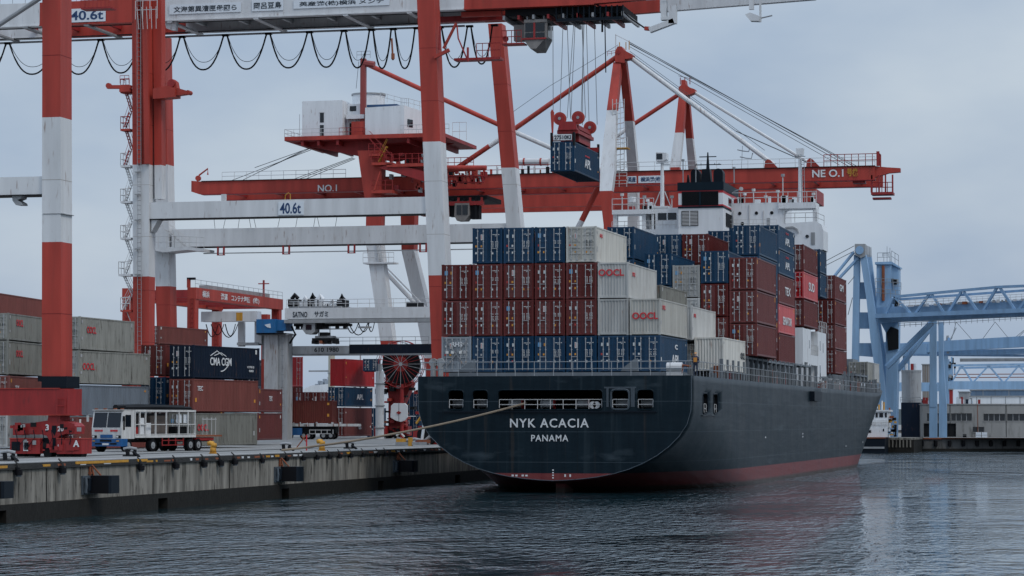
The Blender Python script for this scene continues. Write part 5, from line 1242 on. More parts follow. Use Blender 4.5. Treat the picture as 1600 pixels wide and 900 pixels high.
for s, a, c in (('英産',989,1003),('横浜港(株)',1007,1045)): p = am((a+c)/2, 284.5); text('lettering', s, (p.x-B2[0], 356.90-B2[1], p.z-B2[2]), (am(c,283).x-am(a,283).x)*.86, .75, PBLUE, sb, bold=.02)
# machinery house on its platform
YH = 352.0; h_ = lambda u, v: atY(u, v, YH); X = lambda u: h_(u, 200).x; Z = lambda v: h_(550, v).z
zP = Z(214)
g = LB(B2); g.bb(X(450), X(700), YH-1.5, YH+16, zP-.5, zP, DRED); g.bb(X(450), X(700), YH-1.56, YH-1.5, zP-.45, zP+.1, RED)
g.prism([(X(453),zP-.5),(X(600),zP-.5),(X(600),zP-3.0),(X(555),zP-2.6)], YH+1, YH+1.4, DRED)
g.prism([(X(475),zP-.5),(X(690),zP-.5),(X(600),zP-3.0),(X(560),zP-2.4)], YH+7, YH+7.4, DRED)
for u in (475, 500, 530, 640, 670): g.bb(X(u), X(u)+.35, YH-1.3, YH+15, zP-1.2, zP-.5, DRED)
g.build('platform', K2)
g = LB(B2); g.rail([(X(450),YH-1.5,zP),(X(535),YH-1.5,zP)], RAILW, 1.15, 1.4, .04); g.rail([(X(535),YH-1.5,zP),(X(572),YH-1.5,zP),(X(572),YH-.5,zP)], DRED, 1.15, 1.2, .045); g.rail([(X(630),YH-1.5,zP),(X(706),YH-1.5,zP)], RAILW, 1.3, 1.2, .045); g.rail([(X(450),YH-1.5,zP),(X(450),YH+6,zP)], RAILW, 1.15, 1.4, .04)
g.build('platform_railing', K2)
g = LB(B2); g.bb(X(472), X(535), YH, YH+9, zP+.003, Z(156), SWHT); g.bb(X(535.01), X(562), YH+2, YH+9, zP+.003, Z(160), SWHT); g.bb(X(538),X(566),YH+.8,YH+2,Z(184.5),Z(178),SWHT); g.bb(X(540),X(553),YH+1.85,YH+1.999,zP+.1,Z(190),DARK)
g.bb(X(466),X(472),YH+2,YH+6,Z(180),Z(174),GREY); g.tube([(X(464.5),YH+1,zP),(X(464.5),YH+1,Z(175))],.05,RAILW,4)
h1 = g.build('machinery_house', K2)
g = LB(B2); g.bb(X(500), X(506), YH-.04, YH+.02, Z(190), Z(175), GLASS); g.bb(X(500), X(506), YH-.04, YH+.02, Z(212), Z(194), GLASS); g.bb(X(499),X(507),YH-.05,YH-.001,Z(174.8),Z(173.5),RAILW); g.bb(X(540),X(550),YH+1.96,YH+1.999,Z(171),Z(163),GLASS); g.build('window', h1)
g = LB(B2); c = (X(550), YH+8); g.tube([(c[0],c[1],Z(205)),(c[0],c[1],Z(139))], 2.35, SWHT, 28); g.disc((c[0],c[1],Z(138)), 2.5, .22, GREY, 'z', 28); g.build('tank', K2)
g = LB(B2); g.prism([(X(572),zP),(X(633),zP),(X(633),Z(167.5)),(X(572),Z(169.5))], YH-.5, YH+7, SWHT)
a_, b_ = X(633), X(664)
g.add([(a_,YH-.5,zP),(b_,YH+9,zP),(b_,YH+9,Z(176)),(a_,YH-.5,Z(167.5)),(a_,YH+12,zP),(a_,YH+12,Z(167.5))], [(0,1,2,3),(3,2,5),(1,4,5,2)], SWHT)
g.bb(X(573), X(620), YH, YH+5, Z(168), Z(164.5), paint('tarpaulin_blue',(0.02,0.06,0.14),.6,.3))
h2 = g.build('machinery_house', K2)
g = LB(B2)
def onface(t0, t1, v0, v1):
    p = lambda t: (a_+(b_-a_)*t+.05, YH-.5+9.5*t-.02)
    (xa, ya), (xb_, yb) = p(t0), p(t1); g.add([(xa,ya,Z(v1)),(xb_,yb,Z(v1)),(xb_,yb,Z(v0)),(xa,ya,Z(v0))], [(0,1,2,3)], GLASS)
onface(.08,.22,188,200); onface(.55,.68,189,202); onface(.72,.85,189,202); g.build('window', h2)
g = LB(B2); g.rail([(X(575),YH+6,Z(150)),(X(608),YH+6,Z(160)),(X(632),YH+2,Z(167)),(X(655),YH+6,Z(172))], RAILW, 1.2, 1.2, .04); g.rail([(X(684),YH+8,zP),(X(706),YH+8,zP)], RAILW, 2.6, .9, .04); g.build('roof_railing', K2)
# landside mast and leg
g = LB(B2); g.bb(X(559), X(566.5), YH+1.1, YH+1.9, Z(193), Z(90), paint('mast_red',(0.26,0.05,0.045),.5,.8)); g.bb(X(550), X(571), YH-.3, YH+1.9, zP+.01, Z(190.5), RED)
g.tube([(X(563),YH+1.5,Z(97)),(X(580),YH+1.5,Z(100))],.5,MATS['mast_red'],8); g.rail([(X(554),YH+1,Z(90)),(X(575),YH+1,Z(90))], RAILG, 1.0, .6, .04)
g.tube([(X(557),YH+1,Z(95)),(X(553),YH+1,Z(137))],.03,ROPE,4)
g.build('mast', K2)
g = LB(B2); strip(g, [(581,236,3.6),(587,330,2.2),(586,378,2.2),(607,533,1.85),(622,640,1.7),(628,682,1.7)], [YH]*6, [RED,RED,WHT,RED,RED], d=2.0); lg = g.build('leg', K2)
g = LB(B2); g.ladder(h_(590,380), h_(607,530), .45, ORNG, .6, .04); g.build('ladder', lg)
g = LB(B2); strip(g, [(640,330,2.2),(640,392,1.9),(661,480,2.0),(676,560,1.9),(684,680,1.9)], [YFf]*5, [RED,WHT,WHT,RED], d=2.2); g.build('leg', K2)
g = LB(B2); g.tube([am(590,412), am(684,512)], .30, WHT, 8); g.tube([am(594,408), am(690,506)], .10, WHT, 6); g.build('brace', K2)
g = LB(B2); p = h_(572, 411); q = h_(620, 411); g.bb(p.x, q.x, YH-1.5, YH+.9, p.z-.2, p.z, WHT); g.rail([(p.x,YH-1.5,p.z),(q.x,YH-1.5,p.z)], RAILW, 1.35, .8, .045); g.stair((p.x+2.4,YH-.9,p.z),(p.x+1.8,YH-.9,p.z+2.7),.6,RAILW); g.build('landing', K2)
# red service decks and stairs around the upper leg
g = LB(B2); Yq = YH-2.2; q_ = lambda u, v: atY(u, v, Yq)
def deck(u0, u1, v, dv=4, d=2.4, rail=1.35, mt=RED):
    a, c = q_(u0, v), q_(u1, v); th = dv/11.0; g.bb(a.x, c.x, Yq, Yq+d, a.z-th, a.z, mt); g.rail([(a.x,Yq,a.z),(c.x,Yq,a.z)], DRED, rail, .9, .055)
deck(580,612,254); deck(604,664,256,5); deck(580,613,297,5,3); deck(690,740,262); deck(576,594,240)
g.prism([(q_(590,262).x,q_(590,262).z),(q_(610,255).x,q_(610,255).z),(q_(664,270).x,q_(664,268).z),(q_(664,280).x,q_(664,284).z),(q_(612,268).x,q_(612,268).z)], Yq+.2, Yq+1.8, DRED)
g.prism([(q_(604,290).x,q_(604,232).z),(q_(664,232).x,q_(664,232).z),(q_(664,245).x,q_(664,245).z),(q_(640,262).x,q_(640,262).z),(q_(604,250).x,q_(604,250).z)], Yq+9, Yq+11, DRED)
g.bb(q_(632,250).x, q_(650,250).x, Yq+8, Yq+10, q_(640,330).z, q_(640,262).z, DRED)
g.stair(q_(590,215+38)+Vector((0,.6,0)), q_(603,228)+Vector((0,.6,0)), .6, YEL); g.stair(q_(612,256)+Vector((0,.6,0)), q_(575,215)+Vector((0,.6,0)), .6, DRED)
g.tube([q_(585,297),q_(594,268)],.12,RED,6); g.tube([q_(690,262),q_(760,262)],.35,RED,8)
for k in range(30):
    u = 690+2.0*k; a = q_(u, random.uniform(262, 284)); w9 = random.uniform(.08,.5); g.bb(a.x, a.x+w9, Yq+3, Yq+3.6, a.z-random.uniform(.1,.7), a.z+random.uniform(.1,.6), random.choice([DRED,RED,RAILW,DARK,DRED,DRED]))
for v in (262, 272, 282): a, c = q_(690, v), q_(748, v); g.tube([(a.x,Yq+3,a.z),(c.x,Yq+3,c.z)], .10, DRED, 5)
for k in range(9): a, c = q_(692+6.5*k, 272), q_(695+6.5*k, 282); g.tube([(a.x,Yq+3,a.z),(c.x,Yq+3,c.z)], .07, DRED, 4)
for k in range(26):
    a = q_(random.uniform(600,662), random.uniform(236,300)); w9 = random.uniform(.1,.7); g.bb(a.x, a.x+w9, Yq+2, Yq+3, a.z-random.uniform(.1,.5), a.z+random.uniform(.1,.5), random.choice([DRED,RED,DARK,DRED,GREY]))
g.build('service_deck', K2)
# trolley and second cabin under the boom
g = LB(B2); X2 = lambda u: am(u, 330).x; Z2 = lambda v: am(730, v).z
g.bb(X2(696), X2(770), 357.5, 366, Z2(316), Z2(309), DARK); g.bb(X2(697), X2(765), 357.2, 358, Z2(324), Z2(318), DRED)
for k in range(8): u = 698+9*k; g.bb(X2(u),X2(u)+.3,357.3,358.2,Z2(345 if k%3==0 else 322),Z2(312),DRED if k%2 else DARK)
g.bb(X2(697), X2(712), 357, 359, Z2(340), Z2(322), DRED); g.build('trolley', K2)
g = LB(B2); g.prism([(X2(722),Z2(321)),(X2(744),Z2(321)),(X2(744),Z2(340)),(X2(738),Z2(348)),(X2(725),Z2(348)),(X2(721),Z2(340))], 357, 359.2, CG); g.bb(X2(712),X2(722),357.6,359,Z2(341),Z2(324),DARK); g.bb(X2(744.1),X2(758),357.6,359,Z2(345),Z2(324),DARK); cb = g.build('operator_cabin', K2)
g = LB(B2); g.bb(X2(725),X2(732),356.93,356.99,Z2(339),Z2(324),GLASS); g.bb(X2(734),X2(742),356.93,356.99,Z2(339),Z2(324),GLASS); g.build('window', cb)
g = LB(B2)                                       # caged ladder tower inside the A-frame
X3 = lambda u: am(u, 220).x; Z3 = lambda v: am(975, v).z
g.bb(X3(962),X3(990),356.5,358.5,Z3(237),Z3(235.5),YEL); g.rail([(X3(962),356.5,Z3(235.5)),(X3(990),356.5,Z3(235.5))],RAILW,1.4,.7,.045)
for u in (966,972,978,984): g.tube([(X3(u),357,Z3(275)),(X3(u),357,Z3(160))],.06,RAILW,4)
for k in range(14): z = Z3(272-8*k); g.tube([(X3(966),357,z),(X3(984),357,z+.3)],.045,RAILW if k%3 else ORNG,4)
for v in (268, 285, 297): g.rail([(X3(955),356,Z3(v)),(X3(990),356,Z3(v))], RAILW, .9, 1, .05)
g.build('ladder_tower', K2)
g = LB(B2); 
for (u,v) in ((1161,236),(1165,247)): p = am(u,v); g.tube([p+Vector((-.8,0,.2)),p,p+Vector((.8,0,-.1)),p+Vector((1.0,0,.7))],.08,RAILG,5)
p = am(1158,250); g.tube([p+Vector((0,0,-2)),p+Vector((.2,0,2))],.04,RAILG,4)
g.build('stay_fitting', K2)
# cable reel with its stand
RY = 348.5; r_ = lambda u, v: atY(u, v, RY); cR = r_(627, 569); rad = (r_(662,569).x-r_(592,569).x)/2*1.0
REEL = thing('cable_reel', None, None); REEL.name = 'cable_reel'; bpy.data.objects.remove(REEL)
g = LB(B2); g.disc(cR, rad*.84, .35, CABLE, 'y', 40); g.disc((cR.x,RY-.25,cR.z), rad*.28, .12, DRED, 'y', 20); g.disc((cR.x,RY-.34,cR.z), .28, .1, GREY, 'y', 12); rl = g.build('cable_reel', K2)
g = LB(B2)
for y in (RY-.3, RY+.5):
    g.ring((cR.x,y,cR.z), rad, .06, DRED, 'y', 40); g.ring((cR.x,y,cR.z), rad*.30, .05, RED, 'y', 20)
    for k in range(28):
        a = 2*math.pi*k/28; g.tube([(cR.x+math.cos(a)*.3,y-.05,cR.z+math.sin(a)*.3),(cR.x+math.cos(a)*rad,y,cR.z+math.sin(a)*rad)], .036, DRED if k%3 else GREY, 4)
g.ring((cR.x-.75,RY+.9,cR.z-.1), rad, .05, GREY, 'y', 40)
g.build('reel_spoke', rl)
g = LB(B2); rnd = random.Random(11)
g.prism([(r_(603,565).x,r_(600,565).z),(r_(625,565).x,r_(625,565).z),(r_(640,590).x,r_(640,600).z),(r_(622,640).x,r_(622,640).z),(r_(622,682).x,r_(622,682).z),(r_(603,682).x,r_(603,682).z)], RY+1.2, RY+3, DRED)
for k in range(46):
    p = r_(rnd.uniform(598,652), rnd.uniform(592,680)); s = rnd.uniform(.2,.9); g.bb(p.x-s/2,p.x+s/2,RY+.2,RY+1.0+s,p.z-s/3,p.z+s/3,rnd.choice([DRED,RED,DRED,DARK,DARK,GREY,ORNG]))
g.tube([r_(628,600), r_(628,685)], .28, DRED, 8)
g.build('reel_stand', K2)
g = LB(B2); X4 = lambda u: r_(u, 640).x; Z4 = lambda v: r_(625, v).z
g.prism([(X4(613),Z4(634)),(X4(617),Z4(630)),(X4(634),Z4(630)),(X4(638),Z4(634)),(X4(638),Z4(652)),(X4(634),Z4(657)),(X4(628),Z4(659)),(X4(620),Z4(657)),(X4(612),Z4(652))], RY-.6, RY-.2, PWHITE); g.bb(X4(624.9),X4(625.4),RY-.62,RY-.601,Z4(658),Z4(630),DARK); g.build('guide_shield', K2)
g = LB(B2); g.disc((X4(625),RY-.66,Z4(645)),.22,.1,DRED,'y',12); g.prism([(X4(621),Z4(645)),(X4(625),Z4(642)),(X4(629),Z4(645)),(X4(625),Z4(647))], RY-.66, RY-.61, DRED); g.build('shield_badge', K2)
g = LB(B2)
for x in (-103, -73):
    for y in (350, 372): g.bb(x-2.4,x+2.4,y-1,y+1,QZ+.4,QZ+1.7,DRED); [g.disc((x+k,y,QZ+.36),.34,2.2,DARK,'y',12) for k in (-1.8,-.6,.6,1.8)]
p = r_(598, 675); g.bb(r_(588,670).x, r_(606,670).x, RY-1, RY+.6, QZ+.35, QZ+1.7, DRED); g.build('bogie', K2)

# ---------------------------------------------------------------- farthest red crane
B3 = (-75, 400, QZ); K3 = thing('quay_crane', 'farthest red and white quay crane, only its twin legs and apex show above the ship', 'crane', B3, 0, 'quay cranes')
a3 = lambda u, v: atY(u, v, 398.0)
g = LB(B3); strip(g, [(1068,145,1.15),(1062,208,1.25),(1055,262,1.5),(1052,440,1.6),(1052,640,1.6)], [398,397,396,396,396], [RED,WHT,RED,RED]); g.build('leg', K3)
g = LB(B3); strip(g, [(1072,145,.9),(1078,217,1.05),(1083,265,1.3),(1084,440,1.5),(1084,640,1.6)], [398,402,406,408,408], [RED,WHT,RED,RED]); g.build('leg', K3)
g = LB(B3); X = lambda u: a3(u,140).x; Z = lambda v: a3(1070,v).z
g.prism([(X(1062),Z(150)),(X(1062),Z(137)),(X(1066),Z(134)),(X(1066),Z(126)),(X(1072),Z(126)),(X(1073),Z(133)),(X(1079),Z(138)),(X(1087),Z(141)),(X(1087),Z(146)),(X(1077),Z(150))], 397, 399, RED)
for u in (1063,1070,1078): g.tube([(X(u),398,Z(132)),(X(u),398,Z(121))],.07,DRED,5)
g.tube([(X(1060),398,Z(118)),(X(1082),398,Z(124))],.06,RAILG,4); g.build('apex', K3)
g = LB(B3); g.tube([a3(1060,148), a3(978,202)], .34, RED, 8); g.tube([a3(978,202), a3(958,217)], .34, WHT, 8); g.build('back_stay', K3)
g = LB(B3); g.tube([a3(1086,145), a3(1270,258)], .26, WHT, 8); g.tube([a3(1070,152), a3(1185,240)], .30, WHT, 8); g.build('fore_stay', K3)
g = LB(B3); z0_, z1_ = a3(1000,321).z, a3(1000,301).z
for y in (397, 406): g.bb(a3(650,310).x, a3(1276,310).x, y, y+1, z0_, z1_, RED)
g.bb(a3(1235,300).x, a3(1276,300).x, 398, 406, z0_, z1_, DRED)
g.build('boom', K3)
for u in (1062, 1200): pass
# ================================================================== YARD GANTRIES
Br = (-118, 345, QZ); KR = thing('yard_gantry_crane', 'red yard gantry with white writing on its beam, behind the navy container', 'crane', Br)
XR = atD(306, 458, 338).x
xr_at = lambda u, v: atX(u, v, XR)
p0, p1 = atX(299.5, 449, XR), atX(436, 465, XR)
zt_, zbm = p0.z, atX(299.5, 467, XR).z
g = LB(Br); g.bb(XR-.6, XR+.6, p0.y, p1.y, zbm, zt_, RED); g.bb(XR-9.6, XR-8.4, p0.y, p1.y, zbm, zt_, RED)
for k in range(6): y = p0.y+(p1.y-p0.y)*k/5.01; g.bb(XR-8.4, XR-.6, y, y+.5, zbm+.2, zt_-.3, DRED)
g.build('girder', KR)
for y in (p0.y, p1.y-1.5):
    for x in (XR-.05, XR-9.0):
        g = LB(Br); g.bb(x-.56 if x > XR-1 else x-.56, x+.56, y+.02, y+1.2, QZ, zbm-.002, RED); g.ladder((x+.1,y-.05,QZ),(x+.1,y-.05,zbm),.4,DRED,.6,.04); g.build('leg', KR)
g = LB(Br); p = atX(312, 445, XR); g.tube([(XR-.6,p0.y+.5,zt_),(XR-.6,p0.y+.5,zt_+1.1)],.25,RED,8); g.bb(XR-.8,XR+.3,p0.y+.3,p0.y+.7,zt_+1.0,zt_+1.3,DARK)
q = atX(412, 450, XR); g.tube([(XR,q.y,zt_),(XR,q.y,zt_+2.4)],.15,DRED,6); g.tube([(XR-.8,q.y,zt_+1.9),(XR+.8,q.y,zt_+1.9)],.08,DRED,5)
g.bb(XR-2, XR-.7, p0.y+8, p1.y-2, zt_, zt_+.7, GREY); g.rail([(XR+.5,p0.y,zt_),(XR+.5,p1.y,zt_)], RAILG, 1.0, 2, .03); g.build('mast', KR)
m_ = p0.y + (p1.y-p0.y)*.50
stx = lambda s, y, w_, h_=.85: text('lettering', s, (XR+.62-Br[0], y-Br[1], (zt_+zbm)/2-Br[2]), w_, h_, PWHITE, KR, SIDE_R, bold=.02)
stx('横浜', p0.y+3.6, 2.6); stx('港運', p0.y+10.5, 2.6); stx('コンテナ埠頭', p0.y+17, 7.4); stx('(株)', p0.y+23.2, 2.6)

Bw = (-105, 345, QZ); KW = thing('yard_gantry_crane', 'white yard gantry with a broad column, blue box and long double beam behind the quay', 'crane', Bw)
YW = 326.0; w_ = lambda u, v: atY(u, v, YW); X = lambda u: w_(u, 500).x; Z = lambda v: w_(500, v).z
g = LB(Bw)
g.bb(X(314), X(402), YW, YW+1.6, Z(501), Z(485), WHT); g.bb(X(445), X(760), YW, YW+1.6, Z(498), Z(481), WHT); g.bb(X(445), X(690), YW-.3, YW+1.9, Z(504.5), Z(499), GREY); g.bb(X(369), X(379), YW-.02, YW, Z(500), Z(487), YEL)
g.bb(X(444), X(760), YW+9, YW+10.4, Z(497), Z(482), WHT)
g.build('girder', KW)
for u, v, s, ww in ((469,491.5,'SATNO',4.6),(502,490.5,'サガミ',3.6)): p = w_(u,v); text('lettering', s, (p.x-Bw[0], YW-.03-Bw[1], p.z-Bw[2]), 1.9 if ww<4 else 2.0, .75, PDARK, KW, bold=.02)
g = LB(Bw); OWH = paint('weathered_white',(0.40,0.41,0.42),.6,.9,(0.14,0.11,0.09),rust=.8,mott=(.75,1.1)); g.bb(X(411), X(432), YW+.5, YW+3, QZ, Z(521), OWH); g.bb(X(432.01), X(446), YW+.9, YW+3, QZ, Z(521), OWH); g.bb(X(404), X(411), YW+1.5, YW+2.4, Z(560), Z(518), GREY); g.bb(X(403), X(449), YW+.2, YW+3.2, Z(523), Z(520.5), GREY)
g.ladder((X(439),YW+.7,QZ+1),(X(439),YW+.7,Z(525)),.5,GREY,.8,.04); g.build('leg', KW)
g = LB(Bw); bl = paint('machine_blue',(0.012,0.12,0.30),.5,.5); g.bb(X(402), X(432), YW-.4, YW+3, Z(519.5), Z(498), bl); g.bb(X(432), X(446), YW, YW+3, Z(516), Z(499), bl); g.prism([(X(415),Z(507)),(X(424),Z(505)),(X(425),Z(512)),(X(420),Z(511))], YW-.5, YW-.42, SIGNW); g.bb(X(401), X(446), YW-.2, YW+3, Z(522), Z(519.7), DARK); g.build('machine_box', KW)
g = LB(Bw); rnd = random.Random(4)
g.bb(X(447),X(530),YW+1,YW+6,Z(481),Z(478),GREY)
for a, b_, v, m in ((445,461,459,DARK),(463,476,463,SWHT),(476,487,459,DARK),(486,501,461,SWHT),(500,522,469,SWHT),(522,533,461,DARK)): 
    g.bb(X(a), X(b_), YW+1.2, YW+3.5, Z(478), Z(v+7), m); g.tube([(X(a)+.3,YW+2,Z(v+7)),(X((a+b_)/2),YW+2,Z(v)),(X(b_)-.3,YW+2,Z(v+6))],.3,m,8)
for k in range(11): u = 448+7.6*k; g.tube([(X(u),YW+.8,Z(478)),(X(u),YW+.8,Z(468+3*(k%3)))],.09,GREY if k%2 else DARK,5)
g.tube([(X(447),YW+.8,Z(471)),(X(531),YW+.8,Z(471))],.08,GREY,5)
g.rail([(X(447),YW+.1,Z(481)),(X(690),YW+.1,Z(481))], RAILW, 1.1, 1.6, .04); g.bb(X(628),X(646),YW+2,YW+5,Z(481),Z(472),DARK); g.build('machinery', KW)
g = LB(Bw); g.bb(X(445), X(535), YW+3, YW+4.4, Z(552), Z(539.5), WHT); g.bb(X(535.1), X(668), YW+3, YW+4.4, Z(552), Z(537.5), CC['navy']); g.rail([(X(495),YW+3,Z(538)),(X(660),YW+3,Z(538))], GREY, 1.0, 1.8, .035); g.bb(X(445),X(668),YW+2.8,YW+4.5,Z(554.5),Z(552.1),GREY); g.build('lower_beam', KW)
p = w_(505,545.5); text('lettering', '610 1980', (p.x-.5-Bw[0], YW+2.97-Bw[1], p.z-Bw[2]), 3.4, .6, PDARK, KW, bold=.02)
g = LB(Bw); g.prism([(X(475),Z(504)),(X(492),Z(504)),(X(492),Z(518)),(X(487),Z(522)),(X(478),Z(522)),(X(472),Z(514))], YW, YW+2, GREY); g.bb(X(478),X(487),YW-.04,YW,Z(515),Z(507),GLASS); g.bb(X(492.1),X(501),YW+.5,YW+2,Z(514),Z(504),DARK)
for u in (494, 512): g.tube([(X(u),YW+1,Z(505)),(X(u),YW+1,Z(527))], .05, ROPE, 4)
g.bb(X(486),X(522),YW+.4,YW+2.2,Z(532),Z(528),DARK); g.bb(X(490),X(518),YW+.6,YW+2,Z(528),Z(524.5),GREY); g.bb(X(497),X(509),YW+.5,YW+2.1,Z(524.5),Z(519),DARK)
for u in (488, 500, 508, 520): g.bb(X(u)-.2,X(u)+.2,YW+.3,YW+2.3,Z(537),Z(532),DARK if u != 500 else ORNG)
for u in (460, 468, 506, 522, 534): g.bb(X(u),X(u)+.25,YW+.5,YW+1.5,Z(513),Z(509),DARK)
g.bb(X(458),X(540),YW+.8,YW+1.2,Z(514.5),Z(513),GREY); g.tube([(X(452),YW+1,Z(509)),(X(458),YW+1,Z(522)),(X(449),YW+1,Z(536))],.16,DARK,5)
g.bb(X(455),X(540),YW+1,YW+3,Z(509),Z(505),DARK); g.build('trolley', KW)
g = LB(Bw)
for a, c, lo_ in ((541,560,521),(545,575,524),(560,577,519),(575,585,519),(322,341,525),(343,372,526),(330,350,522),(352,368,524)):
    pts = [];
    for k in range(9): t = k/8; s = abs(2*t-1); pts.append((X(a)+(X(c)-X(a))*t, YW, Z(lo_)+(Z(505)-Z(lo_))*s**2))
    g.tube(pts, .07, CABLE, 4)
g.disc((X(570),YW,Z(512)),.9,.2,GREY,'z',12); g.build('festoon_cable', KW)
g = LB(Bw); g.bb(X(369), X(378.5), YW+10, YW+11.3, QZ, Z(485), RED); g.bb(X(365),X(374),YW+1.7,YW+2.4,Z(540),Z(501),WHT); g.bb(X(393),X(404),YW+1.2,YW+2.2,Z(536),Z(500),WHT); g.bb(X(367),X(400),YW+.8,YW+3,Z(538),Z(534),GREY); g.build('leg', KW)
# pale columns and masts far beyond
for u0, u1, v, Y_, m, nm_, lab, cat in ((513,523,553,420,'cream_paint','mast','cream lamp mast rising beyond the yard, left of the faded red container','mast'),
                                   (587,600,580,340,None,'column','pale grey column between the blue container and the cable reel','column')):
    mm = paint('cream_paint',(0.45,0.42,0.34),.6,.5) if m else WHT
    a = atY(u0, 600, Y_); b_ = atY(u1, 600, Y_); r__ = (b_.x-a.x)/2; zt2 = atY(u0, v, Y_).z
    o = thing(nm_, lab, cat, ((a.x+b_.x)/2, Y_, QZ)); g = MB(); g.tube([(0,0,0),(0,0,zt2-QZ)], r__, mm, 14); g.build('pole', o)
    g = MB(); g.tube([(0,0,zt2-QZ),(0,0,zt2-QZ+1)], r__*.5, GREY, 8); 
    for k in range(int((zt2-QZ)/3)): g.ring((0,0,1.5+3*k), r__+.05, .1, GREY, 'z', 16)
    if m: g.bb(-4,0,-.2,.2,(zt2-QZ)*.78,(zt2-QZ)*.78+.25,GREY)
    g.build('fitting', o)
p = atY(563, 600, 395); o = thing('lamp_post', 'grey lattice lamp post rising beyond the blue white-lettered container', 'lamp post', (p.x, 395, QZ)); zt2 = atY(563, 548, 395).z-QZ
g = MB(); g.tube([(0,0,0),(0,0,zt2)], .16, GREY, 8, .10)
for z in (zt2*.55, zt2*.78, zt2*.95): g.tube([(-1.2,0,z),(1.2,0,z)], .10, GREY, 5); g.box((-.9,0,z+.2),(.4,.3,.3),DARK); g.box((.9,0,z+.2),(.4,.3,.3),DARK)
g.build('pole', o)
# white hull-like shed far away and a hint of skyline
p = atY(474, 606, 520); q = atY(592, 606, 520); o = thing('shed', 'long low white shed far beyond the yard between the columns', 'shed', ((p.x+q.x)/2, 520, QZ))
g = MB(); hw = (q.x-p.x)/2; hh = atY(474,604,520).z-QZ; g.prism([(-hw,0),(hw+4,0),(hw+4,hh),(hw,hh),(-hw*.2,hh+.6),(-hw*.8,hh+.2),(-hw,hh-.5)], 0, 14, SWHT); g.build('wall', o)
g = MB(); [g.bb(hw-4+1.6*k,hw-3+1.6*k,-.05,0,hh-1.6,hh-.5,GLASS) for k in range(4)]; g.build('window', o)
for k, (u, wd, v) in enumerate(((492,6,600),(500,5,597),(507,7,594),(517,5,598),(532,6,600))):
    a = atY(u, v, 900); b_ = atY(u+wd, v, 900); o = thing('tower_block', ('leftmost','second','third','fourth','rightmost')[k]+' of the five hazy grey tower blocks on the far skyline', 'building', ((a.x+b_.x)/2, 900, QZ), group='far skyline blocks')
    g = MB(); ww = (b_.x-a.x)/2; g.bb(-ww,ww,0,10,0,a.z-QZ,paint('hazy_grey',(0.30,0.34,0.39),.8,.2)); g.bb(-ww*.4,ww*.3,2,6,a.z-QZ,a.z-QZ+1.2,MATS['hazy_grey']); g.build('wall', o)

# ================================================================== TRUCKS
def heading(p, u1, L):
    best = None
    for k in range(-900, 900):
        a = -k*0.001; q = Vector((p.x-math.sin(a)*L, p.y+math.cos(a)*L, p.z)) - C0; e = abs(800+FPX*q.dot(_r)/q.dot(_f)-u1)
        if best is None or e < best[0]: best = (e, a)
    return best[1]
def wheel(T, x, y, r=.50, w=.32, dual=False):
    g = MB(); g.disc((x,y,r), r, w, CABLE, 'x', 22); o = g.build('wheel', T)
    g = MB(); g.disc((x+(w/2+.005)*(1 if x > 0 else -1),y,r), r*.55, .03, GREY, 'x', 16); g.disc((x+(w/2+.03)*(1 if x > 0 else -1),y,r), r*.2, .08, GREY, 'x', 8); g.build('rim', o)
pt = atZ(190, 706.5, QZ); ang = heading(pt, 346, 14.2)
c = pt + Matrix.Rotation(ang, 3, 'Z') @ Vector((-1.2*1.22, 0, 0))
TR = thing('truck', 'old white truck with a blue bumper and an open framed body, parked on the quay', 'truck', c, ang); TR.scale = (1.22, 1, 1)
TW = paint('truck_white',(0.55,0.55,0.54),.45,.35,(0.22,0.13,0.08),scale=3); TB = paint('truck_blue',(0.01,0.085,0.24),.4,.3,scale=3)
g = MB(); 
g.prism([(0.02,1.05),(0.0,1.9),(.22,3.18),(.40,3.30),(1.75,3.30),(1.75,1.05)], -1.18, 1.18, TW, 'x')
g.bb(-1.18,1.18,.06,1.75,.95,1.05,DARK); g.bb(-1.2,1.2,.1,1.6,3.30,3.36,TW); cabn = g.build('cab', TR)
g = MB(); 
for a, b_ in ((-1.08,-.03),(.03,1.08)): g.add([(a,-.012,1.95),(b_,-.012,1.95),(b_-.02*(b_>0),.195,3.12),(a+.02*(a<0),.195,3.12)], [(0,1,2,3)], GLASS); 
g.bb(1.18,1.2,.50,1.25,2.0,2.95,GLASS); g.bb(1.18,1.2,.22,.42,1.75,2.7,DARK); g.build('windscreen', cabn)
g = MB(); g.bb(-1.22,1.22,-.10,.75,.45,1.05,TB); g.bb(-.45,.45,-.13,-.101,.82,.98,DARK); g.bb(-.25,.25,-.14,-.131,.55,.70,PWHITE); g.bb(-.85,-.35,-.125,-.101,.60,.72,DARK); g.bb(.35,.85,-.125,-.101,.60,.72,DARK); g.build('bumper', TR)
for x in (-.95,.95):
    g = MB(); g.box((x,-.02,1.22),(.34,.08,.20),DARK); g.box((x-.06,-.065,1.22),(.14,.03,.13),PWHITE); g.build('headlight', TR)
    g = MB(); g.box((x,-.12,.88),(.2,.04,.08),YEL); g.build('indicator', TR)
g = MB(); g.bb(-.48,.48,-.04,0,1.12,1.38,TB); g.build('grille', TR)
g = MB(); [g.bb(a,b_,-.03,-.01,1.62,1.76,PRED) for a, b_ in ((-.95,-.75),(-.72,-.5),(-.47,-.3),(.3,.5),(.53,.68),(.7,.88))]; g.build('marking', cabn)
g = MB(); [g.box((x,.3,3.42),(.22,.12,.10),ORNG) for x in (-1.0,-.3,.5,1.05)]; g.build('roof_lamp', cabn)
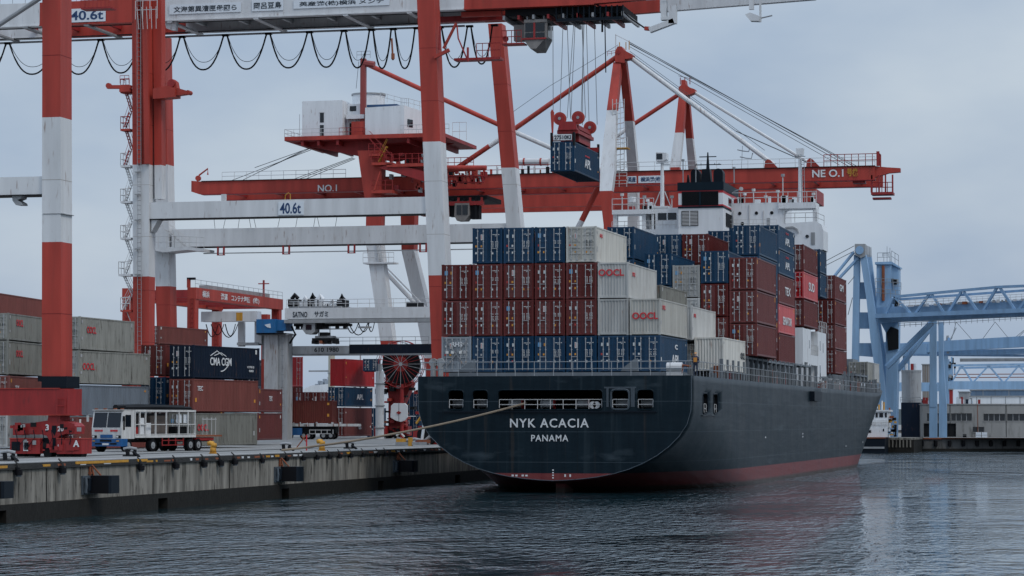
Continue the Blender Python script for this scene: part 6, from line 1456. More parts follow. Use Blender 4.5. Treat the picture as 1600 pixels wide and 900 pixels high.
g = MB(); g.tube([(-1.2,.3,2.9),(-1.5,.05,2.95),(-1.5,.05,2.4)],.03,GREY,4); g.box((-1.52,.02,2.65),(.16,.06,.5),TW); g.box((1.3,.1,2.65),(.16,.06,.4),DARK); g.build('mirror', TR)
g = MB(); g.bb(-.45,.45,1.5,14.2,.75,1.05,DARK); g.bb(-1.2,1.2,1.8,10.4,1.12,1.32,TW); 
for k in range(8): g.bb(-1.15,1.15,2.2+k*1.1,2.35+k*1.1,.95,1.12,DARK)
g.bb(-1.15,1.2,10.4,14.3,1.16,1.30,ORNG); g.bb(-.9,1.1,10.6,13.2,.85,1.1,DRED)
for y in (5.6,6.5,7.5,8.6): g.bb(1.12,1.18,y,y+.08,.45,1.1,DRED)
for z in (.47,.85): g.bb(1.12,1.17,5.6,8.7,z,z+.07,DRED)
g.build('chassis', TR)
g = MB()
for y in (1.85,2.5,3.3,4.7,6.2,8.0,9.3,10.3):
    for x in (-1.15,1.15): g.box((x,y,2.25),(.09,.10,1.9),TW)
    g.box((0,y,3.2),(2.3,.08,.08),TW)
for x in (-1.15,1.15):
    for z in (1.36,2.15,3.20): g.bb(x-.05,x+.05,1.8,10.4,z,z+(.16 if z>3 else .06),TW)
g.build('cage_frame', TR)
g = MB(); g.bb(-1.1,-1.07,1.9,10.3,1.35,3.1,DARK); g.bb(1.07,1.10,2.55,3.2,1.4,2.7,PWHITE); g.bb(.4,.9,3.6,4.5,1.32,2.3,SWHT); g.bb(1.0,1.03,7.9,8.6,2.3,3.0,SIGNW); g.bb(1.0,1.03,8.9,9.6,2.3,3.0,SIGNW); g.bb(-.8,.6,4.9,7.5,1.32,2.9,paint('dun_canvas',(.12,.10,.09),.8,.5)); g.bb(-.9,.9,8,10,1.32,2.0,DARK); g.bb(.9,1.05,2.0,2.5,1.4,2.0,DRED); g.build('cargo', TR)
g = MB(); g.tube([(.1,1.0,3.55),(.1,4,3.62),(.15,7,3.58),(.1,10.4,3.55)], .22, DARK, 8); g.tube([(.7,1.2,3.5),(.75,6,3.55),(.7,10.4,3.48)], .17, DARK, 8); g.bb(-.6,1.0,1.2,10.4,3.36,3.45,DARK); g.build('tarpaulin_roll', TR)
g = MB()
for y in (11.6,12.2,12.9,13.5): g.tube([(1.1,y,1.3),(1.1,y,2.75)],.025,RAILW,4)
g.tube([(1.1,11.5,2.6),(1.1,13.6,2.6)],.03,RAILW,4); g.build('stake', TR)
for y in (.95, 4.35, 9.7, 10.85):
    wheel(TR, 1.0, y); wheel(TR, -1.0, y)
wheel(TR, -.4, 7.2)
# flatbed with a red-brown load
pf = atZ(477, 686.5, QZ); sF = FPX/(pf.y*1.0); FB = thing('truck', 'flatbed truck with white deck standing in the yard under a brown container', 'truck', (pf.x, pf.y, QZ), 0.06)
hwf = (atY(519,660,pf.y).x - atY(437,660,pf.y).x)/2
zf1, zf0 = atY(480,626,pf.y).z, atY(480,662,pf.y).z
g = MB(); g.bb(-hwf-.1, hwf+3.4, -.1, 2.2, zf0-QZ-.35, zf0-QZ-.02, TW); rnd = random.Random(8)
for k in range(34): x = rnd.uniform(-hwf, hwf+3); g.bb(x, x+rnd.uniform(.05,.3), -.16, -.11, zf0-QZ-.35, zf0-QZ+rnd.uniform(-.1,.25), rnd.choice([RAILW,RAILW,DARK,ORNG]))
g.bb(-hwf+1.0, hwf+.4, .3, 2.0, .8, zf0-QZ-.36, DARK); g.build('deck', FB)
g = MB(); g.bb(-hwf+.1,-hwf+3.2,-.05,2.1,.55,1.5,TB); g.bb(-hwf+1.0,-hwf+1.5,-.09,-.051,.9,1.1,PRED); g.build('bumper', FB)
g = MB(); [g.bb(hwf*.15+.0, hwf*.95,-.04,0,z,z+.08,RAILW) for z in (.7,1.2)]; [g.bb(hwf*.15+k*.8, hwf*.15+k*.8+.08,-.04,0,.7,1.3,RAILW) for k in range(5)]; g.build('side_guard', FB)
for x in (-hwf+1.0, -hwf+3.4, 0.4, hwf-1.2, hwf-.2):
    for y in (.2, 1.9):
        g = MB(); g.disc((x,y,.5), .5, .3, CABLE, 'y', 18); o = g.build('wheel', FB); g = MB(); g.disc((x,y-.17,.5),.25,.03,GREY,'y',12); g.build('rim', o)
container((pf.x, pf.y+1.2, zf0+.02), 'brown', 'plain reddish brown container loaded on the flatbed truck', hwf*2, zf1-zf0, True, -math.pi/2+.06, side=[('TEC', -hwf+.8, 2.2, .4, PWHITE)], cat='shipping container')

# ================================================================== QUAY FURNITURE
def bollard(u, v, label, s=1.0, rz=0):
    p = atZ(u, v, QZ); o = thing('bollard', label, 'bollard', p, rz, 'yellow mooring bollards')
    g = MB(); g.tube([(0,0,0),(0,0,.08)], .32*s, YEL, 16); g.tube([(0,0,.08),(0,0,.52*s)], .25*s, YEL, 16, .22*s)
    g.tube([(.0,0,.50*s),(.02,0,.62*s),(-.05,0,.76*s),(-.22,0,.80*s),(-.42,0,.74*s)], .24*s, YEL, 14, .17*s); g.tube([(0.05,0,.52*s),(.05,0,.80*s)],.245*s,YEL,14,.20*s)
    g.build('bollard_body', o, smooth=True)
bollard(333, 709, 'yellow hooked bollard on the quay edge just right of the white truck')
bollard(503, 704.5, 'yellow hooked bollard farther along the quay edge, beside the mooring rope')
def quay_fit(u, v, label):
    p = atZ(u, v, QZ+.05); o = thing('mooring_cleat', label, 'cleat', p, 0, 'dark cleats on the quay edge')
    g = MB(); g.box((0,0,.05),(.8,.9,.1),DARK); g.tube([(-.2,0,.1),(-.25,0,.5)],.14,DARK,10); g.tube([(.25,.1,.1),(.28,.1,.45)],.12,DARK,10); g.tube([(-.5,0,.5),(.0,0,.58),(.4,.1,.5)],.11,GREY,8); g.tube([(.2,0,.3),(.7,-.2,.0),(.75,-.2,-.4)],.10,DARK,8)
    g.build('cleat_body', o)
quay_fit(204, 713, 'dark metal cleat on the quay edge in front of the truck wheels')
quay_fit(13, 720, 'dark cleat on the quay edge at the far left below the crane bogie')
quay_fit(447, 703.5, 'dark rounded cleat on the quay edge where the mooring rope ends')
quay_fit(546, 701, 'small dark cleat between the second yellow bollard and the ship')
# hooks of heavy gear by the ship's stern
p = atZ(645, 697, QZ); o = thing('mooring_hook', 'orange and grey mooring hook gear on the quay by the ship stern', 'mooring hook', p)
g = MB(); g.box((0,0,.25),(3.2,1.2,.3),GREY); g.tube([(-1.6,0,.8),(-.8,0,.5),(.2,0,.7),(1.2,0,.5),(1.8,0,1.0)],.16,GREY,8); g.tube([(.9,0,.4),(1.1,0,1.8),(1.0,0,3.0)],.14,SIGNW,8); g.tube([(.3,.2,2.2),(.8,.2,2.9),(1.05,.2,3.3),(1.25,.2,2.3)],.12,YEL,8)
g.box((-1.1,-.3,.55),(.9,.5,.35),YEL); g.box((1.2,-.3,.45),(1.2,.5,.35),ORNG); g.box((-.1,-.5,.3),(.35,.4,1.1),YEL); g.tube([(-1.6,-.2,1.0),(-1.2,-.2,1.3),(-.8,-.2,.9)],.1,RAILW,6); g.build('hook_frame', o)
p = atZ(668, 695, QZ); o = thing('rubber_tyre_stack', 'dark round drum with a red frame on the quay against the ship stern', 'drum', p)
g = MB(); g.disc((0,0,1.0),1.0,1.0,CABLE,'y',20); g.beam((-1.2,-.2,.2),(.6,-.2,2.0),.25,.2,DRED); g.beam((-1.4,.6,.3),(2,.6,.2),.4,.4,DRED); g.build('drum', o)
p = atZ(479, 704, QZ); o = thing('barrier', 'small orange tripod barrier on the quay left of the second yellow bollard', 'barrier', p)
g = MB(); g.tube([(0,0,0),(0,0,1.3)],.06,PRED,6); g.tube([(-.1,0,1.2),(-.9,0,.2)],.05,ORNG,5); g.tube([(0,0,.7),(-.45,0,1.2)],.04,ORNG,5); g.tube([(0,0,.25),(.9,0,.2),(1.2,0,0)],.04,RAILG,5); g.build('frame', o)
# fenders on the wall
FD = None
def fender(u0, u1, v0, v1, label):
    yy = atX((u0+u1)/2, (v0+v1)/2, QX+.8).y; zz1, zz0 = atX((u0+u1)/2, v0, QX+.8).z, atX((u0+u1)/2, v1, QX+.8).z; h = zz1-zz0
    o = thing('fender', label, 'fender', (QX, yy, zz0), 0, 'rubber fenders on the quay wall'); L = 1.5
    g = MB(); g.bb(.35, 1.5, -L/2, L/2, .05, h, CABLE); g.prism([(1.5,-L/2),(1.62,-L/2+.15),(1.62,L/2-.15),(1.5,L/2)], .05, h, BLK, 'z'); g.build('rubber_block', o)
    g = MB(); g.bb(.0, .12, -L/2-.55, L/2+.4, 0, h, EDGE); g.tube([(.2,-L/2-.35,.1),(.25,-L/2-.35,h*.5),(.2,-L/2-.35,h-.1)],.12,EDGE,8); g.tube([(.3,-L/2-.2,0.2),(.35,-L/2-.2,h-.15)],.16,BLK,8); g.build('back_plate', o)
    g = MB(); 
    for x in (.25,.7): g.tube([(x,0,h),(.05,0,h+.7)],.05,ORNG,5)
    g.tube([(.1,-.2,h),(.05,-.2,h+.75)],.06,ORNG,5); g.tube([(.1,.2,h),(.05,.2,h+.75)],.06,KERB,5); g.box((.08,0,h+.15),(.16,.5,.12),ORNG); g.build('chain', o)
fender(-40, 24, 752, 780, 'black rubber fender on the quay wall, cut by the left edge of the picture')
fender(130, 190, 743, 772, 'large black fender under an orange bracket, left of the rest on the wall')
fender(432, 475, 729, 753, 'black rubber fender in the middle of the quay wall')
fender(615, 655, 719, 738, 'black rubber fender deep in the shade beside the ship stern')
# small rubber blocks hung on the coping
proto = None
for k, (u, v) in enumerate(((24,738),(93,735),(216,731),(271,728),(315,725.5),(341,724),(363,722),(407,720),(445,717),(471,716),(493,715),(512,714),(528,713),(546,712),(565,711),(588,711),(600,710))):
    p = atX(u, v, QX+.1)
    if proto is None:
        proto = thing('tyre_fender', None, 'fender', p, 0, 'small rubber blocks hung along the quay coping')
        g = MB(); g.disc((.20,0,0),.22,.30,CABLE,'z',12); g.disc((.20,0,-.18),.16,.12,EDGE,'z',12); g.box((.1,0,.1),(.2,.3,.35),DARK); g.build('rubber_block', proto)
        g = MB(); g.tube([(.2,0,.25),(.1,0,.5),(-.1,.1,.66)],.05,KERB,5); g.tube([(.25,.1,.2),(.1,.12,.5)],.035,KERB,4); g.build('hanger', proto)
        kids(proto); o = proto
    else: o = copy_tree(proto); o.location = p
    s = 1 if k < 7 else .8; o.scale = (s, s, s)
    o['label'] = 'small round rubber block hanging on the quay coping, ' + ('leftmost of the row','second from the left','just right of the large left fender','below the trailer wheels','left of the first yellow bollard','under the first yellow bollard','right of the first yellow bollard','left of the middle fender','above the middle fender','right above the middle fender','left of the second yellow bollard','under the second yellow bollard','third before the stern end','halfway to the ship stern','nearer the ship stern','last but one before the stern','last one before the ship stern')[k]
# the mooring rope
a = atZ(440, 703.5, QZ+.25); b_ = atY(818, 631, SY-.05); c_ = atY(822, 629, SY+1.3)
pts = [a.lerp(b_, t/14) - Vector((0,0,1)) * (.8*4*(t/14)*(1-t/14))*.5 for t in range(15)] + [c_]
o = thing('mooring_rope', 'taut pale mooring rope from the quay up to the ship stern opening', 'rope', a)
g = LB(a); g.tube(pts, .085, paint('manila_rope',(0.20,0.16,0.12),.9,.4), 6); g.build('rope_strand', o)
# a deck hand at the rail
def person(x, y, z, label, s=1.0, col=(0.02,0.03,0.06)):
    me = bpy.data.meshes.new('person'); V = [(0,0,.95),(0,.0,1.15),(0,0,1.42),(0,-.01,1.55),(0,-.02,1.68),(-.1,0,.88),(-.11,-.03,.5),(-.11,.02,.08),(-.11,-.12,.04),(.1,0,.88),(.11,-.03,.5),(.11,.02,.08),(.11,-.12,.04),(-.2,0,1.40),(-.27,-.03,1.12),(-.22,-.18,.95),(.2,0,1.40),(.27,-.03,1.12),(.22,-.18,.95)]
    E = [(0,1),(1,2),(2,3),(3,4),(0,5),(5,6),(6,7),(7,8),(0,9),(9,10),(10,11),(11,12),(2,13),(13,14),(14,15),(2,16),(16,17),(17,18)]
    RR = [.15,.15,.16,.06,.11,.10,.07,.05,.04,.10,.07,.05,.04,.07,.05,.035,.07,.05,.035]
    me.from_pydata(V, E, []); o = bpy.data.objects.new('person', me); COL.objects.link(o)
    md = o.modifiers.new('s','SKIN'); 
    for i, r_q in enumerate(RR): me.skin_vertices[0].data[i].radius = (r_q, r_q)
    me.skin_vertices[0].data[0].use_root = True
    md2 = o.modifiers.new('ss','SUBSURF'); md2.levels = 1; md2.render_levels = 1
    bpy.context.view_layer.update(); m2 = bpy.data.meshes.new_from_object(o.evaluated_get(bpy.context.evaluated_depsgraph_get())); o.modifiers.clear(); o.data = m2
    m2.materials.append(plain('work_clothes',col,.8)); sk = plain('skin',(0.35,0.2,0.15),.6); m2.materials.append(sk)
    for p in m2.polygons:
        if p.center.z > 1.52: p.material_index = 1
    o.location = (x,y,z); o.scale = (s,s,s); tag(o, label, 'person')
    g = MB(); g.tube([(0,-.02,1.70),(0,-.02,1.80)],.125,plain('helmet',(0.5,0.2,0.03),.4),12,.07); h = g.build('helmet', o)
    g = MB(); g.bb(-.14,.14,-.19,-.165,1.05,1.4,MATS['helmet']) ; g.build('vest', o)
    return o
if True:
    p = atY(1087, 575, 198.6); person(p.x, 198.6, DZ, 'deck hand in dark work clothes standing at the stern rail corner beside the white container')
# ================================================================== FAR SIDE OF THE HARBOUR
FYQ = 474.0
f_ = lambda u, v: atY(u, v, FYQ/ (0.9712)) if False else atD(u, v, FYQ)
FZ = f_(1500, 684).z
pL = f_(1432, 690); 
WD = paint('dark_quay_concrete',(0.10,0.10,0.10),.85,.7,(0.02,0.02,0.02),scale=.5,bump=.3)
o = thing('quay_wall', 'dark stained quay wall across the water at the right edge', 'quay wall', (pL.x, pL.y, 0))
pR = f_(1800, 690); g = LB((pL.x,pL.y,0))
g.add([(pL.x,pL.y,-1),(pR.x,pR.y,-1),(pR.x,pR.y,FZ),(pL.x,pL.y,FZ),(pL.x,pL.y+2,-1),(pL.x,pL.y+2,FZ)], [(0,1,2,3),(4,0,3,5)], WD); g.build('wall_face', o)
d = (pR-pL); d.z = 0; d.normalize(); nrm = Vector((d.y,-d.x,0))
g = LB((pL.x,pL.y,0)); 
for k in range(18): c = pL + d*(2.5*k+1) + nrm*.15; g.tube([(c.x,c.y,FZ-.5),(c.x,c.y,FZ-1.5)],.35,CABLE,8)
g.beam((pL.x+nrm.x*.1,pL.y+nrm.y*.1,FZ-.12),(pR.x+nrm.x*.1,pR.y+nrm.y*.1,FZ-.12),.3,.25,ORNG); g.beam((pL.x+nrm.x*.15,pL.y+nrm.y*.15,.25),(pR.x+nrm.x*.15,pR.y+nrm.y*.15,.25),.4,.5,WETC); g.build('fender_strip', o)
g = MB(); g.add([(pL.x-60,pL.y+.8,FZ-.004),(pR.x+600,pR.y-10,FZ-.004),(pR.x+1500,3000,FZ-.004),(pL.x-60,3000,FZ-.004)], [(0,1,2,3)], APR); tag(g.build('ground'), kind='structure')
# nearer pier block beside the work boat
a = atD(1383, 690, 458); b_ = atD(1432, 690, 462); o = thing('pier', 'short concrete pier block with vertical timber fenders beside the white work boat', 'pier', (a.x, a.y, 0))
g = LB((a.x,a.y,0)); zt_ = atD(1400,684,458).z; g.bb(a.x, b_.x, a.y, a.y+18, -1, zt_-.35, WETC); g.bb(a.x-.1, b_.x+.1, a.y-.1, a.y+18, zt_-.35, zt_, CONC); g.build('deck', o)
g = LB((a.x,a.y,0)); x = a.x+.6
while x < b_.x-.3: g.bb(x,x+.22,a.y-.16,a.y-.02,.9,zt_-.4,CONC); x += .62
g.build('timber_fender', o)
# work boat
bY = 452.0; w2 = lambda u, v: atD(u, v, bY); pb_ = w2(1366, 706); o = thing('work_boat', 'white work boat with a wheelhouse moored behind the ship bow', 'boat', (pb_.x, pb_.y, 0))
X = lambda u: w2(u, 680).x; Z = lambda v: w2(1370, v).z; yb = pb_.y; Bb = (pb_.x, pb_.y, 0)
g = LB(Bb); g.prism([(X(1330),-1),(X(1382),-1),(X(1383),Z(685)),(X(1330),Z(684))], yb, yb+7, BLK); g.bb(X(1330),X(1382),yb-.12,yb,Z(701),Z(698),GREY); g.bb(X(1330),X(1383),yb-.1,yb+7,Z(685),Z(683.5),ORNG); g.build('hull', o)
g = LB(Bb); g.prism([(X(1350),Z(683)),(X(1386),Z(683)),(X(1386),Z(668.5)),(X(1357),Z(668.5))], yb+1, yb+6, SWHT); g.prism([(X(1357),Z(668.5)),(X(1387),Z(668.5)),(X(1387),Z(655.5)),(X(1361),Z(655.5))], yb+1.2, yb+5.8, SWHT); g.build('superstructure', o)
g = LB(Bb); g.prism([(X(1364),Z(655.5)),(X(1387),Z(655.5)),(X(1388),Z(643)),(X(1366),Z(643))], yb+1.4, yb+5.4, SWHT); g.bb(X(1363),X(1391),yb+1.2,yb+5.6,Z(643),Z(640.5),SWHT); g.build('wheelhouse', o)
g = LB(Bb)
for a_, c_ in ((1367,1370.5),(1373,1379),(1382,1385)): g.bb(X(a_),X(c_),yb+1.33,yb+1.4,Z(652),Z(645),GLASS)
for a_, c_, v in ((1354,1360,672),(1379,1381,670),(1358,1361,660)): g.bb(X(a_),X(c_),yb+.93,yb+.99,Z(v+4),Z(v),GLASS)
g.build('window', o)
g = LB(Bb)
for u, v, m in ((1371,632,YEL),(1376,626,SWHT),(1379,628,YEL),(1388,637,ORNG)): g.tube([(X(u),yb+3,Z(641)),(X(u),yb+3,Z(v))],.16,m,6)
g.rail([(X(1357),yb+1,Z(668)),(X(1387),yb+1,Z(668))], RAILW, .9, 1.0, .04)
for k in range(18): u = random.uniform(1387,1398); v = random.uniform(650,682); g.box((X(u),yb+2.5,Z(v)),(random.uniform(.2,.9),1,random.uniform(.2,.9)),random.choice([SIGNW,YEL,DARK,LBLUE,ORNG]))
g.build('deck_gear', o)
# concrete building with window bands
bD = 486.0; w3 = lambda u, v: atD(u, v, bD); a = w3(1441, 684); c = w3(1760, 684); dd = (c-a); dd.z = 0; Lb = dd.length; rz_ = math.atan2(dd.y, dd.x)
o = thing('building', 'long grey concrete building with dark window bands on the far quay', 'building', (a.x, a.y, FZ), rz_)
hb_ = w3(1441, 632.5).z - FZ; k = Lb/(1760-1441); U = lambda u: (u-1441)*k; V_ = lambda v: w3(1441, v).z-FZ
BC = paint('building_concrete',(0.25,0.25,0.245),.85,.7,(0.07,0.07,0.065),scale=.35,streak=.2)
g = MB(); ys = [(1448.5,1484,658,645.8),(1486.5,1519,657.5,645.8),(1537,1571,657.5,646.5),(1574,1612,657.5,646.5),(1520,1538,675,667),(1443.5,1494,682.5,661.5),(1625,1690,657,646)]
g.bb(0, Lb, .45, 20, 0, hb_, BC); g.bb(-.15, Lb, -.12, 20, hb_, hb_+.2, BC)
# wall skin with real openings
cols = sorted(set([0.0, Lb] + [U(x) for y in ys for x in y[:2]])); rows = sorted(set([0.0, hb_] + [V_(x) for y in ys for x in y[2:]]))
for i in range(len(cols)-1):
    for j in range(len(rows)-1):
        cx, cz = (cols[i]+cols[i+1])/2, (rows[j]+rows[j+1])/2
        if any(U(q[0]) < cx < U(q[1]) and V_(q[2]) < cz < V_(q[3]) for q in ys): continue
        g.bb(cols[i], cols[i+1], 0, .44, rows[j], rows[j+1], BC)
g.build('wall', o)
for (a_, c_, v0, v1) in ys:
    g = MB(); x0, x1, z0, z1 = U(a_), U(c_), V_(v0), V_(v1); g.bb(x0, x1, .36, .43, z0, z1, GLASS if v1 != 661.5 else DARK)
    n = 4 if c_-a_ > 25 else 2
    for i in range(n+1): x = x0+(x1-x0)*i/n; g.bb(x-.06, x+.06, .28, .355, z0, z1, GREY if v1 != 661.5 else DARK)
    g.bb(x0-.1, x1+.1, -.08, -.001, z0-.15, z0-.02, BC); g.build('window' if v1 != 661.5 else 'loading_door', o)
g = MB(); 
for u in (1484.5, 1527.5, 1572): g.bb(U(u), U(u)+.09, -.06, -.002, 0, hb_, ORNG if u > 1500 and u < 1550 else DARK)
g.build('drain_pipe', o)
for u, ww, m, lab in ((1508,5.5,'dark_steel','dark crate by the wall of the long grey building'),(1529.5,8,'sign_white','white crate by the wall of the long grey building, left of its twin'),(1539,8,'sign_white','white crate by the wall of the long grey building, right of its twin')):
    p = w3(u, 682) - Vector((0,1.2,0)); q = thing('crate', lab, 'crate', (p.x, p.y, FZ)); g = MB(); wq = ww/FPX*bD/2; g.bb(-wq, wq, -.4, .4, 0, .95 if 'white' in lab else .6, MATS[m]); g.bb(-wq-.02, wq+.02, -.42, .42, .40, .46, GREY); g.build('box', q)
# grey tank house with the navy base
tD = 490.0; w4 = lambda u, v: atD(u, v, tD); X = lambda u: w4(u, 640).x; Z = lambda v: w4(1420, v).z; yT = w4(1420, 640).y; BT = (X(1420), yT, FZ)
o = thing('storage_tank', 'grey ribbed storage house on a dark navy base beside the blue crane', 'tank', BT)
g = LB(BT); n = 14; g.tube([(X(1423),yT+2,Z(629)),(X(1423),yT+2,Z(581))], (X(1439)-X(1407))/2, paint('tank_grey',(0.30,0.31,0.32),.6,.5), 20); g.tube([(X(1423),yT+2,Z(581)),(X(1423),yT+2,Z(578))], (X(1439)-X(1407))/2*1.04, GREY, 20); g.build('tank_body', o)
g = LB(BT); g.bb(X(1408), X(1439), yT-.5, yT+5, FZ, Z(629), CC['navy']); g.build('base', o)
g = LB(BT); g.rail([(X(1407),yT-.6,Z(629)),(X(1439),yT-.6,Z(629))], RAILG, 1.0, 1.2, .05)
for u in (1411,1416,1425,1430): g.tube([(X(u),yT+1,Z(578)),(X(u),yT+1,Z(568))],.3,random.choice([DRED,SIGNW,LBLUE]),8)
g.ladder((X(1426),yT-.35,Z(629)),(X(1426),yT-.35,Z(580)),.5,GREY,.8,.05); g.build('railing', o)
# ---- blue crane with the truss girder
cD = 468.0; c4 = lambda u, v, D=cD: atD(u, v, D)
BK = c4(1370, 684); BK = (BK.x, BK.y, FZ); o = thing('quay_crane', 'pale blue quay crane with twin-leg tower and trussed girder beyond the ship bow', 'crane', BK, 0, 'blue cranes')
def pl(mb, pts, D, d, mat):
    """plate given by sight points at depth D, d metres thick"""
    P_ = [atD(u, v, D) for u, v in pts]; n = len(P_); vs = [tuple(p) for p in P_] + [(p.x, p.y+d, p.z) for p in P_]
    mb.add(vs, [tuple(range(n)), tuple(range(2*n-1,n-1,-1))]+[(i,i+n,(i+1)%n+n,(i+1)%n) for i in range(n)], mat)
g = LB(BK); pl(g, [(1334,398),(1343.5,398),(1341,600),(1330,600)], cD, 1.3, LBLUE); pl(g, [(1331,600),(1341,600),(1341,684),(1330,684)], cD, 1.3, LBLUE); g.build('leg', o)
g = LB(BK); pl(g, [(1343.6,400),(1353,398),(1365,470),(1374,530),(1382,600),(1387,684),(1373,684),(1370,600),(1360,530),(1354,470)], cD-.5, 1.6, LBLUE); g.build('leg', o)
g = LB(BK); pl(g, [(1354,397),(1361,399),(1366,440),(1373,490),(1390,600),(1398,684),(1386,684),(1378,600),(1364,490),(1359,440)], cD+9, 1.4, LBLUE); g.build('leg', o)
g = LB(BK); pl(g, [(1342.5,441),(1355,441),(1361,467),(1342,467)], cD+.8, .8, LBLUE); pl(g, [(1342,488),(1358,488),(1361,513.5),(1342,513.5)], cD+.8, .8, LBLUE); pl(g, [(1341,536),(1365,536),(1369,558),(1341,556)], cD+.8, .8, LBLUE); g.build('cross_panel', o)
g = LB(BK); pl(g, [(1335.5,381),(1351.5,381),(1352,400),(1345,403),(1335.5,398)], cD-.9, 2.4, GREY)
p = c4(1343,391,cD-1.0); g.disc(p, .75, .2, LBLUE, 'y', 18)
for k in range(4): u = 1353+2.3*k; pl(g, [(u,383+k),(u+1.3,383.5+k),(u+1.6,402),(u,401)], cD+2+2*k, .5, GREY)
g.build('sheave_housing', o)
g = LB(BK)
for a_, b_ in (((1335,384),(1288,409)),((1335,392),(1280,420)),((1335,432),(1325,444)),((1332,465),(1325,492))): g.tube([c4(*a_), c4(*b_)], .06, ROPE, 4)
for a_, b_ in (((1334,394),(1300,436)),((1341,403),(1308,438))): g.tube([c4(*a_), c4(*b_)], .28, LBLUE, 6)
g.build('stay', o)
g = LB(BK); pl(g, [(1369.5,413),(1392.5,413),(1392.5,495),(1369.5,495)], cD+2, 6.0, LBLUE); pl(g, [(1367,409.5),(1393,408.5),(1393,413),(1367,413)], cD+1.6, 7, LBLUE)
pl(g, [(1392.7,413),(1404,418),(1404,500),(1392.7,495)], cD+3, 4.0, LBLUE); pl(g, [(1393,408.5),(1405.5,416.5),(1405.5,419),(1393,413)], cD+2.6, 5, LBLUE)
pl(g, [(1371,495),(1404,500),(1400,684),(1384,684),(1384,520)], cD+6, 4.0, LBLUE); pl(g, [(1385,520),(1392,510),(1404,515),(1404,545),(1388,548)], cD+5.7, .2, DARK)
g.build('lift_tower', o)
g = LB(BK)
def rr(pts, D, h=1.6, r=.05, m=RAILG):
    g.rail([c4(u,v,D) for u, v in pts], m, h, 1.0, r)
rr([(1371,409),(1391,408.5)], cD+1.8); rr([(1393,409),(1404,416)], cD+2.8, 2.0); rr([(1379,401),(1388,401)], cD+3, .6); 
for u, v in ((1386,385),(1390.5,387)): g.tube([c4(u,410,cD+3), c4(u,v,cD+3)], .05, RAILG, 4)
rr([(1368,445),(1404,447)], cD+1.5, 1.2); rr([(1368,463),(1407,466)], cD+1.5, 1.4); rr([(1396,452),(1408,453)], cD+1.4, 1.3)
g.tube([c4(1380,415,cD+1.8), c4(1380,470,cD+1.8)], .28, ORNG, 5)
for k in range(16): u, v = random.uniform(1393,1404), random.uniform(436,500); p = c4(u,v,cD+2.4); s = random.uniform(.2,.8); g.box(p,(s,.4,s*1.3),random.choice([DARK,DARK,GREY,LBLUE]))
g.build('platform_railing', o)
# truss girder, its right end somewhat nearer
g = LB(BK)
Pq = lambda u, v, off=0: atD(u, v, cD - 18*(u-1370)/230 + off)
def gb(a_, c_, w__, h__, m=LBLUE, off=0): g.beam(Pq(*a_, off), Pq(*c_, off), w__, h__, m)
gb((1368,494),(1640,483.5), 1.2, .75); gb((1368,489),(1640,475), .5, 1.9, off=2); gb((1368,501),(1640,489.5), 2.2, .8, off=4)
gb((1400,463.5),(1500,454), .55, .45); gb((1500,454),(1560,448.5), .55, .45); gb((1560,448.5),(1640,445), .55, .45); gb((1403,468),(1640,451), .45, .4, off=6)
gb((1404,480),(1640,466.5), .12, .12, ORNG, 2); 
g.build('girder', o)
g = LB(BK)
tops = [(1397,465),(1454,460),(1504,456),(1560,449),(1620,446)]; bots = [(1384,492),(1424,490.5),(1430,490.5),(1475,488.5),(1482,488),(1528,486.5),(1536,486),(1586,484),(1592,484),(1640,482)]
for i, (u, v) in enumerate(tops):
    for off in (0, 5):
        for b_ in bots[2*i:2*i+2]:
            u2 = u + (2 if b_[0] > u else -2); gb((u2, v), b_, .42, .42, off=off)
g.build('truss_diagonal', o)
g = LB(BK); rr([(1404,478),(1640,465)], cD-8, .9, .05, RAILW)
for k in range(30): u = 1410+6.5*k; p = Pq(u, 478-.055*(u-1404)+1, 1); g.box(p,(random.uniform(.2,1.0),.4,random.uniform(.2,.6)),random.choice([ORNG,RAILW,GREY,SIGNW]))
for k in range(7): u = 1405+7*k; 
rr([(1404,512),(1440,510),(1640,498)], cD-2, .8, .05); g.build('girder_railing', o)
g = LB(BK); g.tube([c4(1385,574), c4(1456,504)], .55, LBLUE, 6); g.tube([c4(1403,578,cD+8), c4(1462,502,cD+8)], .5, LBLUE, 6); g.build('brace', o)
g = LB(BK); pl(g, [(1452.5,500),(1463,500),(1463,636),(1452.5,636)], cD+3, 1.2, LBLUE); pl(g, [(1452,600),(1464,600),(1464,684),(1452,684)], cD+3.1, 1.0, LBLUE); g.build('leg', o)
g = LB(BK); pl(g, [(1466,503),(1474,503),(1474,560),(1479,636),(1479,684),(1467,684),(1467,600)], cD+14, 1.2, LBLUE); g.build('leg', o)
g = LB(BK); pl(g, [(1380,535),(1404,530),(1402,684),(1392,684),(1386,600)], cD+12, 1.2, LBLUE); g.build('leg', o)
# ---- second blue crane with dark characters
D2 = 560.0; B5 = atD(1490, 680, D2); B5 = (B5.x, B5.y, FZ); o = thing('quay_crane', 'pale blue crane whose girder carries dark painted characters, behind the trussed one', 'crane', B5, 0, 'blue cranes')
g = LB(B5); BQ = lambda u, v, off=0: atD(u, v, D2 - 22*(u-1410)/190 + off)
g.beam(BQ(1405,545), BQ(1452,545), 2, 2.2, LBLUE); g.beam(BQ(1405,545.0), BQ(1640,531.5), 1.2, 2.25, LBLUE)
g.beam(BQ(1462,552,3), BQ(1640,548,3), 1.2, 1.1, LBLUE); g.beam(BQ(1405,554,5), BQ(1640,556,5), 1.4, .5, LBLUE); g.build('girder', o)
pa, pb2 = BQ(1405,545), BQ(1640,531.5); an5 = math.atan2(pb2.y-pa.y, pb2.x-pa.x); tl = math.asin((pb2.z-pa.z)/(pb2-pa).length)
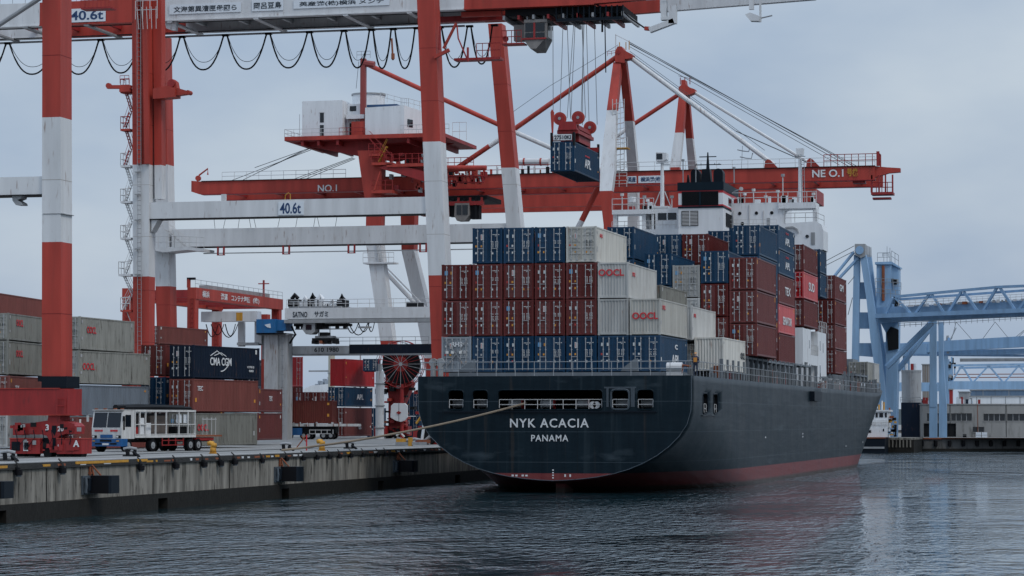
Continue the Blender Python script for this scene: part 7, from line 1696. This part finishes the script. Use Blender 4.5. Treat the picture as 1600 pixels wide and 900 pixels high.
for u, s in ((1483,'英'),(1531,'葵'),(1581,'飛')):
    p = BQ(u, 545-(u-1405)*13.5/235) ; n5 = Vector((math.sin(an5), -math.cos(an5), 0)); p = p + n5*.64 - Vector(B5); text('lettering', s, p, 1.25, 1.45, PDARK, o, (math.pi/2,0,an5), bold=.03)
g = LB(B5); p = BQ(1417.5,546) + Vector((.2,-1.3,0)); g.box(p,(.6,.05,.9),ORNG); g.build('notice', o)
g = LB(B5)
for u in (1416, 1476): g.bb(BQ(u,600).x-.7, BQ(u,600).x+.7, BQ(u,600).y, BQ(u,600).y+1.2, FZ, BQ(u,556).z, LBLUE)
g.build('leg', o)
g = LB(B5)
for a_, m_, c_ in ((1555,1555,1535),(1555,1555,1577),(1494,1494,1518),(1494,1494,1487)): g.tube([BQ(a_,503), BQ(c_,530)], .05, ROPE, 4)
for a_, c_ in (((1600,516),(1588,526)),((1600,518),(1590,528))): g.tube([BQ(*a_), BQ(*c_)], .05, ROPE, 4)
p = BQ(1494, 512); g.tube([p, p+Vector((-1.2,0,-2.5)), p+Vector((-.8,0,-3.5))], .12, RAILG, 5)
for k in range(10): u = random.uniform(1478,1489); v = random.uniform(522,552); g.box(BQ(u,v),(.5,.4,random.uniform(.3,1.2)),random.choice([LBLUE,GREY,GREY])) 
g.build('rigging', o)
# ---- third, farthest, latticed
D3 = 640.0; B6 = atD(1540, 680, D3); B6 = (B6.x, B6.y, FZ); o = thing('quay_crane', 'farthest pale blue crane, low latticed girder over a solid darker beam', 'crane', B6, 0, 'blue cranes')
BR = lambda u, v, off=0: atD(u, v, D3+off)
g = LB(B6); g.beam(BR(1478,602), BR(1680,602), 1.6, 2.0, LBLUE); g.beam(BR(1405,604.5,10), BR(1480,604.5,10), 1.6, 2.2, LBLUE); g.beam(BR(1490,571), BR(1680,568), .5, .5, LBLUE); g.beam(BR(1498,575,5), BR(1680,571,5), .5, .5, LBLUE); g.build('girder', o)
g = LB(B6)
for i, (u, d1, d2) in enumerate(((1503,-16,16),(1545,-24,22),(1592,-22,24),(1640,-24,20))):
    for off in (0, 6):
        for dx in (d1, d2): g.beam(BR(u, 571, off), BR(u+dx, 597, off), .38, .38, LBLUE)
g.build('truss_diagonal', o)
g = LB(B6)
for u in (1484, 1640): g.bb(BR(u,600).x-.7, BR(u,600).x+.7, BR(u,600).y, BR(u,600).y+1.2, FZ, BR(u,605 if u>1500 else 566).z, LBLUE)
for k in range(14): u = random.uniform(1478,1492); v = random.uniform(560,600); g.box(BR(u,v),(random.uniform(.3,.8),.4,random.uniform(.4,1.6)),random.choice([DARK,GREY,LBLUE]))
for a_, v in ((1500,561),(1500,563.5),(1490,585),(1490,590)): g.tube([BR(a_,v,20), BR(1680,v-1,20)], .12 if v > 570 else .3, ORNG if v > 580 else GREY, 4)
g.build('leg', o)
# roofs, walls and clutter between them and the long building
D4 = 700.0; bx = lambda u, v: atD(u, v, D4)
def far_block(u0, u1, v0, v1, m, name, label, cat, D=D4, th=12, win=0):
    a_, c_ = atD(u0, v1, D), atD(u1, v0, D); q = thing(name, label, cat, ((a_.x+c_.x)/2, a_.y, FZ)); hw = (c_.x-a_.x)/2; z1 = c_.z-FZ
    g = MB(); g.bb(-hw, hw, 0, th, 0, z1, m); g.build('wall', q)
    g = MB(); g.bb(-hw-.2, hw+.2, -.2, th+.2, z1, z1+.25, GREY)
    for k in range(win): x = -hw+(k+.5)*2*hw/win; g.bb(x-.08,x+.08,-.06,-.002,0,z1,GREY)
    g.build('roof', q); return q
far_block(1516, 1720, 610, 625, paint('far_blue_roof',(0.10,0.16,0.24),.7,.5), 'warehouse', 'dark blue warehouse upper storey above the white wall, far right', 'warehouse', 720, 20, 5)
far_block(1515, 1720, 620, 633, SWHT, 'wall', 'low white panelled wall just above the roof line of the long grey building', 'wall', 640, 2, 9)
far_block(1483.5, 1488, 609, 633, DRED, 'chimney', 'small faded red chimney between the blue crane leg and the white wall', 'chimney', 600, 2)
far_block(1498, 1514, 613, 622, paint('tank_grey',(0.30,0.31,0.32),.6,.5), 'shed', 'small grey shed behind the row of flags, far right', 'shed', 660, 6, 2)
q = thing('parked_trailer_row', None, None); bpy.data.objects.remove(q)
rnd = random.Random(21)
for k, u in enumerate((1439,1442,1446,1449,1492,1496,1500,1504,1508,1512,1518,1523,1527)):
    p = atD(u, 632, 560); q = thing('drum', None, 'drum', (p.x, p.y, FZ+5), 0, 'coloured drums and pipes on the roof of the far building')
    bpy.data.objects.remove(q)
g = MB()
q = thing('pipe_rack', 'rack of red, white and blue pipes standing behind the long grey building', 'pipe rack', (atD(1505,632,560).x, atD(1505,632,560).y, FZ))
for k in range(26):
    u = rnd.choice([rnd.uniform(1437,1450), rnd.uniform(1490,1530), rnd.uniform(1490,1530)]); a_ = atD(u, rnd.uniform(620,627), 560); x = a_.x-q.location.x; y = a_.y-q.location.y
    g.bb(x-.25, x+.25, y, y+.5, 0, a_.z-FZ, rnd.choice([DRED,SIGNW,LBLUE,SIGNW,CC['navy']]))
g.build('pipe', q)
far_block(1441, 1452, 570, 600, paint('far_brown',(0.20,0.16,0.13),.8,.5), 'tower', 'brownish lattice tower stub behind the blue crane leg', 'tower', 700, 3, 4)
# low land closing the horizon
g = MB(); vs = []; rnd = random.Random(6)
for i in range(60): x = -2600+ i*90; vs.append((x, rnd.uniform(8, 20)))
g.prism([(vs[0][0],0)]+vs+[(vs[-1][0],0)], 2600, 2700, paint('far_land',(0.16,0.19,0.20),.9,.2)); tag(g.build('hills'), kind='structure')
# ================================================================== THE AIR
if HAZE:
    m = bpy.data.materials.new('haze'); m.use_nodes = True; t = m.node_tree; t.nodes.clear(); o_ = t.nodes.new('ShaderNodeOutputMaterial'); v_ = t.nodes.new('ShaderNodeVolumePrincipled')
    v_.inputs['Color'].default_value = (0.80,0.88,0.96,1); v_.inputs['Density'].default_value = HAZE; v_.inputs['Anisotropy'].default_value = 0.0
    t.links.new(v_.outputs[0], o_.inputs['Volume']); g = MB(); g.bb(-1600,1200,-60,1600,-1,75,m); hz = g.build('haze'); tag(hz, kind='stuff'); SC.cycles.volume_bounces = 0
